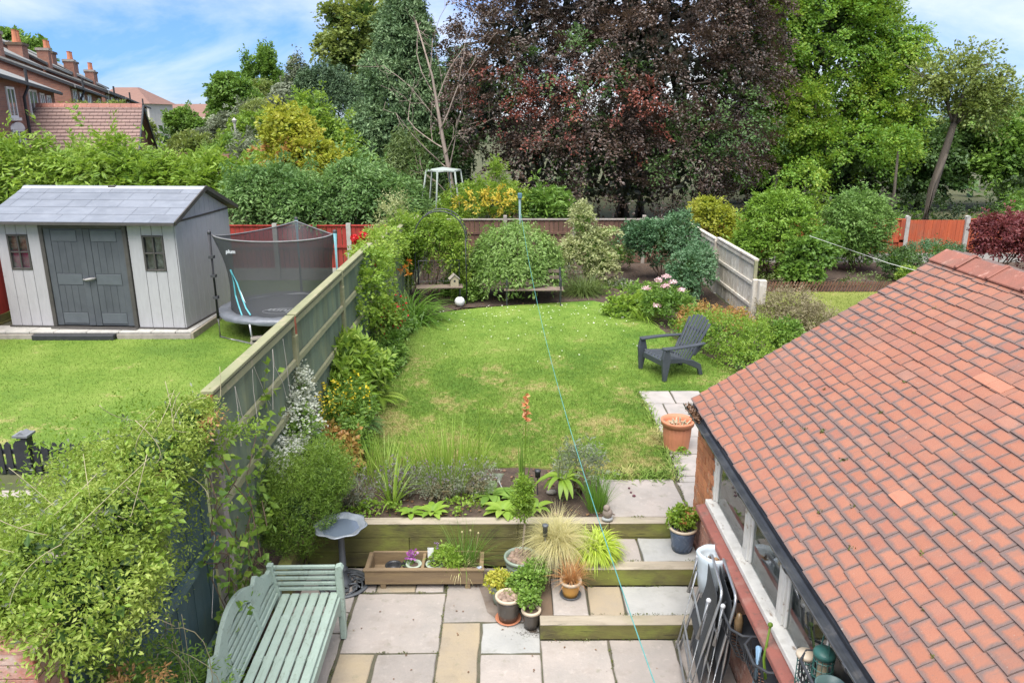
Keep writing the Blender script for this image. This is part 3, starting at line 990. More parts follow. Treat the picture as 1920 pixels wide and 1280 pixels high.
# moss tufts on the tiles
mossm = LM('moss', (.05, .06, .012), (.10, .12, .025), (.16, .17, .04), .1)
PP = []
for (u_, v_, q) in [(5.35, 7, 3), (5.5, 6.2, 2), (4.9, 6.6, 2), (5.75, 5.2, 2), (6.0, 18, 1), (5.2, 11, 1), (3.9, 9, 1), (4.4, 5.0, 1), (5.9, 9.5, 1), (4.05, 3.2, 1), (3.5, 8.1, 1), (5.4, 14, 1), (6.2, 21, 1), (3.4, 4.2, 1), (3.75, 6, 1), (4.7, 9.1, 1), (3.1, 3, 1), (4.5, 3.1, 2)]:
    s0 = v_ * GA
    c = np.array((EX - OX + s0 * cs - sn * .014, u_ - OY, EZ + s0 * sn + cs * .014))
    PP.append(c + rng.normal(size=(16 * q, 3)) * np.array((.009, .012, .004)) * q ** .3)
PP = np.concatenate(PP); n = len(PP)
leaves('moss', (PP, rdir(n), rdir(n)), .016, .012, mossm, ob)
# ================================================================== FENCES
def panel_boards(par, mesh, n, p0, step, rot=0, jz=.004):
    for i in range(n):
        put('board', mesh, par, (p0[0] + step[0] * i, p0[1] + step[1] * i, p0[2] + rng.normal() * jz), (rng.normal() * .006, rng.normal() * .006, rot + rng.normal() * .02))


# left boundary fence, our side shows rails and feather edge boards
lf = thing('fence', 'weathered grey green feather edge panel fence along the left flower bed', 'fence', (-2.3, 10, .45))
pys = [5.52, 7.93, 10.38, 12.83, 15.28, 17.7, 20.1, 21.5]
bw = .158
b_me = MB().add([(-.006, -bw / 2, 0), (-.001, -bw / 2, 0), (.017, bw / 2, 0), (-.004, bw / 2, 0),
                 (-.006, -bw / 2, 1.78), (-.001, -bw / 2, 1.78), (.017, bw / 2, 1.78), (-.004, bw / 2, 1.78)],
                [(3, 2, 1, 0), (4, 5, 6, 7), (0, 1, 5, 4), (1, 2, 6, 5), (2, 3, 7, 6), (3, 0, 4, 7)]).mesh('board', m_fence)
for k, (a, c) in enumerate(zip(pys[:-1], pys[1:])):
    top = 2.40 - (0, 0, 0, .08, .22, .4, .6)[k]
    zt = top - .45
    a_, c_ = a - 10 + .05, c - 10 - .03
    n = int((c_ - a_) / .150)
    for i in range(n):
        put('board', b_me, lf, (rng.normal() * .003, a_ + .075 + i * (c_ - a_) / n, zt - 1.81 + rng.normal() * .004), (0, 0, rng.normal() * .02))
    MB().box(-.045, .055, a_ - .01, c_ + .01, zt - .03, zt).build('capping', m_fence_rail, lf, bevel=.004)
    for dz in (.07, .50, .95, 1.5):
        MB().prism([(.018, zt - dz - .03), (.052, zt - dz - .035), (.045, zt - dz + .02), (.018, zt - dz + .03)], 'y', a_, c_).build('rail', m_fence_rail, lf)
    for yy in (a_, c_):
        MB().box(-.012, .045, yy - .018, yy + .018, zt - 1.8, zt - .032).build('end_batten', m_fence_red if (k < 2 and yy == a_) else m_fence_rail, lf)
    if k:
        MB().box(-.045, .06, a - 10 - .055, a - 10 + .035, -.4, zt - (.22 if k < 3 else .05)).build('post', m_fence_rail, lf, bevel=.006)
MB().box(-.02, .085, 5.44 - 10, 5.535 - 10, -.45, 1.66).build('post', m_grey_timber, lf, bevel=.006)

tf = thing('fence', 'dark teal painted board fence behind the climber and the mint bench', 'fence', (-2.3, 3.4, 0))
t_bd = MB().box(-.008, .008, -.068, .068, 0, 2.12).mesh('board', m_teal)
t_bl = MB().box(-.008, .008, -.068, .068, 0, 1.55).mesh('board', m_teal)
for i in range(int((5.40 - 1.4) / .14)):
    put('board', t_bd if 1.5 + i * .14 > 3.5 else t_bl, tf, (-.01 + (i % 2) * .006, 1.5 + i * .14 - 3.4, .12 + rng.normal() * .004), (0, 0, rng.normal() * .02))
for z in (.5, 1.25, 1.95):
    MB().prism([(.01, z - .04), (.05, z - .045), (.045, z + .02), (.01, z + .04)], 'y', (1.4 if z < 1.9 else 3.48) - 3.4, 5.42 - 3.4).build('rail', m_teal, tf)
MB().box(-.05, .05, 3.45 - 3.4, 5.43 - 3.4, 2.24, 2.275).build('capping', m_grey_timber, tf, bevel=.004)
for y in (1.45, 3.42):
    MB().box(-.04, .06, y - .05 - 3.4, y + .05 - 3.4, 0, 1.66 if y < 2 else 2.2).build('post', m_teal, tf)

# back fence (brown) and its right hand continuation (red) with concrete posts
bf = thing('fence', 'old brown panel fence across the end of the garden under the dark trees', 'fence', (1.2, 21.6, .45))
xs = [-2.3, -.07, 1.86, 3.80, 4.84]
for a, c in zip(xs[:-1], xs[1:]):
    a0, c0 = a - 1.2 + .05, c - 1.2 - .05
    n = max(2, int((c0 - a0) / .13))
    me = MB().box(-.06, .06, -.008, .008, 0, .97).mesh('board', m_brown_fence)
    for i in range(n):
        put('board', me, bf, (a0 + .065 + i * (c0 - a0 - .13) / max(1, n - 1), rng.normal() * .003, .24), (0, 0, rng.normal() * .03))
    MB().box(a0, c0, -.03, -.008, .02, .24).build('gravel_board', m_brown_fence, bf)
    MB().box(a0, c0, -.045, .04, 1.21, 1.245).build('capping', m_grey_timber, bf)
    for z in (.45, .85):
        MB().box(a0, c0, -.045, -.009, z - .03, z + .03).build('rail', m_brown_fence, bf)
for x in xs[1:]:
    MB().box(x - 1.2 - .05, x - 1.2 + .05, -.06, .05, -.02, 1.34).build('post', m_grey_timber, bf, bevel=.01)

rf = thing('fence', 'bright rust red close boarded fence with pale concrete posts behind the round shrubs', 'fence', (11, 21.6, .45))
xs = [4.9, 6.85, 8.95, 11.15, 12.83, 14.6, 16.4]
for k, (a, c) in enumerate(zip(xs[:-1], xs[1:])):
    a0, c0 = a - 11 + .06, c - 11 - .06
    me = MB()
    n = int((c0 - a0) / .11)
    for i in range(n):
        x = a0 + .055 + i * (c0 - a0 - .11) / (n - 1)
        me.box(x - .053, x + .053, -.006 + (i % 2) * .004, .008 + (i % 2) * .004, .27, 1.2)
    me.build('board_panel', m_red_boards, rf, kind='stuff')
    MB().box(a0, c0, -.03, .03, -.02, .27).build('gravel_board', m_concrete, rf)
    if k != 3:
        MB().box(a0, c0, -.04, .03, 1.2, 1.235).build('capping', m_red_boards, rf)
    if k == 2:
        for z in (.62,):
            MB().box(a0, c0, -.05, -.008, z - .035, z + .035).build('rail', m_red_boards, rf)
        MB().box(c0 - .12, c0, -.05, -.008, .27, 1.2).build('end_batten', m_red_boards, rf)
for x in xs:
    MB().box(x - 11 - .055, x - 11 + .055, -.065, .055, -.05, 1.30).prism([(x - 11 - .055, 1.30), (x - 11 + .055, 1.30), (x - 11, 1.33)], 'y', -.065, .055).build('post', m_concrete, rf)

wf_ = thing('fence', 'bleached white panel fence jutting out on the right of the lawn', 'fence', (4.84, 17.8, .45))
for (a, c, zt) in ((14.86, 17.72, 1.30), (17.8, 21.4, 1.25)):
    a0, c0 = a - 17.8, c - 17.8
    n = int((c0 - a0) / .13)
    me = MB().box(-.007, .007, -.062, .062, 0, zt - .06).mesh('board', m_white_fence)
    for i in range(n):
        put('board', me, wf_, (.01 + rng.normal() * .003, a0 + .065 + i * (c0 - a0 - .13) / (n - 1), .03), (0, 0, rng.normal() * .02))
    MB().box(-.04, .05, a0, c0, zt - .03, zt + .005).build('capping', m_white_fence, wf_)
    for z in (zt - .09, zt * .62, zt * .28):
        MB().box(-.035, .002, a0, c0, z - .03, z + .03).build('rail', m_white_fence, wf_)
    MB().box(-.035, .03, a0 - .02, a0 + .02, .02, zt - .031).build('end_batten', m_fence_rail if a < 15 else m_white_fence, wf_)
MB().box(-.06, .05, -3.06, -2.965, -.05, .92).build('post', m_white_fence, wf_, bevel=.01)
MB().box(.02, .16, -3.20, -3.06, .45, .93).build('post', m_white_fence, wf_, bevel=.01)
MB().box(-.06, .05, -.075, .0, -.05, 1.22).build('post', m_white_fence, wf_, bevel=.01)

nf = thing('fence', 'deep red boarded fence with grey concrete posts behind the trampoline', 'fence', (-6, 19.4, .43))
xs = [-13.2, -11.4, -9.55, -7.7, -5.82, -3.98, -2.35]
for a, c in zip(xs[:-1], xs[1:]):
    a0, c0 = a + 6 + .06, c + 6 - .06
    me = MB(); n = int((c0 - a0) / .115)
    for i in range(n):
        x = a0 + .055 + i * (c0 - a0 - .11) / (n - 1)
        me.box(x - .054, x + .054, -.006 + (i % 2) * .004, .008 + (i % 2) * .004, .30, 1.36)
    me.build('board_panel', m_red_boards_left, nf, kind='stuff')
    MB().box(a0, c0, -.03, .03, -.02, .30).build('gravel_board', m_concrete, nf)
    MB().box(a0, c0, -.045, -.009, .82, .88).build('rail', m_red_boards_left, nf)
    MB().box(a0, c0, -.04, .03, 1.36, 1.39).build('capping', m_red_boards_left, nf)
for x in xs:
    MB().box(x + 6 - .055, x + 6 + .055, -.065, .055, -.05, 1.43).build('post', m_concrete, nf)

sf = thing('fence', 'red brown boarded fence end beside the left wall of the shed', 'fence', (-9.85, 15, .43))
sb_me = MB().box(-.01, .01, -.06, .06, .3, 1.75).mesh('board', m_red_boards_left)
for i in range(30):
    put('board', sb_me, sf, (rng.normal() * .003, -2.0 + i * .125, 0))
MB().box(-.03, .03, -2.1, 1.75, .15, .30).build('gravel_board', m_sleeper, sf)
MB().box(-.03, .05, -2.1, 1.75, -.02, .148).build('gravel_board', m_sleeper, sf)
MB().box(-.05, .05, -2.2, -2.1, -.05, 1.8).build('post', m_fence_rail, sf)

# black picket fence with a capped post, grey topped planter edge in front
pf = thing('picket_fence', 'black picket fence with a capped square post half hidden by the climber', 'fence', (-5.52, 8.2, .42))
pk = MB().prism([(-.035, 0), (.035, 0), (.035, .36), (0, .40), (-.035, .36)], 'y', -.01, .01).mesh('picket', m_black_paint)
for i in range(-9, 8):
    if i == 0:
        continue
    put('picket', pk, pf, (i * .105, 0, .02 + rng.normal() * .006))
for z in (.10, .29):
    MB().box(-1.0, .8, .012, .045, z - .025, z + .025).build('rail', m_black_paint, pf)
MB().box(-.055, .055, -.05, .06, 0, .50).build('post', m_black_paint, pf)
MB().box(-.085, .085, -.08, .09, .50, .525).prism([(-.06, .525), (.06, .525), (0, .56)], 'y', -.055, .065).build('post_cap', M('lead_cap', (.20, .21, .22), (.14, .15, .16), 8, .5), pf)
pe = thing('planter_edge', 'dark board planter edge with a grey capping rail below the black pickets', 'planter', (-5.9, 7.5, .1))
MB().box(-1.6, 1.3, -.02, .02, 0, .42).build('board', m_black_paint, pe)
MB().box(-1.62, 1.32, -.07, .07, .42, .455).build('capping', m_grey_timber, pe, bevel=.005)

# ================================================================== SHED
m_shed = M('shed_plastic', (.40, .39, .40), (.36, .35, .36), 14, .65, .35, 60, rand=.025, stretch=(2, 2, .3), extra=[((.30, .295, .29), 3, .56, .78, .45), ((.24, .24, .22), 9, .62, .74, .4)])
m_shed_dark = M('shed_dark', (.060, .067, .076), (.082, .09, .10), 3.5, .6, .25, 60, rand=.05)
m_shed_panel = M('shed_panel', (.10, .112, .124), (.085, .095, .105), 8, .5, .2, 60)
m_shed_trim = M('shed_trim', (.055, .05, .045), (.075, .068, .06), 8, .6, .2)
m_shed_roof = M('shed_roof', (.185, .20, .225), (.145, .16, .182), 2.2, .42, .25, 50, rand=.09, stretch=(1, 2, 1), extra=[((.24, .26, .29), 5, .52, .75, .5)])
shed = thing('garden_shed', 'light grey plastic shed with dark double doors and a slate look roof', 'shed', (-9.42, 14.27, .58), R(-3.75))
W, Dp, H_ = 3.38, 2.35, 1.98
pw = .208


def shed_planks(x0, x1, zf, zt, holes=()):
    x = x0
    while x < x1 - .01:
        e = min(x + pw, x1)
        segs = [(zf, zt)]
        for (a, c, u, v) in holes:
            if x < c - .005 and e > a + .005:
                segs = [(zf, u), (v, zt)]
        for s in segs:
            if s[1] - s[0] > .02:
                MB().box(x + .003, e - .003, -.004, .03, s[0], s[1]).build('wall_plank', m_shed, shed, bevel=.003)
        x = e


WIN = ((.20, .60, 1.10, 1.76), (2.76, 3.16, 1.10, 1.76))
for a_ in ((.0, .83, .012, .05, .03, 1.09), (.0, .83, .012, .05, 1.77, H_), (0, .19, .012, .05, 1.09, 1.77), (.61, .83, .012, .05, 1.09, 1.77), (2.5, W, .012, .05, .03, 1.09), (2.5, W, .012, .05, 1.77, H_), (2.5, 2.75, .012, .05, 1.09, 1.77), (3.17, W, .012, .05, 1.09, 1.77)):
    MB().box(*a_).build('front_wall', m_shed, shed)
for hole, rng_x in ((WIN[0], (.0, .83)), (WIN[1], (2.5, W))):
    # planks whose joints line up with the window
    xsp = [rng_x[0]]
    for a in (hole[0], (hole[0] + hole[1]) / 2, hole[1]):
        xsp.append(a)
    xsp.append(rng_x[1])
    xsp = sorted(set(xsp))
    for a, c in zip(xsp[:-1], xsp[1:]):
        inside = a >= hole[0] - 1e-6 and c <= hole[1] + 1e-6
        for s in (((.03, hole[2]), (hole[3], H_)) if inside else ((.03, H_),)):
            MB().box(a + .004, c - .004, -.008, .011, s[0], s[1]).build('wall_plank', m_shed, shed, bevel=.003)
# right side wall with gable, back, left
n = 11
for i in range(n):
    y0, y1 = Dp * i / n, Dp * (i + 1) / n
    MB().box(W + .001, W + .022, y0 + .004, y1 - .004, .03, H_).build('wall_plank', m_shed, shed, bevel=.003)
    g = lambda y: 2.5 - abs(y - Dp / 2) / (Dp / 2) * .47
    MB().prism([(y0 + .004, H_ + .035), (y1 - .004, H_ + .035), (y1 - .004, max(H_ + .04, g(y1) - .02)), (y0 + .004, max(H_ + .04, g(y0) - .02))], 'x', W + .001, W + .020).build('gable_plank', m_shed, shed)
MB().box(W - .04, W, .05, Dp, .03, H_).box(0, .04, .05, Dp, .03, H_).box(0, W, Dp - .04, Dp, .03, H_).prism([(.0, H_), (Dp, H_), (Dp / 2, 2.47)], 'x', W - .03, W).prism([(.0, H_), (Dp, H_), (Dp / 2, 2.47)], 'x', 0, .03).build('side_wall', m_shed, shed)
MB().box(W + .001, W + .035, -.01, Dp, H_, H_ + .034).build('gable_trim', m_shed_trim, shed)
MB().box(-.03, W + .04, -.03, Dp + .02, -.01, .028).build('base', m_shed_trim, shed)
# door frame and two leaves
fx0, fx1 = .84, 2.49
MB().box(fx0, fx0 + .075, -.04, .04, .03, H_).box(fx1 - .075, fx1, -.04, .04, .03, H_).box(fx0 + .075, fx1 - .075, -.04, .04, 1.88, H_).build('door_frame', m_shed_trim, shed, bevel=.005)
mid = (fx0 + fx1) / 2
for k, (a, c) in enumerate(((fx0 + .08, mid - .003), (mid + .003, fx1 - .08))):
    dr = MB().box(a, c, .0, .03, .05, 1.872).build('door', m_shed_dark, shed, bevel=.003)
    st = .12
    MB().box(a, a + st, -.016, -.001, .05, 1.872).build('stile', m_shed_dark, dr, bevel=.003)
    MB().box(c - st, c, -.016, -.001, .05, 1.872).build('stile', m_shed_dark, dr, bevel=.003)
    for z0, z1 in ((.09, .29), (.83, 1.03), (1.64, 1.84)):
        MB().box(a + st + .01, c - st - .01, -.014, -.001, z0, z1).build('door_panel', m_shed_panel, dr, bevel=.003)
    for z0, z1 in ((.30, .82), (1.04, 1.63)):
        nn_ = 4
        for i in range(nn_):
            x0 = a + st + (c - a - 2 * st) * i / nn_; x1 = a + st + (c - a - 2 * st) * (i + 1) / nn_
            MB().box(x0 + .004, x1 - .004, -.007, -.001, z0, z1).build('door_plank', m_shed_dark, dr, bevel=.002)
hd = MB().tube([(mid - .11, -.03, .93), (mid - .03, -.075, .935), (mid + .05, -.075, .95), (mid + .13, -.03, .96)], [.018, .025, .025, .018], 8).build('door_handle', M('handle_grey', (.36, .34, .32), (.22, .21, .2), 8, .5), shed, smooth=True)
MB().box(fx0, fx1, -.13, -.035, -.005, .026).build('threshold', m_shed_trim, shed, bevel=.004)
# windows
m_pink = M('pink_bin', (.92, .02, .28), (.85, .015, .24), 3, .5)
for k, (a, c, u, v) in enumerate(WIN):
    fr_ = MB().box(a, a + .035, -.022, .02, u, v).box(c - .035, c, -.022, .02, u, v).box(a + .035, c - .035, -.022, .02, u, u + .035).box(a + .035, c - .035, -.022, .02, v - .035, v) \
        .box((a + c) / 2 - .014, (a + c) / 2 + .014, -.018, .012, u + .036, v - .036).box(a + .036, (a + c) / 2 - .015, -.017, .011, (u + v) / 2 - .014, (u + v) / 2 + .014).box((a + c) / 2 + .015, c - .036, -.017, .011, (u + v) / 2 - .014, (u + v) / 2 + .014).build('window_frame', m_shed_trim, shed, bevel=.004)
    MB().box(a + .03, c - .03, .021, .024, u + .03, v - .03).build('pane', m_gl, fr_)
tag(MB().box(0, .5, 0, .4, 0, .75).build('storage_box', m_pink, None, (-9.27, 14.318, 1.27), bevel=.02), 'bright pink box seen through the left window of the shed', 'box').rotation_euler = (0, 0, R(-3.75))
bs = thing('shelf_boxes', 'stack of clay coloured bricks seen in the top of the left shed window', 'bricks', (-9.0, 14.40, 2.07), R(-3.75))
for i in range(6):
    MB().box(-.28 + (i % 3) * .19, -.10 + (i % 3) * .19, -.08, .1, (i // 3) * .10, (i // 3) * .10 + .09).build('brick', m_brick, bs)
MB().box(-.3, .34, -.1, .12, -.03, 0).build('shelf', m_timber_dark, bs)
# roof: front slope of slate look tiles laid in five courses, back slope, trims
es, rs = (-.22, 2.0), (Dp / 2, 2.515)
sl = math.hypot(rs[0] - es[0], rs[1] - es[1]); ang = math.atan2(rs[1] - es[1], rs[0] - es[0])
MB().prism([es, rs, (2 * rs[0] - es[0], es[1]), (2 * rs[0] - es[0], es[1] - .04), (rs[0], rs[1] - .04), (es[0], es[1] - .04)], 'x', -.1, W + .13).build('roof_board', m_shed_trim, shed)
nc = 5
for side in (0, 1):
    for r_ in range(nc):
        x = -.11
        first = True
        while x < W + .135:
            wd = rng.choice([.36, .48, .62, .78])
            if first:
                wd *= rng.uniform(.3, .9); first = False
            e = min(x + wd, W + .14)
            if W + .14 - e < .12:
                e = W + .14
            b_ = MB().box(x + .003, e - .003, 0, sl / nc + .03, .0, .010)
            me = b_.mesh('roof_tile', m_shed_roof)
            o = put('roof_tile', me, shed)
            s0 = sl * r_ / nc
            if side == 0:
                o.location = (0, es[0] + s0 * math.cos(ang), es[1] + s0 * math.sin(ang) + .012 - r_ * .0001)
                o.rotation_euler = (ang - .018, 0, 0)
            else:
                o.location = (W, 2 * rs[0] - es[0] - s0 * math.cos(ang), es[1] + s0 * math.sin(ang) + .012)
                o.rotation_euler = (ang - .018, 0, math.pi)
            x = e
MB().prism([(rs[0] - .10, rs[1] - .015), (rs[0], rs[1] + .028), (rs[0] + .10, rs[1] - .015), (rs[0] + .09, rs[1] - .03), (rs[0], rs[1] + .012), (rs[0] - .09, rs[1] - .03)], 'x', -.12, W + .14).build('ridge_cap', M('ridge_white', (.5, .52, .54), (.45, .47, .49), 8, .4), shed)
MB().box(W / 2 - .09, W / 2 + .05, rs[0] - .07, rs[0] + .03, rs[1] + .0, rs[1] + .035).build('ridge_vent', m_shed_trim, shed, bevel=.005)
for yy, s_ in ((es[0], 1), (2 * rs[0] - es[0], -1)):
    MB().bar((W + .148, yy, es[1] + .0), (W + .148, rs[0], rs[1] + .005), .025, .075, (0, 0, 1)).build('barge_board', m_shed_trim, shed)
MB().box(-.1, W + .13, es[0] - .022, es[0], es[1] - .035, es[1] + .012).build('eaves_trim', m_shed_trim, shed)

base = thing('shed_base', 'pale slab plinth with timber edging under the grey shed', 'plinth', (-8, 14.6, .44))
MB().box(-1.95, 2.12, -.72, 2.1, 0, .105).build('core', m_joint, base)
x = -1.93
while x < 2.1:
    wdt = rng.choice([.45, .6]); e = min(x + wdt, 2.12)
    MB().box(x + .005, e - .005, -.72, -.25, .105, .14).build('paving_slab', m_concrete, base, bevel=.006)
    x = e
for y0, y1 in ((-.25, .35), (.355, .95), (.955, 1.55), (1.555, 2.1)):
    MB().box(1.75, 2.12, y0 + .004, y1 - .004, .105, .139).build('paving_slab', m_concrete, base, bevel=.006)
MB().box(2.122, 2.17, -.76, 2.1, .0, .13).build('edging', m_sleeper_top, base, bevel=.005)
MB().box(.75, 2.12, -.765, -.722, .0, .10).build('edging', m_grey_timber, base, bevel=.005)
MB().box(-1.95, -.80, -.765, -.722, .0, .10).build('edging', m_grey_timber, base, bevel=.005)
MB().box(-.78, .73, -.85, -.722, .0, .11).build('timber_step', m_black_paint, base, bevel=.02, seg=2)

# ================================================================== TRAMPOLINE
m_pad = M('trampoline_pad', (.16, .17, .19), (.10, .11, .125), 7, .38, .8, 22)
m_mat = M('trampoline_mat', (.022, .024, .028), (.03, .032, .036), 60, .6, .2)
m_pole = M('pole_sleeve', (.035, .036, .04), (.05, .05, .055), 8, .6)
m_tealpole = M('teal_pole', (.20, .42, .46), (.16, .36, .40), 6, .5)
m_steel = M('steel_tube', (.45, .45, .45), (.36, .36, .36), 20, .35, metal=.7)
m_net, t2, p2 = nodes('safety_net')
tb = t2.nodes.new('ShaderNodeBsdfTransparent'); ms = t2.nodes.new('ShaderNodeMixShader')
p2.inputs['Base Color'].default_value = (.05, .053, .056, 1); p2.inputs['Roughness'].default_value = .7
ms.inputs[0].default_value = .72
t2.links.new(tb.outputs[0], ms.inputs[1]); t2.links.new(p2.outputs[0], ms.inputs[2]); t2.links.new(ms.outputs[0], t2.nodes['Material Output'].inputs['Surface'])
tr = thing('trampoline', 'round trampoline with a dark safety net and three poles beside the shed', 'trampoline', (-4.28, 14.62, .44))
RT, ZT = 1.25, .45
mb = MB(); N_ = 48
vs = []; fs = []
for k in range(N_):
    a = 2 * math.pi * k / N_
    wv = .008 * math.sin(9 * a) + .006 * math.sin(17 * a + 1)
    for (r_, z) in ((RT - .24, ZT + .01), (RT - .22, ZT + .035 + wv), (RT - .02, ZT + .03 - wv), (RT + .02, ZT - .005), (RT + .005, ZT - .06 + wv)):
        vs.append((r_ * math.cos(a), r_ * math.sin(a), z))
for k in range(N_):
    for j in range(4):
        fs.append((k * 5 + j, k * 5 + j + 1, ((k + 1) % N_) * 5 + j + 1, ((k + 1) % N_) * 5 + j))
mb.add(vs, fs).build('safety_pad', m_pad, tr, smooth=True)
MB().lathe([(0.001, ZT - .012), (RT - .5, ZT - .008), (RT - .2, ZT + .005)], 40, cap=False).build('jump_mat', m_mat, tr, smooth=True)
poles = []
for k, (an, m_) in enumerate(((211, m_pole), (333, m_tealpole), (92, m_tealpole))):
    a = R(an)
    x, y = (RT + .035) * math.cos(a), (RT + .035) * math.sin(a)
    po = MB().tube([(x, y, .38), (x, y, 1.95)], .032 if k else .028, 10).build('net_pole', m_, tr, smooth=True)
    MB().ball((x, y, 1.97), .04, 8, 6).build('pole_cap', m_pole, po, smooth=True)
    if k == 0:
        for z in (.75, 1.15, 1.5):
            MB().box(x - .045, x + .045, y - .045, y + .045, z, z + .05).build('sleeve_strap', m_pole, po)
    poles.append((x * .97, y * .97))
    xx = x / (RT + .035) * (RT - .1); yy = y / (RT + .035) * (RT - .1)
    MB().tube([(x, y, .40), (x, y, .0)], .021, 8).build('leg', m_steel, tr, smooth=True)
    a2 = a + .75
    MB().tube([(x, y, .02), (RT * .92 * math.cos(a + .4), RT * .92 * math.sin(a + .4), .02), (RT * .96 * math.cos(a2), RT * .96 * math.sin(a2), .02), (RT * math.cos(a2), RT * math.sin(a2), .40)], .019, 8).build('leg', m_steel, tr, smooth=True)
# net: top edge follows three bowed chords between the poles, foot follows the mat ring
vs = []; fs = []; NS = 60; NV = 14; toppts = []
angs = [211, 333, 452, 571]
for i in range(NS):
    f3 = i / NS * 3; k = int(f3); f = f3 - k
    A = np.array(poles[k % 3]); B = np.array(poles[(k + 1) % 3])
    ch = A * (1 - f) + B * f
    bow = 1 + .35 * (4 * f * (1 - f))
    q = ch * bow
    sag = -.11 * 4 * f * (1 - f)
    toppts.append((q[0], q[1], 1.93 + sag))
    an = R(angs[k] + (angs[k + 1] - angs[k]) * f)
    bt = np.array((math.cos(an), math.sin(an))) * (RT - .23)
    for j in range(NV + 1):
        v = j / NV
        wv = 1 - .10 * math.sin(math.pi * v) + .012 * math.sin(7 * an + 3 * v)
        p = (q * (1 - v) + bt * v) * wv
        vs.append((p[0], p[1], (1.93 + sag) * (1 - v) + (ZT + .0) * v))
for i in range(NS):
    for j in range(NV):
        a0 = i * (NV + 1) + j; a1 = ((i + 1) % NS) * (NV + 1) + j
        fs.append((a0, a1, a1 + 1, a0 + 1))
net = MB().add(vs, fs).build('safety_net', m_net, tr, smooth=True)
MB().tube(toppts, .014, 6, closed=True).build('net_top_rim', M('rim_grey', (.12, .12, .12), (.18, .18, .18), 9, .5), tr, smooth=True)


def nv(i, v):
    """a point on the net skin"""
    i0 = int(i) % NS
    j = v * NV; j0 = min(NV - 1, int(j)); f = j - j0
    a = np.array(vs[i0 * (NV + 1) + j0]); b2 = np.array(vs[i0 * (NV + 1) + j0 + 1])
    return (a * (1 - f) + b2 * f) * np.array((1.012, 1.012, 1))


m_tape = M('teal_tape', (.10, .40, .45), (.08, .34, .38), 6, .5)
MB().tube([nv(2, .42), nv(2, .6), nv(2.2, .75), nv(3.2, .88), nv(4.6, .985)], .014, 6).build('door_tape', m_tape, tr)
MB().tube([nv(2, .42), nv(3.2, .58), nv(4, .75), nv(5, .88), nv(6.2, .96)], .014, 6).build('door_tape', m_tape, tr)
MB().add([nv(3.2, .60), nv(4.2, .76), nv(5.2, .82), nv(4.2, .70)], [(0, 1, 2, 3)]).build('door_flap', M('flap_white', (.72, .74, .76), (.65, .67, .7), 5, .6), tr)


def text_mesh(body, size, depth=.001):
    cu = bpy.data.curves.new('txt', 'FONT'); cu.body = body; cu.size = size; cu.extrude = depth; cu.align_x = 'CENTER'; cu.align_y = 'CENTER'; cu.offset = .004 * size / .2
    ob_ = bpy.data.objects.new('txt', cu); COL.objects.link(ob_)
    dg = bpy.context.evaluated_depsgraph_get(); dg.update()
    me = bpy.data.meshes.new_from_object(ob_.evaluated_get(dg))
    bpy.data.objects.remove(ob_); bpy.data.curves.remove(cu)
    me.materials.clear()
    return me


m_print = M('print_white', (.62, .64, .66), (.55, .57, .6), 8, .6)
me = text_mesh('plum', .30); me.materials.append(m_print)
put('mat_lettering', me, tr, (.02, -.38, ZT + .004), (0, 0, R(180 - 8)))
ovl = [(.02 + .36 * math.cos(a), -.38 + .20 * math.sin(a) - .06 * math.sin(a / 2), ZT + .004) for a in np.linspace(.5, 5.6, 26)]
MB().tube(ovl, .006, 4).build('mat_logo_line', m_print, tr)
me = text_mesh('plum', .095); me.materials.append(m_print)
q = nv(4, .16); qq = nv(5, .16); an = math.atan2(qq[1] - q[1], qq[0] - q[0])
put('net_label', me, tr, tuple(q * np.array((1.012, 1.012, 1))), (R(85), 0, an))

pl = thing('plank_pile', 'small pile of grey boards lying on the grass in front of the trampoline', 'planks', (-4.25, 13.55, .45))
for i, (dx, dy, dz, rz) in enumerate(((0, .02, .02, .18), (.05, .10, .065, .12), (.02, .0, .11, .24))):
    put('plank', MB().box(-.42, .42, -.07, .07, -.02, .02).mesh('plank', m_grey_timber), pl, (dx, dy, dz + .02), (0, -.02, rz))

# ================================================================== FAR HOUSES
def far_brick(name, c1, c2):
    m, t, p = nodes(name)
    g = t.nodes.new('ShaderNodeNewGeometry')
    sx = t.nodes.new('ShaderNodeSeparateXYZ'); t.links.new(g.outputs['Position'], sx.inputs['Vector'])
    cb = t.nodes.new('ShaderNodeCombineXYZ')
    t.links.new(math_(t, 'ADD', sx.outputs['X'], sx.outputs['Y']), cb.inputs['X']); t.links.new(sx.outputs['Z'], cb.inputs['Y'])
    bt = t.nodes.new('ShaderNodeTexBrick')
    bt.inputs['Scale'].default_value = 4.4
    bt.inputs['Mortar Size'].default_value = .025
    bt.inputs['Color1'].default_value = lin(c1); bt.inputs['Color2'].default_value = lin(c2); bt.inputs['Mortar'].default_value = (.27, .20, .16, 1)
    bt.inputs['Brick Width'].default_value = 1.0; bt.inputs['Row Height'].default_value = .34
    t.links.new(cb.outputs[0], bt.inputs['Vector'])
    col = mixc(t, ramp(t, noise(t, .9, 4), [(.4, 0), (.7, .5)]), bt.outputs['Color'], tuple(x * .62 for x in c1))
    t.links.new(col, p.inputs['Base Color']); p.inputs['Roughness'].default_value = .9
    return m


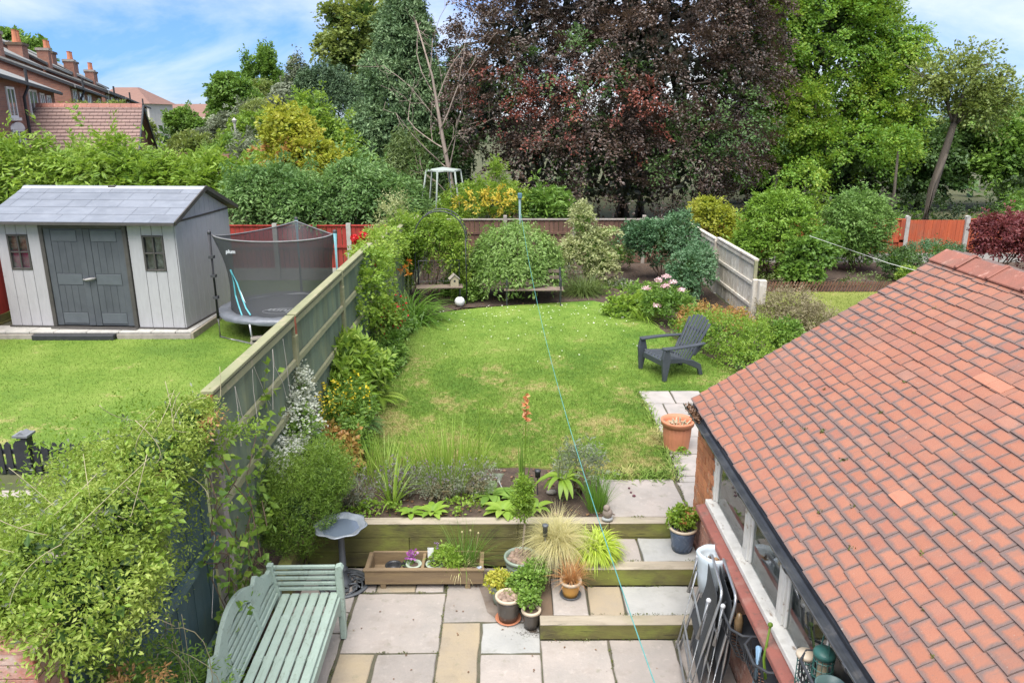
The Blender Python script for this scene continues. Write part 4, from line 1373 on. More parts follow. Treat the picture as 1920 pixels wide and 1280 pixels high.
m_fb = far_brick('house_brick', (.33, .15, .10), (.235, .108, .078))
m_slate = M('grey_slate', (.235, .235, .22), (.175, .178, .165), 1.5, .7, .3, 30, stretch=(1, 1, 3), extra=[((.26, .25, .2), 3, .55, .75, .5)])
m_pot = M('chimney_pot', (.52, .20, .10), (.42, .16, .085), 3, .8)
m_win_dark = M('window_dark', (.06, .075, .07), (.10, .12, .12), 1.2, .12, spec=.8)
m_upvc = M('window_white', (.75, .75, .74), (.68, .68, .67), 2, .5)
ROW = R(108)
dv = np.array((-.309, .951, 0)); tv = np.array((-.951, -.309, 0))
HS = [(27.5, 40.7, 5.95, 0), (44.4, 53.3, 5.90, 1), (54.6, 60.8, 5.89, 1), (61.8, 68.0, 5.72, 1), (69.2, 76.0, 5.45, 1)]
K = .036
hl = ['terraced brick house with grey lean-to roof at the far left edge', 'second brick terraced house from the left, grey roof and arched white windows', 'third brick terraced house from the left, half its wing hidden by the next',
      'fourth brick terraced house down the row, small red roof seen', 'last brick terraced house of the row, beside the pale hip roofed house']
for i, (s0, s1, ze, gb) in enumerate(HS):
    p = dv * s0 + tv * 8
    Ls = s1 - s0
    h = thing('terraced_house', hl[i], 'house', (p[0], p[1], ze), ROW)
    # local: x along the row, y away from the gardens, z 0 at the eaves; drop K per metre follows the hill
    def Z(x): return -K * x
    def slab3(prof, x0, x1):
        b_ = MB(); n_ = len(prof)
        vs_ = [(x0, y, z + Z(x0)) for y, z in prof] + [(x1, y, z + Z(x1)) for y, z in prof]
        b_.add(vs_, [tuple(range(n_))[::-1], tuple(range(n_, 2 * n_))] + [(a, (a + 1) % n_, n_ + (a + 1) % n_, n_ + a) for a in range(n_)])
        return b_
    slab3([(0, -6), (3.0, -6), (3.0, 1.22), (0, 0)], 0, Ls).build('wing_wall', m_fb, h)
    slab3([(3.01, -6), (9, -6), (9, 1.5), (6.3, 3.35), (3.01, 1.55)], .01, Ls + .8).build('main_wall', m_fb, h)
    slab3([(-.28, -.13), (3.0, 1.25), (3.0, 1.40), (-.28, .02)], -.12, Ls + .12).build('wing_roof', m_slate, h)
    slab3([(2.85, 1.50), (6.3, 3.38), (9.2, 1.5), (9.2, 1.62), (6.3, 3.52), (2.85, 1.64)], -.1, Ls + .9).build('main_roof', m_slate, h)
    slab3([(-.34, -.12), (-.26, -.12), (-.26, -.02), (-.34, -.02)], -.1, Ls + .1).build('gutter', m_black_paint, h)
    slab3([(-.22, -.1), (3.0, 1.19), (3.0, 1.30), (-.22, .05)], -.17, -.12).build('verge_board', m_black_paint, h)
    slab3([(-.22, -.1), (3.0, 1.19), (3.0, 1.30), (-.22, .05)], Ls + .12, Ls + .16).build('verge_board', m_black_paint, h)
    slab3([(2.85, 1.47), (6.3, 3.33), (6.3, 3.46), (2.85, 1.6)], -.15, -.1).build('verge_board', m_black_paint, h)
    # chimneys: slim stack against the wing, wide stack with pots on the party wall
    ch = MB().box(.25, .95, 2.75, 3.35, .7, 2.45).build('chimney', m_fb, h)
    MB().box(.19, 1.01, 2.69, 3.41, 2.30, 2.44).build('chimney_cap', m_grey_timber, ch)
    x0 = Ls - .6
    ch = MB().box(x0, x0 + 1.3, 3.6, 4.3, Z(x0) + .8, Z(x0) + 2.85).build('chimney', m_fb, h)
    MB().box(x0 - .08, x0 + 1.38, 3.52, 4.38, Z(x0) + 2.7, Z(x0) + 2.84).build('chimney_cap', m_timber_dark, ch)
    for xx in (.35, .95):
        MB().lathe([(.17, 0), (.13, .35), (.12, .62), (.15, .7)], 10, (x0 + xx, 3.95, Z(x0) + 2.84)).build('chimney_pot', m_pot, ch)
    # windows on the garden face
    if i == 0:
        ws = [(6.0, 1.05, -1.35, -.28), (9.2, 1.3, -.90 - .25, -.28 + .12), (10.75, .75, -1.1, -.2), (11.9, .75, -1.1, -.22), (6.2, 1.6, -3.3, -1.75), (8.9, 1.1, -3.2, -1.72)]
    else:
        ws = [(.9, .9, -.95, -.12), (2.6, 1.2, -.95, -.15), (4.7, 1.1, -.95, -.15), (Ls - 1.2, .8, -.9, -.15)]
    for (x, wd_, z0, z1) in ws:
        if x + wd_ / 2 > Ls:
            continue
        fr_ = MB()
        zz = Z(x)
        for a, c, u, v in ((x - wd_ / 2, x - wd_ / 2 + .09, z0, z1), (x + wd_ / 2 - .09, x + wd_ / 2, z0, z1), (x - .04, x + .04, z0 + .08, z1 - .08), (x - wd_ / 2 + .09, x + wd_ / 2 - .09, z0, z0 + .08), (x - wd_ / 2 + .09, x + wd_ / 2 - .09, z1 - .08, z1)):
            fr_.box(a, c, -.05, .02, u + zz, v + zz)
        f_ = fr_.build('window', m_upvc, h)
        MB().box(x - wd_ / 2 + .08, x + wd_ / 2 - .08, -.03, -.01, z0 + .07 + zz, z1 - .07 + zz).build('pane', m_win_dark, f_)
        MB().box(x - wd_ / 2 - .06, x + wd_ / 2 + .06, -.12, .0, z0 - .1 + zz, z0 + zz).build('sill', m_upvc, f_)
        if z1 < -1:
            MB().prism([(x + wd_ * .55 * math.cos(a), z1 + zz + .26 * math.sin(a)) for a in np.linspace(0, math.pi, 9)], 'y', -.06, .0).build('arch_head', m_upvc, f_)
    xp = 7.4 if i == 0 else 1.75
    MB().tube([(xp, -.12, -6), (xp, -.12, -.55 + Z(xp)), (xp + .1, -.28, -.2 + Z(xp)), (xp + .1, -.28, .45 + Z(xp))], .055, 8).build('downpipe', m_black_paint, h)

hip = thing('house', 'pale rendered house with a hipped red tile roof at the end of the terrace', 'house', (-41.6, 90, 1.1))
hip.scale = (.62, .62, .86)
m_redtile_far = M('red_roof_far', (.21, .115, .085), (.17, .095, .075), 2, .8, stretch=(1, 1, 6))
m_cream = M('cream_render', (.66, .62, .55), (.58, .55, .49), 2, .9)
MB().box(-5, 5, -5, 5, 0, 5.6).build('wall', m_cream, hip)
MB().add([(-5.6, -5.6, 5.45), (5.6, -5.6, 5.45), (5.6, 5.6, 5.45), (-5.6, 5.6, 5.45), (-2.5, -.6, 7.5), (1.4, -.6, 7.5), (1.4, .6, 7.5), (-2.5, .6, 7.5)],
         [(0, 1, 5, 4), (1, 2, 6, 5), (2, 3, 7, 6), (3, 0, 4, 7), (4, 5, 6, 7), (3, 2, 1, 0)]).build('roof', m_redtile_far, hip)
for x in (-2.5, 2.2):
    f_ = MB().box(x - .7, x + .7, -5.06, -5.0, 3.4, 4.7).build('window', m_upvc, hip)
    MB().box(x - .6, x + .6, -5.08, -5.061, 3.5, 4.6).build('pane', m_win_dark, f_)
f_ = MB().box(3.4, 4.6, -5.06, -5, 1.4, 3.2).build('door', m_upvc, hip)
far = thing('house', 'distant low house showing only its brown tiled roof between the trees', 'house', (-39, 108, .5))
MB().box(-6, 6, -4, 4, 0, 3.9).build('wall', m_cream, far)
MB().prism([(-4.4, 3.6), (4.4, 3.6), (0, 5.6)], 'x', -6.5, 6.5).build('roof', m_redtile_far, far)

# brown tiled outbuilding behind the hedge
br = thing('garden_building', 'brick outbuilding with a long brown pantile roof rising over the bright hedge', 'outbuilding', (-17.5, 33, .45), R(17))
m_pan = M('brown_tile', (.24, .155, .13), (.195, .128, .11), 3, .8, .3, 30, rand=.08, extra=[((.20, .14, .11), 5, .55, .75, .5), ((.36, .33, .2), 9, .62, .74, .4)])
MB().box(-2.35, 2.2, -2.2, 2.2, 0, 2.85).prism([(-2.2, 2.85), (2.2, 2.85), (0, 4.25)], 'x', -2.35, 2.2).build('wall', m_fb, br)
nr = 13
for i in range(nr):
    f0, f1 = i / nr, (i + 1) / nr
    y0, z0 = -2.65 + 2.65 * f0, 2.70 + 1.68 * f0
    y1, z1 = -2.65 + 2.65 * f1, 2.70 + 1.68 * f1
    b_ = MB()
    x = -2.5 + (.15 if i % 2 else 0)
    while x < 2.42:
        e = min(x + .3, 2.42)
        b_.add([(x + .006, y0 - .02, z0 + .0), (e - .006, y0 - .02, z0 + .0), (e - .006, y1, z1 - .02), (x + .006, y1, z1 - .02),
                (x + .006, y0 - .02, z0 + .055), (e - .006, y0 - .02, z0 + .055), (e - .006, y1, z1 + .005), (x + .006, y1, z1 + .005)],
               [(3, 2, 1, 0), (4, 5, 6, 7), (0, 1, 5, 4), (1, 2, 6, 5), (2, 3, 7, 6), (3, 0, 4, 7)])
        x = e
    b_.build('tile_course', m_pan, br)
MB().prism([(2.65, 2.70), (0, 4.38), (0, 4.44), (2.65, 2.76)], 'x', -2.5, 2.42).build('back_slope', m_pan, br)
for i in range(12):
    MB().prism([(-.16, 4.34), (0, 4.50), (.16, 4.34)], 'x', -2.5 + i * .41, -2.5 + i * .41 + .40).build('ridge_tile', m_ridge, br)
MB().bar((2.45, -2.7, 2.68), (2.45, 0, 4.36), .05, .16).bar((2.45, 2.7, 2.68), (2.45, 0, 4.36), .05, .16).build('barge_board', m_black_paint, br)
MB().box(-2.5, 2.4, -2.75, -2.6, 2.58, 2.72).build('eaves_gutter', m_black_paint, br)

# far trellis topped wall and a pole
tw = thing('garden_wall', 'low stone wall topped with brown trellis beyond the hedge', 'wall', (-14, 36, .45))
MB().box(-2.6, 2.2, -.1, .1, 0, 2.0).build('wall', m_concrete, tw)
b_ = MB()
for i in range(33):
    b_.box(-2.5 + i * .145, -2.47 + i * .145, -.02, .02, 2.0, 2.42)
for z in (2.05, 2.2, 2.38):
    b_.box(-2.5, 2.2, -.03, -.021, z, z + .035)
b_.build('trellis', M('trellis_wood', (.24, .14, .085), (.18, .11, .07), 6, .8), tw)
MB().box(1.0, 1.45, -.2, .2, 0, 2.35).build('brick_pier', m_fb, tw)
up = thing('pole', 'thin pale post with short cross arm standing among the far shrubs', 'post', (-12.75, 37.6, .45))
MB().tube([(0, 0, 0), (0, 0, 3.7)], .06, 8).build('shaft', m_concrete, up)
MB().bar((-.3, 0, 3.0), (.3, 0, 3.0), .05, .05).build('cross_arm', m_concrete, up)
MB().lathe([(.08, 0), (.12, .12), (.0, .25)], 8, (0, 0, 3.7)).build('cap', m_concrete, up)
# ================================================================== PLANTS
def curl(p0, p1, b):
    p0 = np.array(p0); p1 = np.array(p1); m_ = (p0 + p1) / 2 + b
    return [p0 * (1 - f) ** 2 + 2 * m_ * f * (1 - f) + p1 * f * f for f in np.linspace(0, 1, 9)]


GR = {}
def lm(key, c0, c1, c2, **k):
    fk = 1.35 if max(c1) < .2 else 1.1
    c0, c1, c2 = [tuple(x * fk for x in c) for c in (c0, c1, c2)]
    GR[key] = LM('leaf_' + key, c0, c1, c2, **k)
    return GR[key]


lm('clem', (.13, .20, .025), (.23, .32, .048), (.39, .45, .11), trans=.4, vs=1.2)
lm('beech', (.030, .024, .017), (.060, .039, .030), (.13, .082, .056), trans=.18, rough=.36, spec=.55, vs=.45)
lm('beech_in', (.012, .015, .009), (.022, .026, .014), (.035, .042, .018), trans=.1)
lm('lime', (.08, .185, .02), (.15, .29, .032), (.31, .385, .05), trans=.38, vs=.4)
lm('olive', (.075, .115, .025), (.14, .185, .04), (.23, .26, .07), trans=.35)
lm('cypress', (.052, .10, .042), (.10, .165, .070), (.175, .25, .115), trans=.15, rough=.6)
lm('dark_conifer', (.022, .048, .022), (.045, .085, .035), (.085, .135, .06), trans=.15, rough=.6)
lm('weeping', (.045, .075, .02), (.085, .125, .03), (.14, .18, .05), trans=.2)
lm('bright', (.115, .215, .022), (.20, .315, .038), (.33, .43, .075), trans=.42, vs=.6)
lm('fern_hedge', (.060, .130, .035), (.115, .215, .055), (.20, .31, .10), trans=.3)
lm('yellowgreen', (.19, .245, .02), (.33, .365, .04), (.50, .45, .085), trans=.4)
lm('gold', (.30, .28, .025), (.50, .42, .05), (.62, .42, .07), trans=.35)
lm('mid', (.055, .115, .02), (.105, .19, .03), (.185, .285, .055), trans=.35)
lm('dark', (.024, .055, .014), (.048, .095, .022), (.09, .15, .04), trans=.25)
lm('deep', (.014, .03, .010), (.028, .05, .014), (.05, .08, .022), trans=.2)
lm('grey', (.10, .125, .075), (.17, .20, .125), (.27, .29, .20), trans=.25)
lm('round', (.095, .19, .02), (.165, .29, .033), (.26, .38, .06), trans=.35)
lm('round_dark', (.075, .155, .028), (.135, .245, .05), (.21, .32, .085), trans=.3)
lm('willow', (.10, .185, .035), (.18, .29, .065), (.29, .39, .13), trans=.35)
lm('variegated', (.15, .20, .06), (.30, .34, .14), (.48, .48, .26), trans=.35)
lm('bluegreen', (.032, .078, .032), (.062, .13, .055), (.115, .20, .10), trans=.25)
lm('silver', (.20, .235, .17), (.40, .43, .34), (.62, .63, .55), trans=.25)
lm('rust', (.26, .10, .03), (.36, .20, .06), (.40, .34, .10), trans=.3)
lm('acer', (.075, .016, .02), (.13, .03, .033), (.20, .062, .058), trans=.35)
lm('rosemary', (.075, .145, .018), (.14, .235, .03), (.23, .33, .055), trans=.3)
lm('heath', (.10, .085, .045), (.165, .14, .075), (.25, .22, .13), trans=.15)
lm('lavender', (.11, .13, .08), (.165, .185, .125), (.24, .26, .19), trans=.2)
lm('strap', (.06, .14, .02), (.11, .225, .03), (.19, .32, .05), trans=.35)
lm('iris', (.13, .23, .03), (.20, .32, .04), (.30, .40, .08), trans=.4)
lm('stipa', (.38, .36, .15), (.52, .48, .24), (.64, .58, .34), trans=.4)
lm('carex', (.30, .13, .05), (.45, .22, .09), (.52, .34, .17), trans=.3)
lm('hakone', (.20, .31, .02), (.33, .45, .04), (.48, .55, .10), trans=.4)
lm('rosette', (.12, .23, .025), (.20, .33, .04), (.30, .42, .07), trans=.4)
M_BARK = M('bark', (.13, .105, .08), (.085, .07, .055), 7, .9, .7, 30, stretch=(2, 2, .4))
M_BARK_P = M('bark_pale', (.34, .27, .215), (.24, .19, .155), 9, .85, .5, 30, stretch=(2, 2, .4))
M_STEM = M('green_stem', (.12, .16, .05), (.10, .12, .04), 12, .7)
M_TWIG = M('twig', (.19, .13, .085), (.13, .09, .06), 12, .85)


def plant(name, label, cat_, loc, group=None):
    return thing(name, label, cat_, loc, 0, group)


def fol(par, PAN, l, w, key, name='foliage', fold=.12, lv=.3, label=None):
    P, A, N = PAN
    o = leaves(name, (P - np.array(par.location), A, N), l, w, GR[key], par, fold, lv, label=label)
    return o


def wood(par, mb, name='trunk', mat=None, smooth=True, kind=None):
    return mb.build(name, mat or M_BARK, par, tuple(-np.array(par.location)), smooth=smooth, kind=kind)


def tree(name, label, loc, trunk, lobes, key, nsp, per, sp, leaf, core=0, limbs=0, tr=.25, bark=None, group=None, core_key='dark', **kw):
    t = plant(name, label, 'tree', loc, group)
    mb = MB()
    tp = np.array(trunk, float)
    mb.tube(tp, list(np.linspace(tr, tr * .45, len(tp))), 10)
    lob = np.array(lobes, float)
    for i in range(limbs):
        k = rng.integers(len(lob))
        q = lob[k, :3] + rdir(1)[0] * lob[k, 3:] * .75
        f = rng.uniform(.45, 1)
        b0 = tp[0] + (tp[-1] - tp[0]) * f
        mb.tube(path(b0, q, 6, .05), list(np.linspace(tr * .4, tr * .06, 6)), 6)
    wood(t, mb, 'trunk', bark)
    P = crown(lobes, nsp, per, sp, **kw)
    fol(t, P, leaf[0], leaf[1], key, 'crown')
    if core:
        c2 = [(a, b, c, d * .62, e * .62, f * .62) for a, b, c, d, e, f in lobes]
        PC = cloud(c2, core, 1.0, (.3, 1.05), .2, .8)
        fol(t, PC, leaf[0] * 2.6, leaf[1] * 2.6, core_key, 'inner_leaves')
    return t


def shrub(name, label, loc, lobes, key, n, per=8, sp=(.2, .12, .04), leaf=(.06, .03), core=True, stemn=7, cat_='shrub', group=None, ck='dark', **kw):
    ck = {'deep': 'dark', 'dark': 'mid'}.get(ck, ck)
    kw.setdefault('rag', .13)
    t = plant(name, label, cat_, loc, group)
    lob = np.array(lobes, float)
    mb = MB()
    tips = [lob[rng.integers(len(lob)), :3] + rdir(1)[0] * lob[rng.integers(len(lob)), 3:] * .45 for _ in range(stemn)]
    stems(mb, np.array(loc, float), tips, .02, .006)
    wood(t, mb, 'stem', M_TWIG, kind='stuff')
    PAN = crown(lobes, n, per, sp, **kw)
    k2 = dict(kw); k2['rag'] = kw['rag'] + .5; k2['droop'] = -.3; k2['shell'] = (.9, 1.1)
    PAN = cat(PAN, crown(lobes, max(5, n // 16), per, (sp[0] * 1.3, sp[1] * .6, sp[2]), **k2))
    fol(t, PAN, leaf[0], leaf[1], key)
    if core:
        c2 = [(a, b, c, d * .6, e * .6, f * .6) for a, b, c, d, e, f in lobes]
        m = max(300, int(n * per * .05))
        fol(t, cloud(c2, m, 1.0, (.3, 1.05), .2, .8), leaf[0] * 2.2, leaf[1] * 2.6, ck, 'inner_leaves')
    return t


# ------------------------------------------------------------------ big trees beyond the end fence
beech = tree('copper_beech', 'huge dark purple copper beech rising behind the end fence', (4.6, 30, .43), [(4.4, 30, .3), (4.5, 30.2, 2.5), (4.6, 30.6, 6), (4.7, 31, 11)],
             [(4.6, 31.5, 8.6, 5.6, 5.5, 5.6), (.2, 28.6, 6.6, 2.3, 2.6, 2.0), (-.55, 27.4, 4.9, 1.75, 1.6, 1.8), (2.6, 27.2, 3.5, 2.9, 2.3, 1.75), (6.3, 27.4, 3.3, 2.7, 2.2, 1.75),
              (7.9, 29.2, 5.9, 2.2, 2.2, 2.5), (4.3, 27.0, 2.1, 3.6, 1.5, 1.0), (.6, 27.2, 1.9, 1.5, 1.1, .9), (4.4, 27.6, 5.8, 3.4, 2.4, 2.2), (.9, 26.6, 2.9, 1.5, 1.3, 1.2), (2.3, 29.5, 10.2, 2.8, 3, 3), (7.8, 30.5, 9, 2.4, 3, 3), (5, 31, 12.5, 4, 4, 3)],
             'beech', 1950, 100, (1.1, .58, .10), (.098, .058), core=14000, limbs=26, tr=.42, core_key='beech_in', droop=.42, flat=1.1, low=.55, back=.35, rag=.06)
mb = MB().tube([(5.15, 30.4, .3), (5.2, 30.5, 2.5), (5.4, 30.8, 6)], [.30, .27, .2], 12)
wood(beech, mb, 'trunk')
fol(beech, crown([(7.2, 27.2, 4.0, 2.2, 1.8, 1.9), (5.5, 26.6, 3.0, 2.4, 1.4, 1.2), (2.0, 26.4, 5.6, 2.4, 1.4, 1.6)], 120, 60, (.9, .5, .1), droop=.4, flat=1.0, back=.3), .10, .06, 'dark', 'green_shoots')
P = crown([(2.6, 25.6, 4.6, 2.6, .9, 1.5), (-.2, 26.4, 5.2, 1.2, .8, 1.2)], 70, 40, (.9, .45, .08), droop=.3, flat=1.0, back=.3)
lm('beech_red', (.10, .032, .026), (.17, .05, .036), (.25, .085, .055), trans=.25, rough=.35)
fol(beech, P, .095, .055, 'beech_red', 'red_shoots')

tree('lime_tree', 'tall yellow green broadleaf tree on the right of the copper beech', (10.7, 31.5, .43), [(10.6, 31.3, .3), (10.7, 31.5, 2.4), (11.6, 32.6, 5), (12.6, 34, 9)],
     [(12.6, 34.5, 7.6, 3.3, 3.4, 4.0), (11.0, 32.4, 4.3, 2.0, 2.0, 2.0), (14.9, 32.6, 5.2, 1.35, 1.6, 1.7), (13.6, 31.8, 3.1, 2.4, 1.7, 1.35), (10.4, 33.2, 7.0, 1.8, 2.2, 2.6), (14.2, 34, 8.2, 1.6, 2, 2.0), (12.6, 35, 11, 3, 3, 3), (15.2, 31.6, 3.2, .9, .9, .9), (15.6, 32.6, 6.8, 1.0, 1.3, 1.3), (15.9, 32.2, 4.3, .8, 1, .9), (9.6, 31.5, 3.4, 1.2, 1.2, 1.3)],
     'lime', 1600, 98, (.95, .6, .16), (.112, .072), core=9000, limbs=20, tr=.24, droop=.28, flat=.9, low=.5, back=.35, rag=.08)
lb = plant('overhanging_limb', 'bare brown limb with yellow leaves crossing the top edge of the green tree', 'branch', (13.4, 33, 7.6))
mb = MB().tube(path((13.4, 33, 7.6), (15.6, 32.8, 10.2), 7, .03), list(np.linspace(.16, .10, 7)), 8)
wood(lb, mb, 'bark')
fol(lb, crown([(14.4, 32.6, 9.6, 1.2, .7, .5)], 26, 40, (.5, .35, .1)), .15, .10, 'gold', 'leaves')

tt = plant('slender_tree', 'slim leaning tree with an open olive crown against the sky at far right', 'tree', (14.45, 27, .43))
mb = MB()
mb.tube([(14.45, 27, .3), (14.65, 27, 2.0), (14.95, 27, 3.6), (15.05, 27, 4.2)], [.15, .14, .12, .10], 10)
mb.tube([(14.55, 26.95, .8), (14.6, 26.9, 2.2), (14.9, 26.9, 3.2)], [.09, .08, .06], 8)
for d in ((-.35, 0, 1), (.2, .2, 1), (.7, -.1, .8), (-.1, -.2, 1.1), (.45, .1, 1)):
    limb_tree(mb, (15.03, 27, 4.05), d, 1.35, .06, 2, .5, 6, .25, .6, 3)
wood(tt, mb, 'trunk')
fol(tt, crown([(15.1, 27, 5.6, 1.5, 1.0, 1.15), (16.2, 27, 4.9, 1.1, .9, 1.0), (14.4, 27, 5.2, .7, .7, .8), (15.6, 27, 4.6, 1.0, .8, .5)], 560, 22, (.55, .3, .1), shell=(.3, 1.1), rag=.25), .11, .07, 'olive', 'crown')

dt = plant('bare_tree', 'leafless pale dead tree standing between the cypress and the copper beech', 'tree', (-1.55, 25, .43))
mb = MB()
mb.tube([(-1.55, 25, .3), (-1.75, 25, 2.2), (-2.05, 25, 3.9), (-2.3, 25, 5.6), (-2.75, 25, 7.2)], [.085, .075, .058, .035, .012], 8)
for z, d, l_, r_ in ((2.3, (.15, -.1, 1), 1.5, .04), (2.9, (-.9, -.2, .7), 1.5, .04), (3.5, (-1, .1, .55), 1.4, .035), (3.9, (.45, -.3, 1), 1.5, .04), (4.3, (-.8, -.3, .9), 1.3, .035), (4.7, (.5, 0, 1.2), 1.3, .035), (5.2, (-.7, .1, 1), 1.2, .03), (5.6, (.3, -.1, 1.2), 1.1, .03), (3.2, (.7, -.2, .9), .9, .025), (1.9, (-.6, -.3, .8), .9, .025)):
    xx = -1.55 - (z - .3) * .16
    limb_tree(mb, (xx, 25, z), d, l_, r_ * .7, 3, .42, 5, .2, .58, 2, .005)
wood(dt, mb, 'trunk', M_BARK_P)

tree('cypress_tree', 'tall conical blue green cypress left of the bare dead tree', (-4.1, 31, .43), [(-4.1, 31, .3), (-4, 31, 4), (-3.9, 31, 8.5)],
     [(-4.6, 31, 1.9, 1.9, 1.7, 1.5), (-4.35, 31, 3.9, 1.75, 1.5, 1.5), (-4.05, 31, 5.7, 1.4, 1.3, 1.5), (-3.85, 31, 7.2, 1.0, 1.0, 1.3), (-3.75, 31, 8.3, .6, .6, 1.0), (-5.3, 30.6, 3.4, .9, .9, .9), (-3.2, 30.6, 5.0, .9, .8, 1.1)],
     'cypress', 1500, 50, (.5, .28, .16), (.15, .055), core=3500, tr=.2, droop=.15, flat=.2, low=.8, back=.25, spread=.7, shell=(.78, 1.06), core_key='dark_conifer')
tree('weeping_cypress', 'small dark drooping conifer hanging in front of the tall cypress', (-3.35, 26.3, .43), [(-3.35, 26.3, .3), (-3.3, 26.3, 3.2)],
     [(-3.35, 26.3, 2.5, .8, .7, 1.5)], 'weeping', 340, 34, (.6, .08, .06), (.16, .03), core=600, tr=.08, droop=2.4, out=.4, flat=.1, low=1, back=.3)
tree('dark_cypress', 'dark narrow conifer in the shade behind the bare tree', (-2.3, 29.5, .43), [(-2.3, 29.5, .3), (-2.3, 29.5, 4)],
     [(-2.3, 29.5, 2.2, .9, .8, 2.0), (-1.7, 31.5, 4.6, 1.2, .8, 2.4)], 'dark', 460, 40, (.5, .2, .12), (.16, .05), core=700, tr=.1, droop=.8, back=.3)

# ------------------------------------------------------------------ trees farther off on the left
FT = 'trees in the far gardens'
tree('oak_tree', 'large pale green broadleaf tree against the sky behind the tall cypress', (-9, 48, .4), [(-9, 48, .3), (-8.8, 48, 5), (-8.6, 48, 9)], [(-9.3, 48, 8.2, 1.8, 1.6, 1.6), (-8.1, 48, 9.8, 1.5, 1.3, 1.2), (-7.2, 48, 8.6, 1.3, 1.3, 1.6), (-9.8, 48, 10.1, .8, .8, .6), (-8.5, 48, 6.5, 1.6, 1.4, 1.4)], 'olive', 330, 34, (.9, .6, .2), (.21, .15), core=900, limbs=12, tr=.25, group=FT, rag=.15, core_key='dark', back=.4)
tree('cedar_tree', 'dark drooping conifer under the pale tree left of the tall cypress', (-9, 42, .4), [(-8.2, 42, .3), (-8.25, 42, 5.9)], [(-9.4, 42, 6.2, 1.5, 1.2, .85), (-8.4, 42, 5.4, 1.3, 1.1, 1.0), (-10.1, 42, 5.5, .8, .8, .8)], 'dark_conifer', 380, 36, (.7, .2, .12), (.18, .05), core=900, tr=.14, bark=M_BARK_P, group=FT, droop=1.3, back=.4)
tree('maple_tree', 'round topped dark green tree standing alone against the sky', (-20.2, 60, .4), [(-20.2, 60, .3), (-20.2, 60, 5.5)], [(-20.4, 60, 6.3, 1.5, 1.4, 1.25), (-20.9, 60, 4.9, 1.2, 1.2, .9), (-19.4, 60, 5.3, 1.2, 1.2, 1.1)], 'mid', 300, 34, (.8, .5, .15), (.22, .15), core=1200, tr=.2, group=FT, core_key='dark', rag=.1, back=.4)
tree('poplar_tree', 'pair of tall narrow poplar tops against the sky', (-22.4, 75, .4), [(-22.4, 75, .3), (-22.4, 75, 8)], [(-23.6, 75, 8.2, .55, .6, 2.0), (-22.0, 75, 8.6, 1.0, .9, 2.0), (-21.2, 75, 6.8, 1.0, .9, 1.5), (-22.6, 75, 6, 1.5, 1.2, 1.2)], 'mid', 300, 30, (.7, .35, .15), (.22, .14), core=800, tr=.2, group=FT, droop=-.6, core_key='mid', back=.4)
tree('willow_tree', 'pale feathery tree just in front of the poplar tops', (-20.3, 66, .4), [(-20.3, 66, .3), (-20.3, 66, 6)], [(-19.9, 66, 6.0, 1.2, 1.1, 1.5), (-18.8, 66, 5.2, 1.0, .9, 1.0)], 'olive', 190, 34, (.8, .25, .15), (.24, .09), core=500, tr=.15, group=FT, droop=1.0, core_key='mid', back=.4)
tree('birch_tree', 'wispy light green birch to the left of the dark drooping conifer', (-12.6, 47, .4), [(-12.6, 47, .3), (-12.4, 47, 6.6)], [(-12.1, 47, 6.6, .55, .6, 1.4), (-12.7, 47, 5.2, 1.2, 1.0, 1.2), (-11.7, 47, 5.8, .8, .8, 1.1)], 'grey', 220, 34, (.8, .2, .15), (.18, .08), core=400, tr=.1, group=FT, droop=1.2, core_key='mid', back=.4)
tree('chestnut_tree', 'leafy green trees showing over the terrace roofs at far left', (-66, 112, .4), [(-66, 112, .3), (-66, 112, 12)], [(-68, 112, 13.6, 3.2, 3, 2.2), (-64.5, 112, 13.0, 2.4, 2, 1.8), (-71, 112, 13, 3, 3, 2.4)], 'mid', 200, 34, (1.5, 1, .4), (.5, .32), core=500, tr=.4, group=FT, core_key='dark', back=.4)
tree('palm_tree', 'small shaggy palm with a brown skirt among the far shrubs', (-13.6, 44, .4), [(-13.6, 44, .3), (-13.6, 44, 4.6)], [(-13.6, 44, 4.95, .75, .7, .45)], 'olive', 70, 14, (.8, .12, .05), (.3, .04), tr=.18, group=FT, droop=1.1)
tree('conifer_tree', 'upright bright dark green conifer beside the yellow topped shrub', (-8.6, 36, .4), [(-8.6, 36, .3), (-8.6, 36, 4)], [(-8.6, 36, 3.0, .85, .8, 1.7), (-8.5, 36, 4.5, .45, .45, .8)], 'dark_conifer', 260, 36, (.45, .2, .12), (.14, .05), core=500, tr=.1, group=FT, droop=.2, back=.4)

FS = 'shrubs in the far gardens'
shrub('clipped_hedge', 'flat topped clipped hedge with a bright lit top among the far trees', (-12, 40, .4), [(-12.5, 40, 4.0, 1.3, .9, .65), (-11.2, 40, 3.85, .9, .8, .6), (-13.2, 40, 3.3, .9, .8, .8), (-12, 40, 2.6, 1.6, .8, 1.2)], 'bright', 330, 34, (.4, .25, .1), (.12, .08), group=FS, cat_='hedge', ck='dark', back=.4)
shrub('grey_shrub', 'broad grey green shrub behind the thin post', (-10.1, 33, .4), [(-10.1, 33, 2.9, 1.3, .9, 1.1), (-9.2, 33, 2.6, .9, .8, 1.0)], 'grey', 330, 34, (.4, .2, .1), (.11, .05), group=FS, ck='mid', back=.4)
shrub('pieris_shrub', 'olive and bronze shrub in front of the trellis topped wall', (-14.9, 38.5, .4), [(-15.2, 38.5, 2.8, 1.2, .9, .9), (-13.9, 38.5, 2.6, .9, .8, .8)], 'olive', 260, 34, (.4, .25, .1), (.13, .06), group=FS, back=.4)
shrub('laurel_shrub', 'dark green rounded shrub beside the thin post', (-13.0, 37, .4), [(-12.9, 37, 2.7, .95, .8, .85)], 'mid', 170, 34, (.4, .2, .1), (.12, .06), group=FS, back=.4)
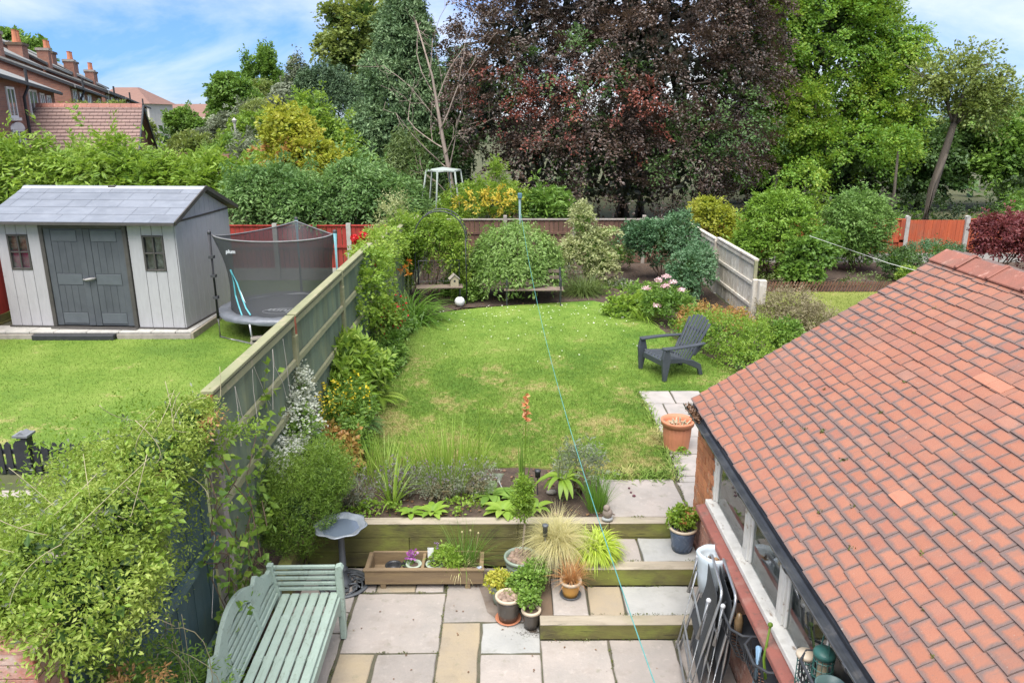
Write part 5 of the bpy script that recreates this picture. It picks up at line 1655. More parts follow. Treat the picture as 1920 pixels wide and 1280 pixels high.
shrub('climbing_ivy', 'mound of olive ivy sprawling over the end of the brown tiled building', (-18.2, 39, .4), [(-18.9, 39, 4.2, 1.2, .9, .9), (-17.9, 39, 3.2, .9, .8, 1.5), (-20.6, 39.5, 4.6, 1.2, .7, .45)], 'olive', 330, 34, (.4, .25, .12), (.13, .07), group=FS, ck='dark', back=.4)
shrub('bay_tree', 'green bushy tree in front of the pale rendered house', (-22, 55, .4), [(-22.2, 55, 4.0, 1.1, .9, .9), (-21.2, 55, 3.6, .8, .8, .8)], 'mid', 200, 34, (.5, .3, .12), (.17, .1), group=FS, ck='dark', back=.4)
shrub('elder_shrub', 'light green shrub mass beneath the round topped tree', (-15.6, 47, .4), [(-16.2, 47, 3.6, 1.3, 1, 1.0), (-14.6, 47, 4.2, 1.4, 1, 1.1), (-13.3, 46, 4.6, 1.0, .9, .9), (-17.4, 47, 3.0, 1.1, .9, .8)], 'grey', 420, 34, (.5, .3, .15), (.15, .09), group=FS, ck='mid', back=.4)
shrub('hazel_shrub', 'yellowish green shrub mass below the clipped hedge', (-8.6, 30, .4), [(-8.8, 30, 2.3, 1.2, .9, 1.2), (-7.3, 29, 2.6, 1.1, .9, 1.3)], 'bright', 330, 34, (.4, .25, .1), (.11, .06), group=FS, ck='mid', back=.4)

wood_far = []
for i in range(46):
    x = rng.uniform(-70, 75); y = rng.uniform(85, 150)
    wood_far.append((x, y, rng.uniform(1.5, 3), rng.uniform(4, 7), 3, rng.uniform(1.6, 3.0)))
for i in range(16):
    wood_far.append((rng.uniform(-2, 26), rng.uniform(40, 48), rng.uniform(1.2, 2.4), rng.uniform(2, 3), 1.5, rng.uniform(1.6, 2.6)))
for i in range(10):
    wood_far.append((rng.uniform(-34, -6), rng.uniform(50, 75), rng.uniform(1.5, 2.4), rng.uniform(2, 3.5), 1.5, rng.uniform(1.6, 2.4)))
V_ = crown(wood_far, 2600, 16, (1.6, 1.0, .4), back=.3)
tag(leaves('woodland', V_, .55, .36, GR['dark'], None), 'far off mass of trees along the horizon', 'wood')

# ------------------------------------------------------------------ dark trees at the right
DT = 'dark trees behind the red fence'
tree('sycamore_tree', 'dark shaded tree behind the slim leaning tree', (18.4, 35, .4), [(18.4, 35, .3), (18.4, 35, 3)], [(18.2, 35, 2.2, 1.8, 1.5, 2.0), (20.2, 36, 3.2, 2.0, 1.6, 1.7)], 'dark', 330, 44, (.7, .45, .15), (.16, .11), core=1600, tr=.15, group=DT, back=.4)
tree('elm_tree', 'bushy green tree at the right edge behind the red acer', (22.2, 34, .4), [(22.2, 34, .3), (22, 34, 3)], [(21.9, 34, 2.5, 1.9, 1.4, 1.8), (23.6, 36, 3.9, 1.6, 1.4, 1.5), (20.6, 34.5, 4.3, 1.0, 1.0, .9)], 'mid', 400, 44, (.7, .45, .15), (.16, .11), core=1500, tr=.12, group=DT, back=.4)
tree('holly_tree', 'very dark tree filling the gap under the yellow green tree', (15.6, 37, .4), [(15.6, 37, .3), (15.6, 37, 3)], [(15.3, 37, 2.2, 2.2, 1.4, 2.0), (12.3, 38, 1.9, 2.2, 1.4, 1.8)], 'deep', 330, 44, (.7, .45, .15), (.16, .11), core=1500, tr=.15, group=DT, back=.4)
tree('ash_tree', 'thin straight tree trunk with hanging leaves behind the second round shrub', (12.8, 26, .4), [(12.8, 26, .3), (12.85, 26, 2.0), (12.8, 26, 3.4)], [(12.8, 26, 3.6, .6, .5, .5)], 'lime', 40, 30, (.5, .3, .1), (.1, .06), tr=.07, group=DT)
tree('hazel_tree', 'yellow green sprays hanging between the two round shrubs', (9.3, 24.5, .4), [(9.3, 24.5, .3), (9.3, 24.5, 2.5)], [(9.2, 24.5, 2.5, .75, .6, .7), (9.6, 24.6, 1.6, .5, .5, .7)], 'lime', 120, 26, (.45, .25, .1), (.09, .055), tr=.05, group=DT, droop=.7)
tree('willow_sapling', 'pale leaning sapling with loose green leaves behind the red acer', (17.5, 25.5, .4), [(17.2, 25.5, .3), (17.7, 25.5, 1.7), (18.3, 25.5, 3.2)], [(17.6, 25.5, 1.5, 1.4, .7, .8), (18.3, 25.5, 2.6, 1.1, .7, .8)], 'mid', 170, 26, (.5, .3, .1), (.1, .06), tr=.05, group=DT, bark=M_BARK_P)

# ------------------------------------------------------------------ hedges behind the left lawn
HL = 'bright hedge shrubs behind the shed'
HK = dict(sp=(.75, .34, .06), leaf=(.17, .055), cat_='hedge', group=HL, ck='dark', droop=.5, flat=1.0, spread=.35, back=.5)
shrub('sumac_shrub', 'bright feathery leaved hedge shrub at far left behind the shed ridge', (-13.3, 22, .4), [(-13.6, 22, 2.8, 1.7, 1.1, 1.15), (-14.8, 21.5, 2.3, 1.2, 1, 1.2)], 'bright', 360, 34, **HK)
shrub('sumac_shrub', 'bright feathery leaved hedge shrub in front of the brown tiled roof', (-10.8, 22, .4), [(-11, 22, 2.9, 1.5, 1.1, 1.05), (-9.6, 21.6, 2.6, 1.2, 1, .95)], 'bright', 380, 34, **HK)
shrub('sumac_shrub', 'lower bright feathery hedge shrub right of the shed gable', (-7.8, 21.6, .4), [(-8.2, 21.6, 2.5, 1.2, 1, .95), (-6.9, 21.4, 2.3, .8, .9, .85)], 'bright', 280, 34, **HK)
HK2 = dict(sp=(.62, .30, .06), leaf=(.12, .04), cat_='hedge', group='fern like hedge above the deep red fence', ck='dark', droop=.75, flat=.8, spread=.4, back=.5)
shrub('cypress_hedge', 'fern like green hedge drooping over the deep red fence behind the trampoline', (-5.9, 20.7, .4), [(-6.2, 20.5, 2.45, 1.2, .95, .85), (-5.1, 20.4, 2.3, .8, .95, .8)], 'fern_hedge', 430, 40, **HK2)
shrub('cypress_hedge', 'blue green fern like hedge between the trampoline and the red roses', (-3.7, 20.8, .4), [(-3.9, 20.7, 2.45, 1.1, .9, .9), (-2.9, 20.8, 2.15, .7, .8, .8)], 'fern_hedge', 400, 40, **HK2)
yg = shrub('golden_maple', 'tall yellow green shrub glowing above the fern like hedge', (-6.0, 23, .4), [(-5.9, 23, 2.9, 1.25, .9, 1.0), (-6.3, 23.2, 3.9, .75, .7, .75), (-5.2, 23, 2.2, .9, .8, .9)], 'yellowgreen', 420, 26, (.5, .35, .08), (.12, .085), ck='mid', back=.5, rag=.12)
fol(yg, crown([(-6.3, 22.6, 3.0, 1.1, .6, .8)], 40, 20, (.35, .25, .08)), .12, .08, 'rust', 'tinted_leaves')
shrub('golden_elder', 'slim yellow green shrub standing up behind the golden maple', (-6.3, 26, .4), [(-6.3, 26, 4.3, .65, .6, 1.0), (-5.6, 26, 3.6, .7, .6, .9)], 'bright', 170, 24, (.45, .25, .08), (.11, .06), ck='mid', rag=.15)
shrub('holly_shrub', 'dark speckled shrub between the golden maple and the cypress', (-5.0, 25, .4), [(-5.0, 25, 2.4, .9, .8, 1.1)], 'mid', 190, 30, (.35, .2, .08), (.09, .05), ck='dark')

# ------------------------------------------------------------------ back of the garden
gs = shrub('golden_privet', 'yellow green shrub with golden tips leaning over the brown end fence', (-.8, 22.6, .4), [(-1.2, 22.6, 1.8, .9, .7, .75), (-.1, 22.6, 1.95, .75, .7, .75), (-1.6, 22.3, 1.4, .6, .6, .7)], 'bright', 420, 26, (.3, .2, .06), (.075, .035), ck='mid')
fol(gs, crown([(-.2, 22.1, 2.15, .65, .5, .42), (-1.0, 22.1, 2.1, .5, .4, .35)], 60, 24, (.22, .15, .05)), .08, .04, 'gold', 'golden_tips')
shrub('false_acacia', 'light green pointed spire growing out of the golden privet', (-.3, 22.8, .4), [(-.3, 22.8, 2.7, .22, .22, .55), (-.7, 22.7, 2.35, .45, .3, .3)], 'bright', 90, 24, (.3, .12, .05), (.08, .03), droop=-.3, core=False)
shrub('laurel_bush', 'glossy green laurel with long leaves behind the end fence', (1.3, 22.6, .4), [(1.2, 22.6, 1.85, .7, .6, .6)], 'mid', 150, 16, (.3, .25, .1), (.17, .055), ck='dark')
shrub('honeysuckle', 'green climber covering the metal arch above the bird house bench', (-1.75, 16.9, .46), [(-1.75, 16.95, 1.75, .72, .35, .6), (-2.2, 16.8, 1.9, .4, .35, .5), (-1.15, 16.9, 1.5, .25, .3, .75), (-2.25, 17.2, 1.3, .3, .4, .6), (-1.5, 17.1, 1.95, .6, .3, .4), (-1.0, 17.1, .9, .3, .3, .5)], 'bright', 850, 20, (.2, .14, .06), (.055, .03), cat_='climber', ck='dark', rag=.25, shell=(.5, 1.1))
shrub('privet_spray', 'pale leafed twiggy shrub standing up left of the white frame', (-2.6, 17.6, .46), [(-2.55, 17.6, 2.1, .35, .3, .6), (-2.8, 17.4, 1.6, .35, .4, .5)], 'variegated', 170, 18, (.25, .1, .05), (.05, .028), ck='mid', droop=-.5, rag=.3)
wt = plant('weeping_willow', 'domed weeping willow shrub covering the dark bench under it', 'tree', (.2, 17.3, .46))
mb = MB().tube([(.2, 17.3, .4), (.22, 17.3, 1.3), (.2, 17.3, 1.75)], [.05, .045, .04], 8)
for i in range(26):
    a = rng.uniform(0, 6.28)
    p = np.array((.2, 17.3, 1.7)); e = p + np.array((math.cos(a) * .85, math.sin(a) * .75, -.35)); m_ = (p + e) / 2 + np.array((0, 0, .45))
    mb.tube([p, m_, e, e + np.array((math.cos(a) * .1, math.sin(a) * .1, -.4))], [.015, .012, .008, .004], 5)
wood(wt, mb, 'trunk', M_TWIG)
fol(wt, crown([(.18, 17.2, 1.42, 1.0, .85, .72), (.18, 17.2, 1.15, 1.06, .9, .5)], 1100, 16, (.26, .09, .05), droop=1.5, out=.8, flat=.2, shell=(.82, 1.03), low=.0, spread=.35), .085, .032, 'willow')
fol(wt, cloud([(.18, 17.3, 1.3, .75, .6, .5)], 1500, 1, (.3, 1.05), .2, .3), .15, .07, 'dark', 'inner_leaves')
vs_ = shrub('variegated_euonymus', 'tall cream and green variegated shrub right of the willow dome', (1.9, 18.4, .46), [(1.9, 18.4, 1.35, .5, .45, .6), (1.75, 18.4, 2.0, .28, .28, .5), (2.25, 18.3, 1.0, .38, .35, .5), (1.5, 18.3, 1.25, .3, .3, .4), (2.35, 18.4, 1.75, .35, .2, .12)], 'variegated', 520, 16, (.2, .12, .05), (.06, .034), ck='mid', rag=.2)
t = plant('sedge_clump', 'dark fine leaved grass clump at the foot of the variegated shrub', 'grass', (1.75, 17.6, .47))
bs_, d_ = tuft((0, 0, 0), 900, .3, .6)
blades('blade', bs_, d_, .55, .010, 1.6, GR['weeping'], t)
shrub('camellia_shrub', 'dark blue green shrub against the end fence at the right corner', (3.9, 19.2, .46), [(3.7, 19.2, 1.45, .7, .55, .55), (4.3, 19.4, 1.55, .45, .5, .6), (3.3, 19.2, 1.6, .45, .45, .35)], 'bluegreen', 520, 18, (.2, .14, .06), (.065, .042), ck='deep')
shrub('rose_shrub', 'mid green leafy shrub in front of the white fence', (3.95, 16.4, .46), [(3.95, 16.5, 1.2, .5, .5, .5), (4.3, 17.2, 1.3, .35, .5, .45), (3.75, 16.2, .9, .35, .35, .4)], 'bluegreen', 430, 18, (.18, .12, .05), (.055, .035), ck='deep', rag=.15)
shrub('ceanothus_shrub', 'small dark shrub growing low against the end fence', (2.7, 20.4, .46), [(2.8, 20.4, .9, .6, .4, .4), (2.4, 20.5, 1.05, .35, .35, .45)], 'dark', 240, 18, (.18, .12, .05), (.05, .03))
t = plant('phlox', 'pink phlox in flower on the right of the lawn edge', 'flower', (3.1, 15.0, .46))
P = crown([(3.1, 15.0, .85, .42, .35, .38), (3.35, 14.6, .8, .35, .3, .35)], 200, 18, (.16, .1, .04), droop=.2)
fol(t, P, .075, .028, 'mid')
fpos = [(3.0, 15.1, 1.28), (3.14, 15.05, 1.36), (3.28, 15.1, 1.24), (2.76, 15.0, 1.14), (2.92, 14.7, .86), (3.42, 14.9, 1.12), (3.1, 14.9, 1.2)]
m_pinkf = LM('petal_pink', (.62, .34, .38), (.75, .52, .54), (.82, .68, .68), .3)
for f in fpos:
    n = 90; dd = rdir(n); dd[:, 2] = np.abs(dd[:, 2])
    leaves('flower_head', (np.array(f) - np.array(t.location) + dd * .065 * np.array((1.2, 1.2, .7)), unit(rdir(n)), dd), .035, .03, m_pinkf, t)
t = plant('montbretia', 'arching strap leaves at the right lawn edge below the pink phlox', 'plant', (2.75, 15.05, .47))
bs_, d_ = tuft((0, 0, 0), 60, .12, .45)
blades('blade', bs_, d_, .6, .022, 1.9, GR['iris'], t)
shrub('geranium', 'low bright green mound beside the strap leaves at the lawn edge', (2.5, 15.4, .46), [(2.45, 15.5, .62, .45, .35, .26), (2.9, 15.7, .66, .35, .3, .25)], 'bright', 230, 14, (.14, .1, .04), (.055, .045), ck='mid')
shrub('spiraea_shrub', 'yellow green feathery shrub right behind the garden chair', (3.7, 12.6, .46), [(3.65, 12.7, .8, .6, .55, .42), (4.3, 12.4, .75, .5, .5, .42), (3.9, 11.9, .65, .5, .4, .3), (3.3, 13.4, .7, .35, .35, .3)], 'bright', 620, 18, (.22, .09, .05), (.05, .018), ck='mid', droop=.1, rag=.15)
shrub('pink_spiraea', 'small blue green leaved shrub by the roof verge', (4.6, 12.3, .46), [(4.6, 12.3, .85, .3, .3, .36)], 'mid', 120, 14, (.15, .1, .04), (.06, .03))
shrub('astilbe', 'rusty orange tinted plants at the foot of the white fence', (3.7, 14.2, .46), [(3.7, 14.3, .72, .45, .4, .28), (4.2, 13.9, .75, .35, .35, .26), (3.45, 13.9, .68, .3, .3, .2)], 'rust', 330, 16, (.16, .08, .05), (.045, .02), ck='mid', rag=.2)
shrub('heather_bush', 'dry brown twiggy bush at the end of the white fence', (5.4, 14.4, .46), [(5.35, 14.4, .75, .6, .5, .5), (5.75, 14.2, .6, .45, .45, .4)], 'heath', 620, 16, (.24, .05, .05), (.06, .012), ck='heath', droop=-.2, rag=.25)

# right hand garden
RS = dict(sp=(.24, .14, .05), leaf=(.085, .034), spread=.5)
shrub('round_privet', 'large rounded light green shrub left of the pair by the red fence', (6.75, 19.2, .47), [(6.75, 19.3, 1.5, .98, .85, .9), (6.5, 19.3, 2.2, .5, .45, .45), (7.0, 19.2, 2.25, .45, .4, .4), (6.05, 19.2, 1.3, .4, .4, .5)], 'round', 1150, 16, ck='dark', group='round shrubs by the red fence', rag=.22, **RS)
shrub('round_privet', 'rounded mid green shrub right of the pair by the red fence', (9.15, 20.2, .47), [(9.15, 20.3, 1.72, .85, .75, .85), (9.2, 20.3, 1.2, .7, .65, .5)], 'round_dark', 950, 16, ck='dark', group='round shrubs by the red fence', rag=.16, **RS)
shrub('ivy_shrub', 'darker broad leaved shrub between the two rounded shrubs', (7.3, 18.4, .47), [(7.25, 18.4, 1.15, .6, .45, .55), (7.7, 18.7, 1.4, .4, .35, .4), (7.0, 18.2, .8, .5, .4, .35)], 'mid', 330, 14, (.2, .15, .06), (.095, .07), ck='deep')
ys_ = shrub('golden_choisya', 'bright yellow shrub behind the white panel fence', (5.6, 21.0, .47), [(5.55, 20.9, 1.75, .6, .45, .45), (5.3, 20.9, 2.1, .35, .35, .25), (6.0, 20.8, 1.4, .4, .4, .4)], 'yellowgreen', 380, 16, (.22, .15, .05), (.08, .04), ck='mid', rag=.15)
shrub('low_azalea', 'dark low shrub with a light green tip beside the concrete post', (9.8, 19, .47), [(9.8, 19.1, .9, .5, .4, .38)], 'dark', 170, 16, (.16, .1, .04), (.06, .03))
shrub('pale_spurge', 'light green small plant in front of the low dark shrub', (9.75, 18.5, .47), [(9.75, 18.5, .72, .22, .2, .22)], 'bright', 60, 16, (.14, .1, .04), (.06, .03))
shrub('juniper', 'flat topped blue green juniper behind the roof ridge', (11.0, 19.5, .47), [(10.9, 19.5, 1.15, .75, .5, .25), (11.3, 19.6, 1.0, .5, .4, .25)], 'bluegreen', 240, 24, (.2, .1, .04), (.055, .015))
shrub('red_acer', 'crimson leaved acer at the right edge before the red fence', (12.3, 19.2, .47), [(12.3, 19.2, 1.75, .65, .5, .42), (12.9, 19.0, 1.35, .6, .5, .4), (11.95, 19.1, 1.3, .35, .35, .25), (13.2, 19.3, 1.85, .5, .5, .35)], 'acer', 430, 22, (.3, .2, .05), (.07, .04), ck='acer', droop=.5)
shrub('dry_weeds', 'straggling low weeds in the bed behind the woven edging', (8.6, 18.4, .47), [(8.6, 18.3, .6, .6, .3, .2), (10.4, 18.2, .6, .7, .3, .2), (6.3, 18.3, .6, .4, .3, .15)], 'weeping', 150, 14, (.15, .1, .05), (.06, .02), core=False)
wv = thing('edging_fence', 'low brown woven edging fence along the back of the far lawn', 'edging', (8.2, 17.72, .46))
rod_me = MB().bar((-.05, 0, 0), (.05, 0, .25), .028, .028).mesh('paling', M('paling_wood', (.16, .075, .045), (.11, .055, .035), 8, .85, rand=.2))
for i in range(88):
    put('paling', rod_me, wv, (-2.9 + i * .072, rng.normal() * .006, 0))
MB().box(-2.95, 3.5, .015, .03, .15, .18).build('wire_rail', M_TWIG, wv)

# ------------------------------------------------------------------ left border, from the far end to the bench
t = plant('climbing_rose', 'climbing rose with red blooms over the left fence top', 'rose', (-2.25, 13.2, .46))
P = crown([(-2.35, 13.3, 2.05, .32, .45, .45), (-2.2, 13.0, 1.6, .28, .4, .4), (-2.1, 12.6, 1.1, .25, .4, .35), (-2.3, 14.3, 2.1, .25, .5, .35), (-2.3, 15.5, 1.9, .25, .6, .35), (-2.35, 16.7, 1.7, .3, .6, .4), (-2.12, 11.7, 1.75, .2, .5, .42), (-2.2, 12.3, 2.12, .3, .5, .32), (-2.05, 12.2, 1.3, .2, .5, .35)], 760, 14, (.2, .12, .05), rag=.25)
fol(t, P, .06, .035, 'bright')
mb = MB(); stems(mb, (-2.2, 13.0, .46), [(-2.4, 13.4, 2.4), (-2.2, 12.8, 2.0), (-2.0, 12.6, 1.6), (-2.3, 14, 2.3)], .014, .006)
wood(t, mb, 'stem', M_TWIG)
m_rose = LM('petal_red', (.40, .008, .015), (.55, .015, .02), (.65, .03, .03), .15)
for f in ((-2.62, 13.2, 2.42), (-2.46, 13.2, 2.47), (-2.6, 13.25, 2.35), (-2.38, 12.6, 1.72), (-2.3, 13.0, 2.0)):
    n = 70; dd = rdir(n)
    leaves('rose_bloom', (np.array(f) - np.array(t.location) + dd * .055, unit(np.cross(dd, rdir(n))), dd), .05, .05, m_rose, t)
t = plant('daylily', 'fountain of strap leaves at the far left corner of the lawn', 'plant', (-1.95, 15.0, .46))
for c, n in (((0, 0, 0), 170), ((-.15, .5, 0), 120), ((.12, -.35, 0), 90)):
    bs_, d_ = tuft(c, n, .16, .42)
    blades('blade', bs_, d_, .95, .026, 2.0, GR['strap'], t)
m_orange = LM('petal_orange', (.60, .17, .02), (.70, .26, .04), (.75, .36, .08), .3)
for f in ((-2.1, 15.6, 1.45), (-2.0, 15.4, 1.36), (-2.2, 15.7, 1.38), (-2.05, 15.8, 1.55)):
    n = 14; dd = unit(rng.normal(size=(n, 3)) + np.array((0, -.3, .4)))
    leaves('lily_bloom', (np.tile(np.array(f) - np.array(t.location), (n, 1)), dd, rdir(n)), .10, .03, m_orange, t)
mb = MB(); stems(mb, (-2.05, 15.3, .46), [(-2.1, 15.6, 1.45), (-2.0, 15.4, 1.36), (-2.2, 15.7, 1.38), (-2.05, 15.8, 1.55)], .008, .005, 4, .02)
wood(t, mb, 'stem', M_STEM)
t = plant('crocosmia', 'red flowered crocosmia clump by the left fence', 'flower', (-2.1, 12.9, .46))
fol(t, crown([(-2.1, 12.9, .9, .32, .55, .42), (-1.98, 12.2, .75, .25, .4, .3)], 260, 16, (.2, .08, .04), droop=.1), .075, .03, 'mid')
nn = 170
P = np.stack([rng.normal(-2.0, .13, nn), rng.normal(12.9, .35, nn), rng.uniform(.85, 1.45, nn)], 1)
P += rng.normal(size=P.shape) * .02
leaves('red_flowers', (P - np.array(t.location), rdir(nn), rdir(nn)), .055, .035, m_rose, t)
shrub('bergenia', 'mixed low green plants spilling onto the lawn edge below the red flowers', (-1.95, 11.6, .46), [(-2.0, 11.7, .65, .25, .5, .25), (-1.9, 12.3, .6, .2, .4, .2), (-2.05, 13.9, .7, .25, .5, .3)], 'mid', 240, 12, (.15, .1, .04), (.07, .045))
shrub('rhododendron', 'light green whorled rhododendron against the left fence', (-2.15, 9.9, .46), [(-2.15, 9.95, 1.2, .33, .5, .38), (-2.1, 9.5, .95, .25, .35, .3), (-2.0, 10.4, .95, .3, .35, .3)], 'bright', 330, 11, (.12, .12, .05), (.12, .038), ck='dark', flat=.4)


def fern(name, label, c, n, ln, key, lift=.9, cat_='fern', face=None):
    t = plant(name, label, cat_, c)
    Ps = []; As = []; Ns = []
    for i in range(n):
        a = (2 * math.pi * i / n + rng.uniform(-.2, .2)) if face is None else face + rng.normal() * .6
        L_ = ln * rng.uniform(.75, 1.1)
        h = np.array((math.cos(a), math.sin(a), 0)); p = np.zeros(3); d = unit(h * .75 + np.array((0, 0, lift)))
        side = np.cross(h, (0, 0, 1.0))
        for k in range(26):
            f = k / 26
            p = p + d * L_ / 26
            d = unit(d - np.array((0, 0, .075)))
            wd = .19 * L_ * math.sin(math.pi * min(1, f * .92 + .10)) * 1.1
            for s in (-1, 1):
                Ps.append(p.copy()); As.append(unit(side * s + d * .45)); Ns.append(unit(np.cross(np.cross(side, d) * 0 + side * s, d) * s + np.array((0, 0, .6)))); 
                As[-1] = As[-1] * 1.0
                Ws.append(wd)
    return t, np.array(Ps), np.array(As), np.array(Ns)


def add_fern(name, label, c, n, ln, key, **k):
    global Ws
    Ws = []
    t, P, A, N = fern(name, label, c, n, ln, key, **k)
    V, F = leaf_quads(P, A, N, np.array(Ws), np.array(Ws) * .24, .05)
    me = npmesh('frond', V, F, GR[key], np.repeat(rng.random(n), 52)[:len(F)])
    put('frond', me, t, kind='stuff')
    return t


add_fern('fern', 'large pale fern arching over the lawn edge', (-1.95, 10.3, .5), 11, .62, 'bright')
add_fern('fern', 'dark green fern in the middle of the left border', (-2.0, 9.35, .5), 11, .6, 'fern_hedge')
add_fern('fern', 'small fern behind the football at the lawn corner', (-1.62, 15.9, .48), 8, .4, 'strap')
t = plant('loosestrife', 'yellow flowered loosestrife in the left border', 'flower', (-1.98, 8.9, .46))
fol(t, crown([(-2.0, 9.0, .85, .33, .5, .35), (-1.9, 8.5, .7, .25, .3, .25)], 250, 14, (.16, .08, .04), droop=-.2), .06, .024, 'mid')
m_yel = LM('petal_yellow', (.62, .48, .02), (.75, .60, .03), (.8, .68, .12), .25)
nn = 420
k_ = rng.integers(0, 11, nn)
cx = rng.normal(-1.97, .16, 11); cy = rng.normal(8.85, .28, 11)
P = np.stack([cx[k_] + rng.normal(size=nn) * .025, cy[k_] + rng.normal(size=nn) * .025, rng.uniform(.85, 1.28, nn)], 1)
leaves('yellow_flowers', (P - np.array(t.location), rdir(nn), rdir(nn)), .036, .03, m_yel, t)


def rosette(name, label, c, n, ln, wd, key, cat_='plant', rise=.5, group=None, bend=.9):
    """every leaf is its own part: a cupped pointed strip"""
    t = plant(name, label, cat_, c, group)
    for i in range(n):
        a = i * 2.4 + rng.uniform(-.2, .2)
        L_ = ln * rng.uniform(.65, 1.1)
        h = np.array((math.cos(a), math.sin(a), 0)); s = np.array((-h[1], h[0], 0))
        p = h * .02; d = unit(h + np.array((0, 0, rise * rng.uniform(.5, 1.6))))
        vs = []; m = 6
        for k in range(m + 1):
            f = k / m
            w2 = wd * .5 * (math.sin(math.pi * (f * .86 + .12)) ** .8)
            vs += [p - s * w2 + np.array((0, 0, .25 * w2)), p.copy(), p + s * w2 + np.array((0, 0, .25 * w2))]
            p = p + d * L_ / m
            d = unit(d - np.array((0, 0, bend / m)))
        fs = []
        for k in range(m):
            for j in (0, 1):
                b0 = k * 3 + j
                fs.append((b0, b0 + 1, b0 + 4, b0 + 3))
        me = npmesh('leaf', np.array(vs), np.array(fs), GR[key], np.full(len(fs), rng.random()), smooth=True)
        put('leaf', me, t)
    return t


rosette('hellebore', 'hellebore with a fan of long green leaflets at the left lawn edge', (-1.88, 8.55, .62), 13, .34, .075, 'strap', rise=.9, bend=1.5)
rosette('hellebore', 'pale hellebore rosette between the yellow flowers and the rusty leaves', (-2.1, 8.6, .66), 12, .30, .07, 'bright', rise=.9, bend=1.5)
rosette('rhododendron_shoot', 'single bright whorl of leaves low against the fence post', (-2.22, 9.35, .75), 10, .24, .06, 'bright', rise=.8, bend=1.3)
shrub('heuchera', 'rust coloured leafy plant between the rosemary and the lawn', (-2.0, 8.15, .46), [(-2.0, 8.2, .68, .28, .32, .24), (-2.05, 7.8, .62, .26, .25, .22), (-2.15, 8.4, .75, .2, .2, .2)], 'rust', 240, 12, (.13, .1, .04), (.06, .05), ck='mid')
t = shrub('silver_euonymus', 'white variegated climbing shrub on the fence above the rosemary', (-2.2, 7.5, .46), [(-2.2, 7.55, 1.2, .2, .35, .42), (-2.15, 7.3, .95, .25, .35, .3), (-2.22, 7.85, 1.55, .12, .2, .3), (-2.22, 7.0, 1.15, .12, .3, .2)], 'silver', 420, 14, (.14, .08, .04), (.036, .024), ck='mid', rag=.25)
fol(t, crown([(-2.15, 7.5, 1.1, .24, .38, .4)], 110, 14, (.14, .08, .04)), .04, .026, 'mid', 'green_leaves')
rs_ = shrub('rosemary', 'big bright green rosemary bush beside the bird bath', (-2.05, 6.75, .05), [(-2.1, 6.75, .72, .42, .42, .46), (-1.82, 6.95, .98, .28, .28, .26), (-2.3, 6.6, .85, .25, .3, .38), (-1.98, 7.15, .92, .32, .32, .28)], 'rosemary', 2300, 20, (.17, .022, .022), (.034, .0065), ck='deep', droop=-.9, out=.9, flat=0, spread=.75, low=.6, rag=.18)

# honeysuckle vine and twine on the nearest fence panel
t = plant('vine', 'honeysuckle vine with round leaves climbing the fence joint above the bench', 'climber', (-2.2, 5.6, .1))
mb = MB(); vp = []
for k in range(9):
    p0 = (-2.2, rng.uniform(5.0, 6.1), .15); p1 = (-2.2 + rng.uniform(0, .12), rng.uniform(4.9, 6.4), rng.uniform(1.1, 2.2))
    pt = path(p0, p1, 9, .035)
    pt[:, 0] = np.maximum(pt[:, 0], -2.22)
    mb.tube(pt, .005, 4); vp.append(pt)
wood(t, mb, 'stem', M_TWIG)
Pv = np.concatenate([np.repeat(v, 5, 0) for v in vp]); Pv = Pv + rng.normal(size=Pv.shape) * np.array((.05, .06, .05)); Pv[:, 0] = np.maximum(Pv[:, 0], -2.2)
n = len(Pv)
fol(t, (Pv, rdir(n), unit(rdir(n) * .8 + np.array((.7, -.2, .5)))), .072, .05, 'mid')
fol(t, (Pv[:160] + .03, rdir(160), unit(rdir(160) * .8 + np.array((.7, -.2, .5)))), .07, .05, 'bright', 'young_leaves')
t = plant('vine', 'single leafy vine shoot climbing the strings on the first fence panel', 'climber', (-2.24, 6.2, .9))
pt = path((-2.23, 6.1, .9), (-2.22, 6.75, 2.15), 9, .03); pt[:, 0] = np.maximum(pt[:, 0], -2.24)
wood(t, MB().tube(pt, .005, 4), 'stem', M_STEM)
Pv = np.repeat(pt, 8, 0) + rng.normal(size=(72, 3)) * .05; Pv[:, 0] = np.maximum(Pv[:, 0], -2.22)
fol(t, (Pv, rdir(72), unit(rdir(72) * .7 + np.array((.8, -.2, .4)))), .075, .05, 'bright')
t = plant('vine', 'thin leafy tendrils trailing over the top corner of the first fence panel', 'climber', (-2.2, 5.5, 2.0))
fol(t, crown([(-2.2, 5.45, 2.05, .16, .25, .06), (-2.08, 5.8, 2.02, .12, .12, .04)], 45, 14, (.16, .06, .04)), .036, .016, 'bright')
m_str = M('twine', (.62, .58, .50), (.5, .46, .4), 20, .9)
st = thing('garden_twine', 'white twine zigzagging down the first green fence panel', 'string', (-2.22, 6.6, 1.5))
mb = MB()
for y0, y1 in ((5.95, 5.95), (5.95, 6.1), (6.4, 6.4), (6.45, 6.8), (7.0, 6.85), (7.0, 7.3), (7.35, 7.45), (5.5, 5.0)):
    MB().tube(path((0, y0 - 6.6, .80), (.0, y1 - 6.6, rng.uniform(.1, .4) if y1 > 5.4 else -.7), 4, .012), .0028, 4).build('strand', m_str, st)

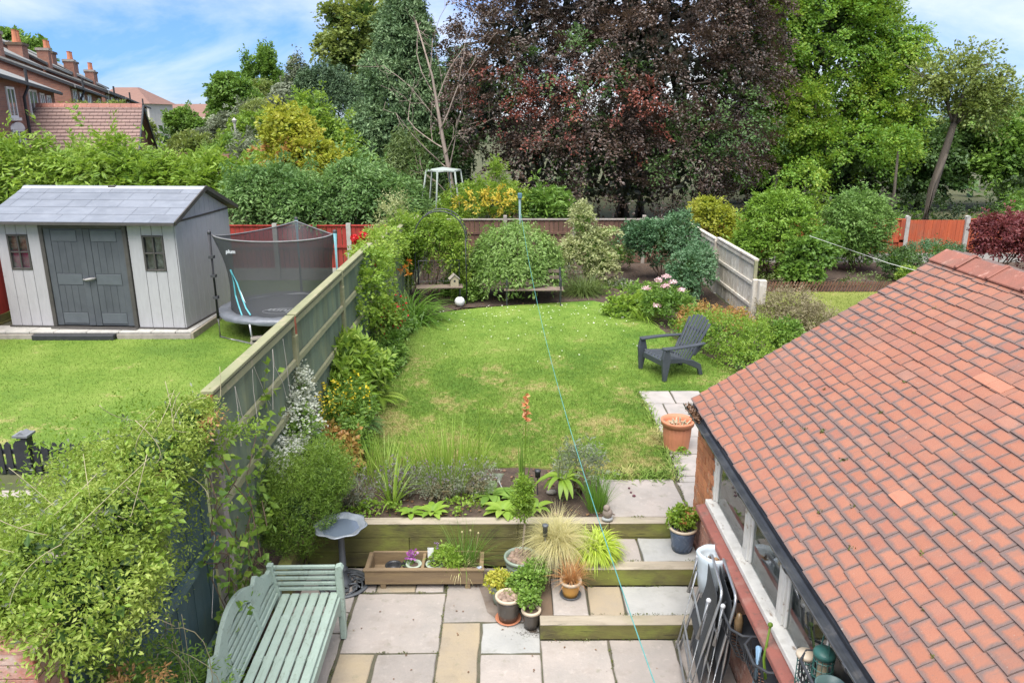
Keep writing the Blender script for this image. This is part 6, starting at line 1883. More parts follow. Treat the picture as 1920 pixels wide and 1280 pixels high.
# clematis heap at the lower left
t = plant('clematis', 'great tangled heap of light green clematis over the teal fence at lower left', 'climber', (-2.4, 4.0, 0))
lob = [(-2.85, 4.1, 1.78, .6, .65, .40), (-2.42, 3.85, 1.98, .34, .6, .34), (-3.2, 4.5, 1.40, .6, .5, .38), (-2.75, 5.0, 1.92, .45, .5, .26), (-2.40, 4.7, 2.18, .26, .5, .24), (-2.36, 5.2, 2.28, .20, .34, .14), (-2.9, 3.65, 1.92, .48, .42, .32), (-3.2, 5.5, 1.35, .5, .4, .3), (-2.28, 3.75, 1.92, .26, .42, .28), (-2.2, 3.9, 2.22, .26, .4, .2), (-2.33, 3.5, 2.26, .22, .26, .16), (-2.12, 3.45, 2.05, .27, .42, .26), (-2.28, 4.5, 2.30, .2, .45, .15), (-2.28, 5.1, 2.33, .15, .30, .09), (-2.95, 5.6, 1.72, .45, .4, .24), (-2.6, 3.5, 1.95, .42, .4, .3)]
P = crown(lob, 4900, 21, (.16, .09, .07), droop=.25, flat=.6, low=.5, shell=(.78, 1.08), rag=.22, spread=.8)
fol(t, P, .0285, .0118, 'clem')
fol(t, crown(lob, 420, 12, (.16, .12, .05), rag=.2), .046, .026, 'bright', 'broad_leaves')
fol(t, crown(lob, 220, 12, (.22, .05, .04), rag=.5, droop=-.4), .04, .014, 'grey', 'seed_heads')
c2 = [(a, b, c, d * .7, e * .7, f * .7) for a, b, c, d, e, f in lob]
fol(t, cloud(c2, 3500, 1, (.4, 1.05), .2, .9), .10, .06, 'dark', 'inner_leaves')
fol(t, crown([(-2.2, 4.3, 1.65, .10, .7, .4), (-2.18, 5.0, 1.9, .08, .4, .3), (-2.15, 3.7, 1.4, .12, .5, .35)], 170, 13, (.2, .06, .04), droop=1.4, rag=.3, shell=(.3, 1.1)), .03, .013, 'clem', 'trailing_leaves')
lm('dry', (.30, .15, .06), (.42, .23, .09), (.52, .34, .16), trans=.3)
fol(t, crown([(-1.98, 3.45, 1.5, .13, .16, .10), (-2.25, 4.35, 2.22, .10, .12, .05), (-2.15, 5.2, 2.28, .1, .14, .05), (-2.0, 3.3, 1.35, .10, .1, .08)], 60, 22, (.10, .06, .05)), .035, .012, 'dry', 'dry_clusters')
mb = MB()
for k in range(34):
    y = rng.uniform(2.9, 4.2)
    mb.tube(curl((-2.15 + rng.uniform(0, .2), y, 1.45), (-2.15 + rng.uniform(0, .18), y + rng.uniform(-.5, .5), rng.uniform(.1, .7)), rng.normal(size=3) * .25), rng.uniform(.0018, .004), 4)
for k in range(34):
    l0 = lob[rng.integers(len(lob))]
    p0 = np.array(l0[:3]) + np.array((rng.normal() * l0[3] * .5, rng.normal() * l0[4] * .5, l0[5] * .8))
    mb.tube(curl(p0, p0 + np.array((rng.normal() * .16, rng.normal() * .16, rng.uniform(.08, .30))), rng.normal(size=3) * .07), .0022, 4)
for k in range(12):
    p0 = np.array((rng.uniform(-2.6, -2.05), rng.uniform(3.4, 5), rng.uniform(1.7, 2.15)))
    mb.tube(curl(p0, p0 + np.array((rng.uniform(.1, .35), rng.normal() * .2, rng.uniform(-.35, -.05))), rng.normal(size=3) * .09), .003, 4)
wood(t, mb, 'tendrils', M('tendril', (.40, .34, .22), (.27, .26, .13), 14, .8), kind='stuff')
# wisps rising against the lawn
P = crown([(-2.9, 5.5, 1.95, .6, .5, .22), (-2.5, 5.2, 2.2, .35, .4, .16), (-3.3, 5.2, 1.6, .5, .4, .2), (-2.5, 4.2, 2.3, .4, .6, .15)], 300, 8, (.26, .04, .03), rag=.6, droop=-.9, shell=(.4, 1.1))
fol(t, P, .036, .014, 'bright', 'loose_shoots')
# fern and seedlings at the lower left
t = plant('conifer_seedling', 'soft green feathery plant growing low between the teal fence and the bench', 'plant', (-2.15, 4.1, .1))
fol(t, crown([(-2.12, 4.3, .5, .14, .5, .36), (-2.1, 3.6, .8, .16, .4, .45), (-2.1, 3.45, 1.25, .15, .35, .4), (-2.12, 3.1, .95, .15, .35, .5), (-2.12, 4.0, 1.0, .10, .3, .25), (-2.14, 4.7, .35, .12, .35, .2)], 760, 16, (.2, .05, .03), droop=-.3), .04, .011, 'mid')
t = plant('ivy', 'dark ivy leaves around the brick pillar at the lower left corner', 'climber', (-2.65, 3.0, .2))
fol(t, crown([(-2.85, 3.0, 1.3, .28, .4, .5)], 160, 14, (.15, .12, .05)), .06, .05, 'mid')
bp = thing('brick_pillar', 'whitewashed red brick pillar under the clematis at the lower left corner', 'pillar', (-2.36, 3.22, 0))
MB().box(-.10, .10, -.10, .10, 0, 1.97).build('core', m_mortar, bp)
br_me = MB().box(-.108, .108, -.112, -.098, 0, .066).mesh('brick', M('white_brick', (.42, .13, .085), (.55, .45, .38), 7, .9, .4, 70, rand=.2))
for i in range(26):
    put('brick', br_me, bp, (0, 0, .02 + i * .0755))
    put('brick', br_me, bp, (0, 0, .02 + i * .0755), (0, 0, R(90)))
MB().box(-.13, .13, -.115, .115, 1.97, 1.985).build('cap', m_brick_painted, bp)

# ------------------------------------------------------------------ raised bed on the retaining wall
for i, (c, lab) in enumerate((((-1.62, 7.35, .47), 'grey lavender mound behind the bird bath dish'), ((-1.15, 7.55, .47), 'grey brown lavender in the left middle of the raised bed'), ((-.72, 7.5, .47), 'lavender with dark seed heads right of the light iris leaves'), ((-.35, 7.6, .47), 'thin lavender at the edge of the lawn beside the bare soil'))):
    shrub('lavender', lab, c, [(c[0], c[1], .59, .21, .17, .13)], 'lavender', 130, 14, (.17, .03, .03), (.028, .007), cat_='lavender', group='lavender in the raised bed', droop=-1.0, flat=0, ck='heath', stemn=4)
    o = [x for x in COL.objects if x.get('label') == lab][0]
    mb = MB()
    nn = 34
    heads = []
    for k in range(nn):
        a = rng.uniform(0, 6.28); q = rng.uniform(.05, .28); h_ = rng.uniform(.22, .40)
        p1 = np.array((math.cos(a) * q, math.sin(a) * q, h_)); heads.append(p1)
        mb.tube([(p1[0] * .4, p1[1] * .4, .1), p1], .0022, 3)
    mb.build('stem', M_STEM, o, kind='stuff')
    heads = np.repeat(np.array(heads), 5, 0) + rng.normal(size=(nn * 5, 3)) * .008
    leaves('seed_head', (heads, rdir(nn * 5), rdir(nn * 5)), .022, .014, bpy.data.materials.get('lav_head') or LM('lav_head', (.10, .08, .11), (.16, .13, .16), (.24, .2, .22), .1), o)
t = plant('iris', 'fan of bright green sword leaves at the left of the raised bed', 'plant', (-1.22, 7.35, .47))
bs_, d_ = tuft((0, 0, 0), 26, .05, .28)
blades('blade', bs_, d_, .5, .026, .8, GR['iris'], t)
t = plant('long_grass', 'sheaf of tall bright grass leaves in the middle of the raised bed', 'grass', (-.66, 7.85, .47))
bs_, d_ = tuft((0, 0, 0), 300, .34, .22)
blades('blade', bs_, d_, .60, .012, .5, GR['iris'], t)
t = plant('long_grass', 'sparser grass leaves at the left edge of the raised bed by the lawn', 'grass', (-1.4, 8.0, .47))
bs_, d_ = tuft((0, 0, 0), 190, .36, .25)
blades('blade', bs_, d_, .42, .011, .6, GR['iris'], t)
for c, h_, n, lab, fl in (((-.33, 7.75, .47), .62, 9, 'unopened gladiolus spike standing left of the orange one', False), ((.17, 7.62, .47), .62, 8, 'gladiolus with an orange flower spike in front of the lawn', True)):
    t = plant('gladiolus', lab, 'flower', c)
    bs_, d_ = tuft((0, 0, 0), n, .03, .10)
    blades('blade', bs_, d_, h_, .030, .2, GR['iris'] if not fl else GR['mid'], t)
    H2 = 1.05 if not fl else 1.28
    mb = MB().tube([(0, 0, 0), (.015, 0, H2 * .5), (.03, 0, H2)], [.010, .008, .003], 6)
    mb.build('stem', GR['iris'], t)
    if fl:
        for k in range(9):
            z = .86 + k * .035
            n2 = 9; dd = unit(rng.normal(size=(n2, 3)) * .6 + np.array((.8 * (-1) ** k, -.5, .3)))
            leaves('bloom', (np.tile((.02, 0, z), (n2, 1)), dd, rdir(n2)), .062 - .003 * k, .036, LM('petal_peach', (.66, .24, .10), (.75, .36, .17), (.80, .50, .28), .3) if k == 0 else bpy.data.materials['petal_peach'], t)
for i, (c, n, l_, w_, lab) in enumerate((((-.78, 7.17, .5), 12, .17, .07, 'small bright primrose left of the bare soil on the wall edge'), ((-1.0, 7.15, .5), 8, .15, .06, 'smallest primrose on the wall edge above the left half of the trough'), ((-.05, 7.2, .5), 13, .21, .085, 'light primrose overhanging the wall left of the standard tree'),
                                         ((-.18, 7.55, .5), 14, .22, .095, 'darker foxglove rosette behind the light primrose'), ((.08, 7.45, .5), 12, .2, .085, 'foxglove rosette between the white shell and the bay top'), ((.30, 7.25, .5), 10, .16, .06, 'small leafy plant right of the standard tree top'))):
    rosette('primrose', lab, c, n, l_, w_, 'rosette' if i in (0, 1, 2) else 'mid' if i < 5 else 'bright', group='leafy rosettes in the raised bed')
t = rosette('evening_primrose', 'tall plant with long drooping pale leaves right of the standard tree', (.58, 7.45, .72), 18, .34, .06, 'bright', rise=.7, bend=2.2)
mb = MB()
for a in range(5):
    mb.tube(path((0, 0, -.25), (rng.normal() * .15, rng.normal() * .1, rng.uniform(.2, .42)), 5, .03), .006, 5)
mb.build('stem', M_STEM, t)
shrub('penstemon', 'wispy grey green plant beside the landing slab', (.78, 7.6, .47), [(.78, 7.65, .75, .25, .22, .25)], 'grey', 130, 10, (.16, .04, .03), (.05, .014), core=False, droop=-.5)
t = plant('chives', 'tuft of fine green grass beside the bird ornament', 'grass', (.92, 7.25, .47))
bs_, d_ = tuft((0, 0, 0), 240, .10, .22)
blades('blade', bs_, d_, .34, .006, .5, GR['strap'], t)
shrub('low_weeds', 'patch of small yellowish weeds along the front of the raised bed', (-1.35, 7.2, .47), [(-1.4, 7.2, .52, .3, .1, .07), (-.45, 7.3, .5, .2, .15, .05)], 'bright', 70, 10, (.1, .08, .03), (.035, .022), core=False, stemn=2)
# ================================================================== THE MINT BENCH
bench = thing('garden_bench', 'mint green painted wooden bench with a wavy arched back along the left of the patio', 'bench', (-1.75, 5.02, 0), R(1))
HB = .84        # half length
def lean(mb):
    mb.v = [(x - max(0, z - .45) * .22, y, z) for x, y, z in mb.v]
    return mb
# seat slats and rails (front is +x)
for i in range(6):
    x = -.19 + i * .0835
    MB().box(x, x + .068, -HB + .03, HB - .03, .43 - i * -.002, .452 + i * .002).build('seat_slat', m_mint, bench, bevel=.005)
MB().box(.285, .315, -HB + .05, HB - .05, .335, .425).prism([(-HB + .05, .336), (-HB + .22, .336), (-HB + .16, .30), (-HB + .05, .23)], 'x', .287, .313).prism([(HB - .05, .336), (HB - .22, .336), (HB - .16, .30), (HB - .05, .23)], 'x', .287, .313).build('apron', m_mint, bench, bevel=.004)
for y in (-.5, 0, .5):
    MB().box(-.2, .285, y - .03, y + .03, .38, .428).build('seat_bearer', m_mint, bench)
for s in (-1, 1):
    y = s * (HB - .03)
    MB().prism([(.29, 0), (.34, 0), (.345, .45), (.34, .66), (.355, .70), (.33, .735), (.285, .72), (.28, .66), (.285, .45)], 'y', y - .03, y + .03).build('leg', m_mint, bench, bevel=.006)
    MB().prism([(-.27, 0), (-.215, 0), (-.20, .45), (-.25, .74), (-.30, .74), (-.255, .45)], 'y', y - .03, y + .03).build('leg', m_mint, bench, bevel=.006)
    for k in range(5):
        z = .485 + k * .052
        MB().box(-.245, .283, y - .014, y + .014, z, z + .03).build('arm_slat', m_mint, bench, bevel=.004)
    MB().box(-.2, .29, y - .02, y + .02, .33, .42).build('side_rail', m_mint, bench)
# back: wave-topped rail with arched openings, uprights and long slats
def top_z(y):
    u = abs(y) / HB
    return .70 + .13 * max(0, math.cos(min(u / .86, 1) * math.pi / 2)) ** .8 + .055 * math.exp(-((u - .60) / .07) ** 2) + .09 * max(0, 1 - (u / .5) ** 2)
bays = (-HB + .03, -.29, .29, HB - .03)
tops = [(y, top_z(y)) for y in np.linspace(-HB, HB, 61)]
def low_z(y):
    for a, c in zip(bays[:-1], bays[1:]):
        if a <= y <= c:
            f = (y - a) / (c - a)
            arch = math.sin(math.pi * f) ** .55
            base = min(top_z(a), top_z(c)) - .15
            return min(top_z(y) - .055, base + arch * (.11 if abs(a + c) < .1 else .07))
    return top_z(y) - .1
lows = [(y, low_z(y)) for y in np.linspace(HB - .001, -HB + .001, 61)]
mbk = MB()
n = 61; lows_r = lows[::-1]
for x in (-.245, -.21):
    mbk.v += [(x, y, z) for y, z in tops] + [(x, y, z) for y, z in lows_r]
for i in range(n - 1):
    mbk.f += [(i, i + 1, n + i + 1, n + i), (2 * n + i, 3 * n + i, 3 * n + i + 1, 2 * n + i + 1), (i, 2 * n + i, 2 * n + i + 1, i + 1), (n + i, n + i + 1, 3 * n + i + 1, 3 * n + i)]
mbk.f += [(0, n, 3 * n, 2 * n), (n - 1, 3 * n - 1, 4 * n - 1, 2 * n - 1)]
lean(mbk).build('top_rail', m_mint, bench, bevel=.004)
for y in (-.29, .29):
    lean(MB().box(-.243, -.212, y - .025, y + .025, .46, low_z(y) + .02)).build('back_upright', m_mint, bench, bevel=.004)
for k in range(6):
    z = .49 + k * .052
    lim = HB - .05
    for a, c in zip(bays[:-1], bays[1:]):
        ys_ok = [y for y in np.linspace(a, c, 40) if low_z(y) > z + .01]
        if len(ys_ok) > 3:
            lean(MB().box(-.236, -.219, max(ys_ok[0], a + .026), min(ys_ok[-1], c - .026), z, z + .032)).build('back_slat', m_mint, bench, bevel=.003)
lean(MB().box(-.245, -.21, -HB + .03, HB - .03, .452, .478)).build('lower_rail', m_mint, bench)
tag(MB().box(-.34, .34, -.018, .018, 0, .16).build('edging_board', m_redsill, None, (-2.02, 4.35, .05)), 'red painted edging board behind the mint bench', 'edging')
bpy.data.objects['edging_board'].rotation_euler = (0, 0, R(92))

# ================================================================== BIRD BATH
m_iron = M('grey_metal', (.115, .125, .135), (.08, .088, .096), 10, .45, .25, 60, metal=.2)
m_bowl = M('bowl_metal', (.27, .30, .335), (.21, .235, .265), 6, .4, .2, 50, metal=.2)
bb = thing('bird_bath', 'grey metal bird bath with a scalloped dish on a slim column', 'bird bath', (-1.61, 6.64, 0))
wob = lambda a: .055 * math.cos(8 * a)
MB().lathe([(.245, 0), (.25, .012), (.24, .022), (.215, .022), (.205, .012), (.21, 0)], 32).build('base_ring', m_iron, bb, smooth=True)
mb = MB()
for k in range(8):
    a = k * math.pi / 4
    pts = []
    for f in np.linspace(0, 1, 12):
        r_ = .07 + .14 * f; an = a + .55 * math.sin(f * math.pi * 1.3)
        pts.append((r_ * math.cos(an), r_ * math.sin(an), .035 - .02 * f))
    mb.tube(pts, .011, 6)
    c = (.155 * math.cos(a + .25), .155 * math.sin(a + .25))
    mb.tube([(c[0] + .032 * math.cos(t), c[1] + .032 * math.sin(t), .018) for t in np.linspace(0, 5.2, 12)], .009, 6)
mb.build('scrollwork', m_iron, bb, smooth=True)
MB().lathe([(.085, .0), (.075, .03), (.05, .06), (.038, .09), (.036, .16), (.045, .17), (.045, .185), (.032, .2), (.030, .50), (.05, .56), (.07, .59)], 18).build('column', m_iron, bb, smooth=True)
MB().lathe([(.06, .585), (.13, .60), (.20, .625), (.245, .645), (.25, .652), (.236, .655)], 48, wob=wob, cap=False).lathe([(.236, .655), (.19, .64), (.172, .618), (.10, .606), (.001, .604)], 48, wob=lambda a: .055 * math.cos(8 * a) * .6, cap=False).build('dish', m_bowl, bb, smooth=True)
m_water, t_, p_ = nodes('water'); p_.inputs['Base Color'].default_value = (.10, .125, .16, 1); p_.inputs['Roughness'].default_value = .06
MB().lathe([(.176, .622), (.001, .622)], 36, wob=lambda a: .02 * math.cos(8 * a), cap=False).build('water', m_water, bb)

# ================================================================== PLANTER TROUGH AND ITS POTS
m_trough = M('trough_wood', (.235, .165, .085), (.17, .12, .07), 5, .75, .35, 60, stretch=(.3, 2, 2.5), extra=[((.13, .08, .05), 9, .55, .7, .6, (.4, 2, 2))])
tg = thing('planter_trough', 'long brown wooden trough planter on two feet against the sleeper wall', 'planter', (-.815, 6.73, 0))
for nm, a in (('front_board', (-.575, .575, -.17, -.148, .05, .20)), ('back_board', (-.54, .54, .148, .17, .05, .215)), ('end_board', (-.553, -.531, -.147, .147, .05, .20)), ('end_board', (.531, .553, -.147, .147, .05, .20)), ('divider', (-.035, -.005, -.147, .147, .08, .20)), ('floor_board', (-.53, .53, -.147, .147, .05, .075))):
    MB().box(*a).build(nm, m_trough, tg, bevel=.004)
MB().box(-.585, .585, -.185, -.14, .20, .218).build('top_trim', m_trough, tg, bevel=.003)
for x in (-.575, .535):
    MB().box(x, x + .04, -.139, .147, .20, .216).build('top_trim', m_trough, tg, bevel=.003)
for x in (-.40, .42):
    MB().box(x - .025, x + .025, -.165, .16, 0, .049).build('foot', m_trough, tg)


def pot(name, label, loc, rt, rb, h, mat, rim=None, soil=True, n=28, rimh=.03, saucer=None, group=None, ridge=None, cat_='plant pot', soilz=None):
    t = thing(name, label, cat_, loc, rng.uniform(0, 6), group)
    prof = [(rb, 0), (rb + (rt - rb) * .35, h * .3), (rb + (rt - rb) * .75, h * .7), (rt - .004, h - rimh)]
    if ridge:
        prof = []
        m_ = 36
        for i in range(m_ + 1):
            f = i / m_
            prof.append((rb + (rt - .006 - rb) * f + (ridge[1] * (.5 + .5 * math.cos(2 * math.pi * f * ridge[0]))), (h - rimh) * f))
    MB().lathe(prof, n).build('body', mat, t, smooth=True)
    MB().lathe([(rt - .006, h - rimh), (rt + .008, h - rimh + .004), (rt + .008, h - .004), (rt, h), (rt - .014, h - .002), (rt - .02, h - rimh - .01), (rt - .024, h * .6)], n, cap=False).build('rim', rim or mat, t, smooth=True)
    sz = soilz or h - rimh * 1.1
    if soil:
        MB().lathe([(rt - .018, sz), (.001, sz + .008)], n, cap=False).build('compost', m_soil, t)
    if saucer:
        MB().lathe([(rb + .02, 0), (rb + .035, .018), (rb + .028, .018), (rb + .015, .006)], n, (0, 0, .001)).build('saucer', saucer, t, smooth=True)
    return t


m_black_pot = M('black_plastic', (.018, .019, .021), (.028, .029, .032), 9, .4)
m_terra = M('terracotta', (.50, .20, .105), (.44, .165, .09), 6, .65, .2, 70, extra=[((.30, .14, .08), 9, .6, .75, .4)])
m_terra_dark = M('terracotta_dark', (.30, .12, .07), (.22, .09, .055), 8, .75)
m_sage = M('sage_glaze', (.24, .29, .235), (.19, .235, .19), 7, .35, .2, 40)
m_brown_glaze = M('brown_glaze', (.085, .07, .055), (.055, .048, .042), 7, .3, .2, 40, extra=[((.17, .165, .15), 14, .6, .68, .6)])
m_cream_rim = M('cream_rim', (.50, .42, .31), (.42, .34, .25), 9, .5)
m_yellow = M('yellow_glaze', (.50, .27, .055), (.44, .22, .05), 6, .3, .1)
m_blue = M('blue_glaze', (.085, .115, .165), (.055, .08, .125), 9, .3, .1, extra=[((.2, .23, .27), 22, .56, .68, .5)])
m_slate_pot = M('slate_ribbed', (.075, .07, .062), (.05, .048, .044), 9, .5, .2)
m_lightgreen_pot = M('pale_green_plastic', (.33, .38, .30), (.28, .33, .26), 6, .5)

pb = pot('plant_pot', 'empty black plastic pot lying in the left end of the wooden trough', (-1.13, 6.71, .078), .075, .055, .10, m_black_pot, soil=False, rimh=.012)
pb2 = pot('plant_pot', 'second black plastic pot tipped in the trough beside the primula pot', (-.99, 6.76, .078), .06, .045, .08, m_black_pot, soil=False, rimh=.012)
tag(MB().bar((0, 0, 0), (.16, .02, 0), .06, .03).build('seed_tray', m_black_pot, None, (-1.05, 6.64, .11), bevel=.006), 'flat piece of black plastic tray in the left half of the trough', 'seed tray')
pp = pot('plant_pot', 'pale green pot with a purple and white primula in the trough', (-.925, 6.68, .078), .072, .052, .13, m_lightgreen_pot, rimh=.014)
t = plant('primula', 'purple and white primula flower in the pale green pot', 'flower', (-.945, 6.71, .20))
leaves('flower', (rng.normal(size=(60, 3)) * .022 + np.array((0, 0, .075)), rdir(60), rdir(60)), .028, .026, LM('petal_purple', (.22, .03, .25), (.42, .10, .42), (.75, .6, .74), .25), t)
leaves('foliage', (rng.normal(size=(30, 3)) * np.array((.03, .03, .01)) + np.array((0, 0, .02)), rdir(30), unit(rdir(30) + np.array((0, 0, 1.)))), .05, .02, GR['mid'], t)
MB().tube([(0, 0, -.03), (0, 0, .07)], .004, 5).build('stem', M_STEM, t)
pr = pot('plant_pot', 'wide pale pot holding trailing green herbs in the trough', (-.72, 6.70, .078), .085, .06, .12, m_lightgreen_pot, rimh=.014)
t = plant('herb', 'light green trailing herb spilling from the wide pale pot in the trough', 'plant', (-.66, 6.72, .2))
fol(t, crown([(-.62, 6.72, .27, .12, .10, .07), (-.52, 6.66, .24, .10, .06, .05)], 90, 12, (.12, .04, .03), droop=.4), .04, .014, 'bright')
t = plant('chives', 'tall thin chives leaning out of the right half of the trough', 'plant', (-.42, 6.76, .14))
bs_, d_ = tuft((0, 0, 0), 170, .09, .42)
blades('blade', bs_, d_, .42, .0045, .7, GR['strap'], t)
bs_, d_ = tuft((-.05, -.06, 0), 70, .10, .8)
blades('dry_blade', bs_, d_, .15, .006, 1.6, GR['stipa'], t)
MB().box(-.14, .12, -.10, .05, -.06, -.03).build('compost', m_soil, t)
for x, y in ((-.02, .02), (.08, .0), (.03, .05)):
    MB().tube([(x, y, 0), (x * 1.6, y, .34)], .003, 4).ball((x * 1.6, y, .35), .012, 6, 5).build('seed_head', M('seedhead', (.38, .33, .16), (.3, .27, .13), 20, .8), t)
tag(MB().prism([(-.03, 0), (.03, 0), (.03, .11), (-.03, .11)], 'y', -.0015, .0015).build('plant_label', M('label_white', (.74, .74, .74), (.66, .67, .68), 12, .4, extra=[((.25, .25, .27), 60, .58, .62, .6)]), None, (-.765, 6.76, .22)), 'white printed plant label sticking up in the trough', 'plant label')
t = plant('lavender_sprig', 'small purple flower spike beside the white plant label', 'flower', (-.70, 6.80, .2))
MB().tube([(0, 0, 0), (.0, 0, .10)], .003, 4).build('stem', M_STEM, t)
leaves('flower', (np.stack([rng.normal(size=40) * .008, rng.normal(size=40) * .008, rng.uniform(.08, .17, 40)], 1), rdir(40), rdir(40)), .018, .014, LM('petal_violet', (.20, .10, .28), (.32, .18, .38), (.5, .36, .55), .2), t)
tag(MB().lathe([(.001, 0), (.034, .02), (.03, .12), (.012, .16), (.009, .17), (.001, .17)], 14).build('bottle', M('pale_blue_plastic', (.42, .47, .60), (.36, .41, .54), 5, .35), None, (-.335, 6.64, .10), smooth=True), 'pale blue plastic bottle leaning in the right end of the trough', 'bottle')
bpy.data.objects['bottle'].rotation_euler = (R(25), R(28), 0)

# ================================================================== POTS IN THE CORNER OF THE STEPS
peb = [MB().ball((0, 0, 0), .028, 8, 6, (1.15, .85, .72)).mesh('pebble', m_stone_l, True), MB().ball((0, 0, 0), .034, 8, 6, (1.1, .8, .65)).mesh('pebble', m_stone_l, True)]


def pebbles(t, r, z, n, s=1.0):
    for i in range(n):
        a = i * 2.4; q = r * math.sqrt((i + .5) / n)
        put('pebble', peb[i % 2], t, (q * math.cos(a), q * math.sin(a), z + rng.uniform(-.004, .012)), (rng.uniform(-.5, .5), rng.uniform(-.5, .5), rng.uniform(0, 6)), scale=(s, s, s))


t = pot('plant_pot', 'large sage green glazed pot topped with pebbles and a standard tree', (.13, 6.66, 0), .165, .12, .30, m_sage, rimh=.035, ridge=(5, .006))
pebbles(t, .125, .275, 24, 1.15)
t = plant('standard_tree', 'small standard tree with a clipped leafy head in the sage green pot', 'small tree', (.14, 6.66, .27))
MB().tube([(.0, 0, -.02), (.005, .0, .16), (.02, 0, .36), (.01, 0, .5)], [.012, .011, .010, .008], 8).build('trunk', M_BARK_P, t, smooth=True)
fol(t, crown([(.14, 6.66, .93, .095, .09, .11), (.15, 6.66, 1.03, .075, .07, .08), (.13, 6.66, .77, .075, .07, .09)], 190, 12, (.08, .04, .03), droop=-.3, rag=.15), .038, .012, 'bright', 'crown')
t = pot('plant_pot', 'brown glazed pot with a cream rim and pebbles on a terracotta saucer', (0, 6.08, .004), .112, .085, .25, m_brown_glaze, rim=m_cream_rim, saucer=m_terra)
pebbles(t, .082, .232, 15, 1.0)
fol(plant('sedum', 'tiny green shoots among the pebbles of the cream rimmed pot', 'plant', (.02, 6.12, .24)), cloud([(.02, 6.12, .255, .06, .05, .025)], 90, 1), .02, .01, 'bright')
pot('plant_pot', 'dark pot with a pale rim and bare compost at the front of the group', (.205, 5.97, 0), .082, .062, .19, m_brown_glaze, rim=m_cream_rim, soilz=.165)
t = plant('mint_plant', 'small leafy herb growing from the front dark pot', 'plant', (.2, 5.99, .17))
fol(t, crown([(.19, 6.02, .26, .08, .07, .07)], 46, 10, (.08, .05, .03)), .034, .022, 'mid')
pot('plant_pot', 'half hidden green pot at the left of the pot group', (-.07, 6.34, 0), .09, .07, .2, m_sage)
t = plant('golden_oregano', 'yellow green herb in the half hidden pot left of the group', 'plant', (-.07, 6.34, .18))
fol(t, crown([(-.08, 6.34, .245, .105, .09, .075)], 95, 12, (.08, .06, .03)), .03, .022, 'yellowgreen')
pot('plant_pot', 'black plastic pot hidden under the parsley', (.17, 6.27, 0), .10, .08, .24, m_black_pot)
t = plant('parsley', 'bushy dark green parsley in the middle of the pot group', 'plant', (.17, 6.27, .22))
fol(t, crown([(.17, 6.25, .29, .14, .11, .10), (.27, 6.36, .35, .08, .08, .08)], 150, 13, (.10, .08, .03), rag=.15), .036, .026, 'mid')
t = pot('plant_pot', 'tall dark ribbed pot holding the pale feather grass', (.46, 6.60, .155), .118, .105, .32, m_slate_pot, ridge=(9, .006), rimh=.02)
t = plant('feather_grass', 'fountain of pale straw coloured feather grass in the tall ribbed pot', 'grass', (.47, 6.61, .46))
bs_, d_ = tuft((0, 0, 0), 1500, .085, .46)
blades('blade', bs_, d_, .36, .0034, 1.9, GR['stipa'], t, seg=5)
bs_, d_ = tuft((0, -.02, 0), 260, .08, .75)
blades('blade', bs_, d_, .36, .0034, 2.9, GR['stipa'], t, seg=5)
t = thing('solar_light', 'slim metal solar light standing in the feather grass pot', 'garden light', (.36, 6.52, .40))
MB().tube([(0, 0, 0), (-.01, -.01, .20)], .011, 8).build('stake', m_steel, t, smooth=True)
MB().lathe([(.022, .20), (.024, .30), (.03, .305), (.03, .32), (.024, .325), (.001, .325)], 14, (-.01, -.01, 0)).build('lamp_head', m_iron, t, smooth=True)
t = pot('plant_pot', 'small yellow glazed pot with a cream rim on a grey saucer', (.575, 6.22, .157), .095, .066, .165, m_yellow, rim=m_cream_rim, saucer=m_iron)
t = plant('bronze_sedge', 'coppery orange sedge spraying out of the yellow pot', 'grass', (.575, 6.23, .30))
bs_, d_ = tuft((0, 0, 0), 240, .045, .42)
blades('blade', bs_, d_, .22, .0045, 1.0, GR['carex'], t, seg=5)
pot('plant_pot', 'low terracotta pot almost hidden under the lime green grass', (.83, 6.60, .337), .10, .08, .10, m_terra_dark)
t = plant('hakone_grass', 'dome of lime green arching grass in the low terracotta pot', 'grass', (.83, 6.60, .42))
bs_, d_ = tuft((0, 0, 0), 1100, .11, .66)
blades('blade', bs_, d_, .215, .013, 2.2, GR['hakone'], t, seg=5)
t = pot('plant_pot', 'blue glazed pot with a cream rim on the top step beside the brick wall', (1.70, 6.71, .337), .128, .092, .25, m_blue, rim=m_cream_rim, rimh=.026)
mb = MB()
for k in range(14):
    a = k * 2 * math.pi / 14
    mb.tube([((.095 + .026 * f) * math.cos(a + 1.4 * f), (.095 + .026 * f) * math.sin(a + 1.4 * f), .01 + .20 * f) for f in np.linspace(0, 1, 8)], .004, 5)
mb.build('swirl_ridges', m_blue, t, smooth=True)
pebbles(t, .09, .222, 14, .4)
t = plant('hydrangea', 'small leafy plant with yellowing tips in the blue pot', 'plant', (1.70, 6.71, .56))
fol(t, crown([(1.70, 6.73, .68, .12, .10, .09)], 95, 11, (.08, .06, .03), rag=.12), .04, .024, 'bright')
fol(t, crown([(1.72, 6.72, .70, .13, .10, .06)], 14, 8, (.06, .05, .03)), .035, .022, 'rust', 'tinted_leaves')
t = thing('bird_ornament', 'small brown grey stone bird ornament on the corner of the sleeper wall', 'ornament', (1.0, 6.99, .493))
m_orn = M('ornament_stone', (.24, .19, .155), (.17, .14, .12), 14, .8, .4, 50)
MB().ball((0, 0, .025), .055, 10, 6, (1.1, .9, .5)).build('base', M('ornament_base', (.34, .35, .34), (.27, .28, .28), 9, .8), t, smooth=True)
MB().ball((0, 0, .085), .052, 12, 8, (1, .95, 1.15)).ball((-.012, -.01, .148), .034, 10, 7).build('body', m_orn, t, smooth=True)
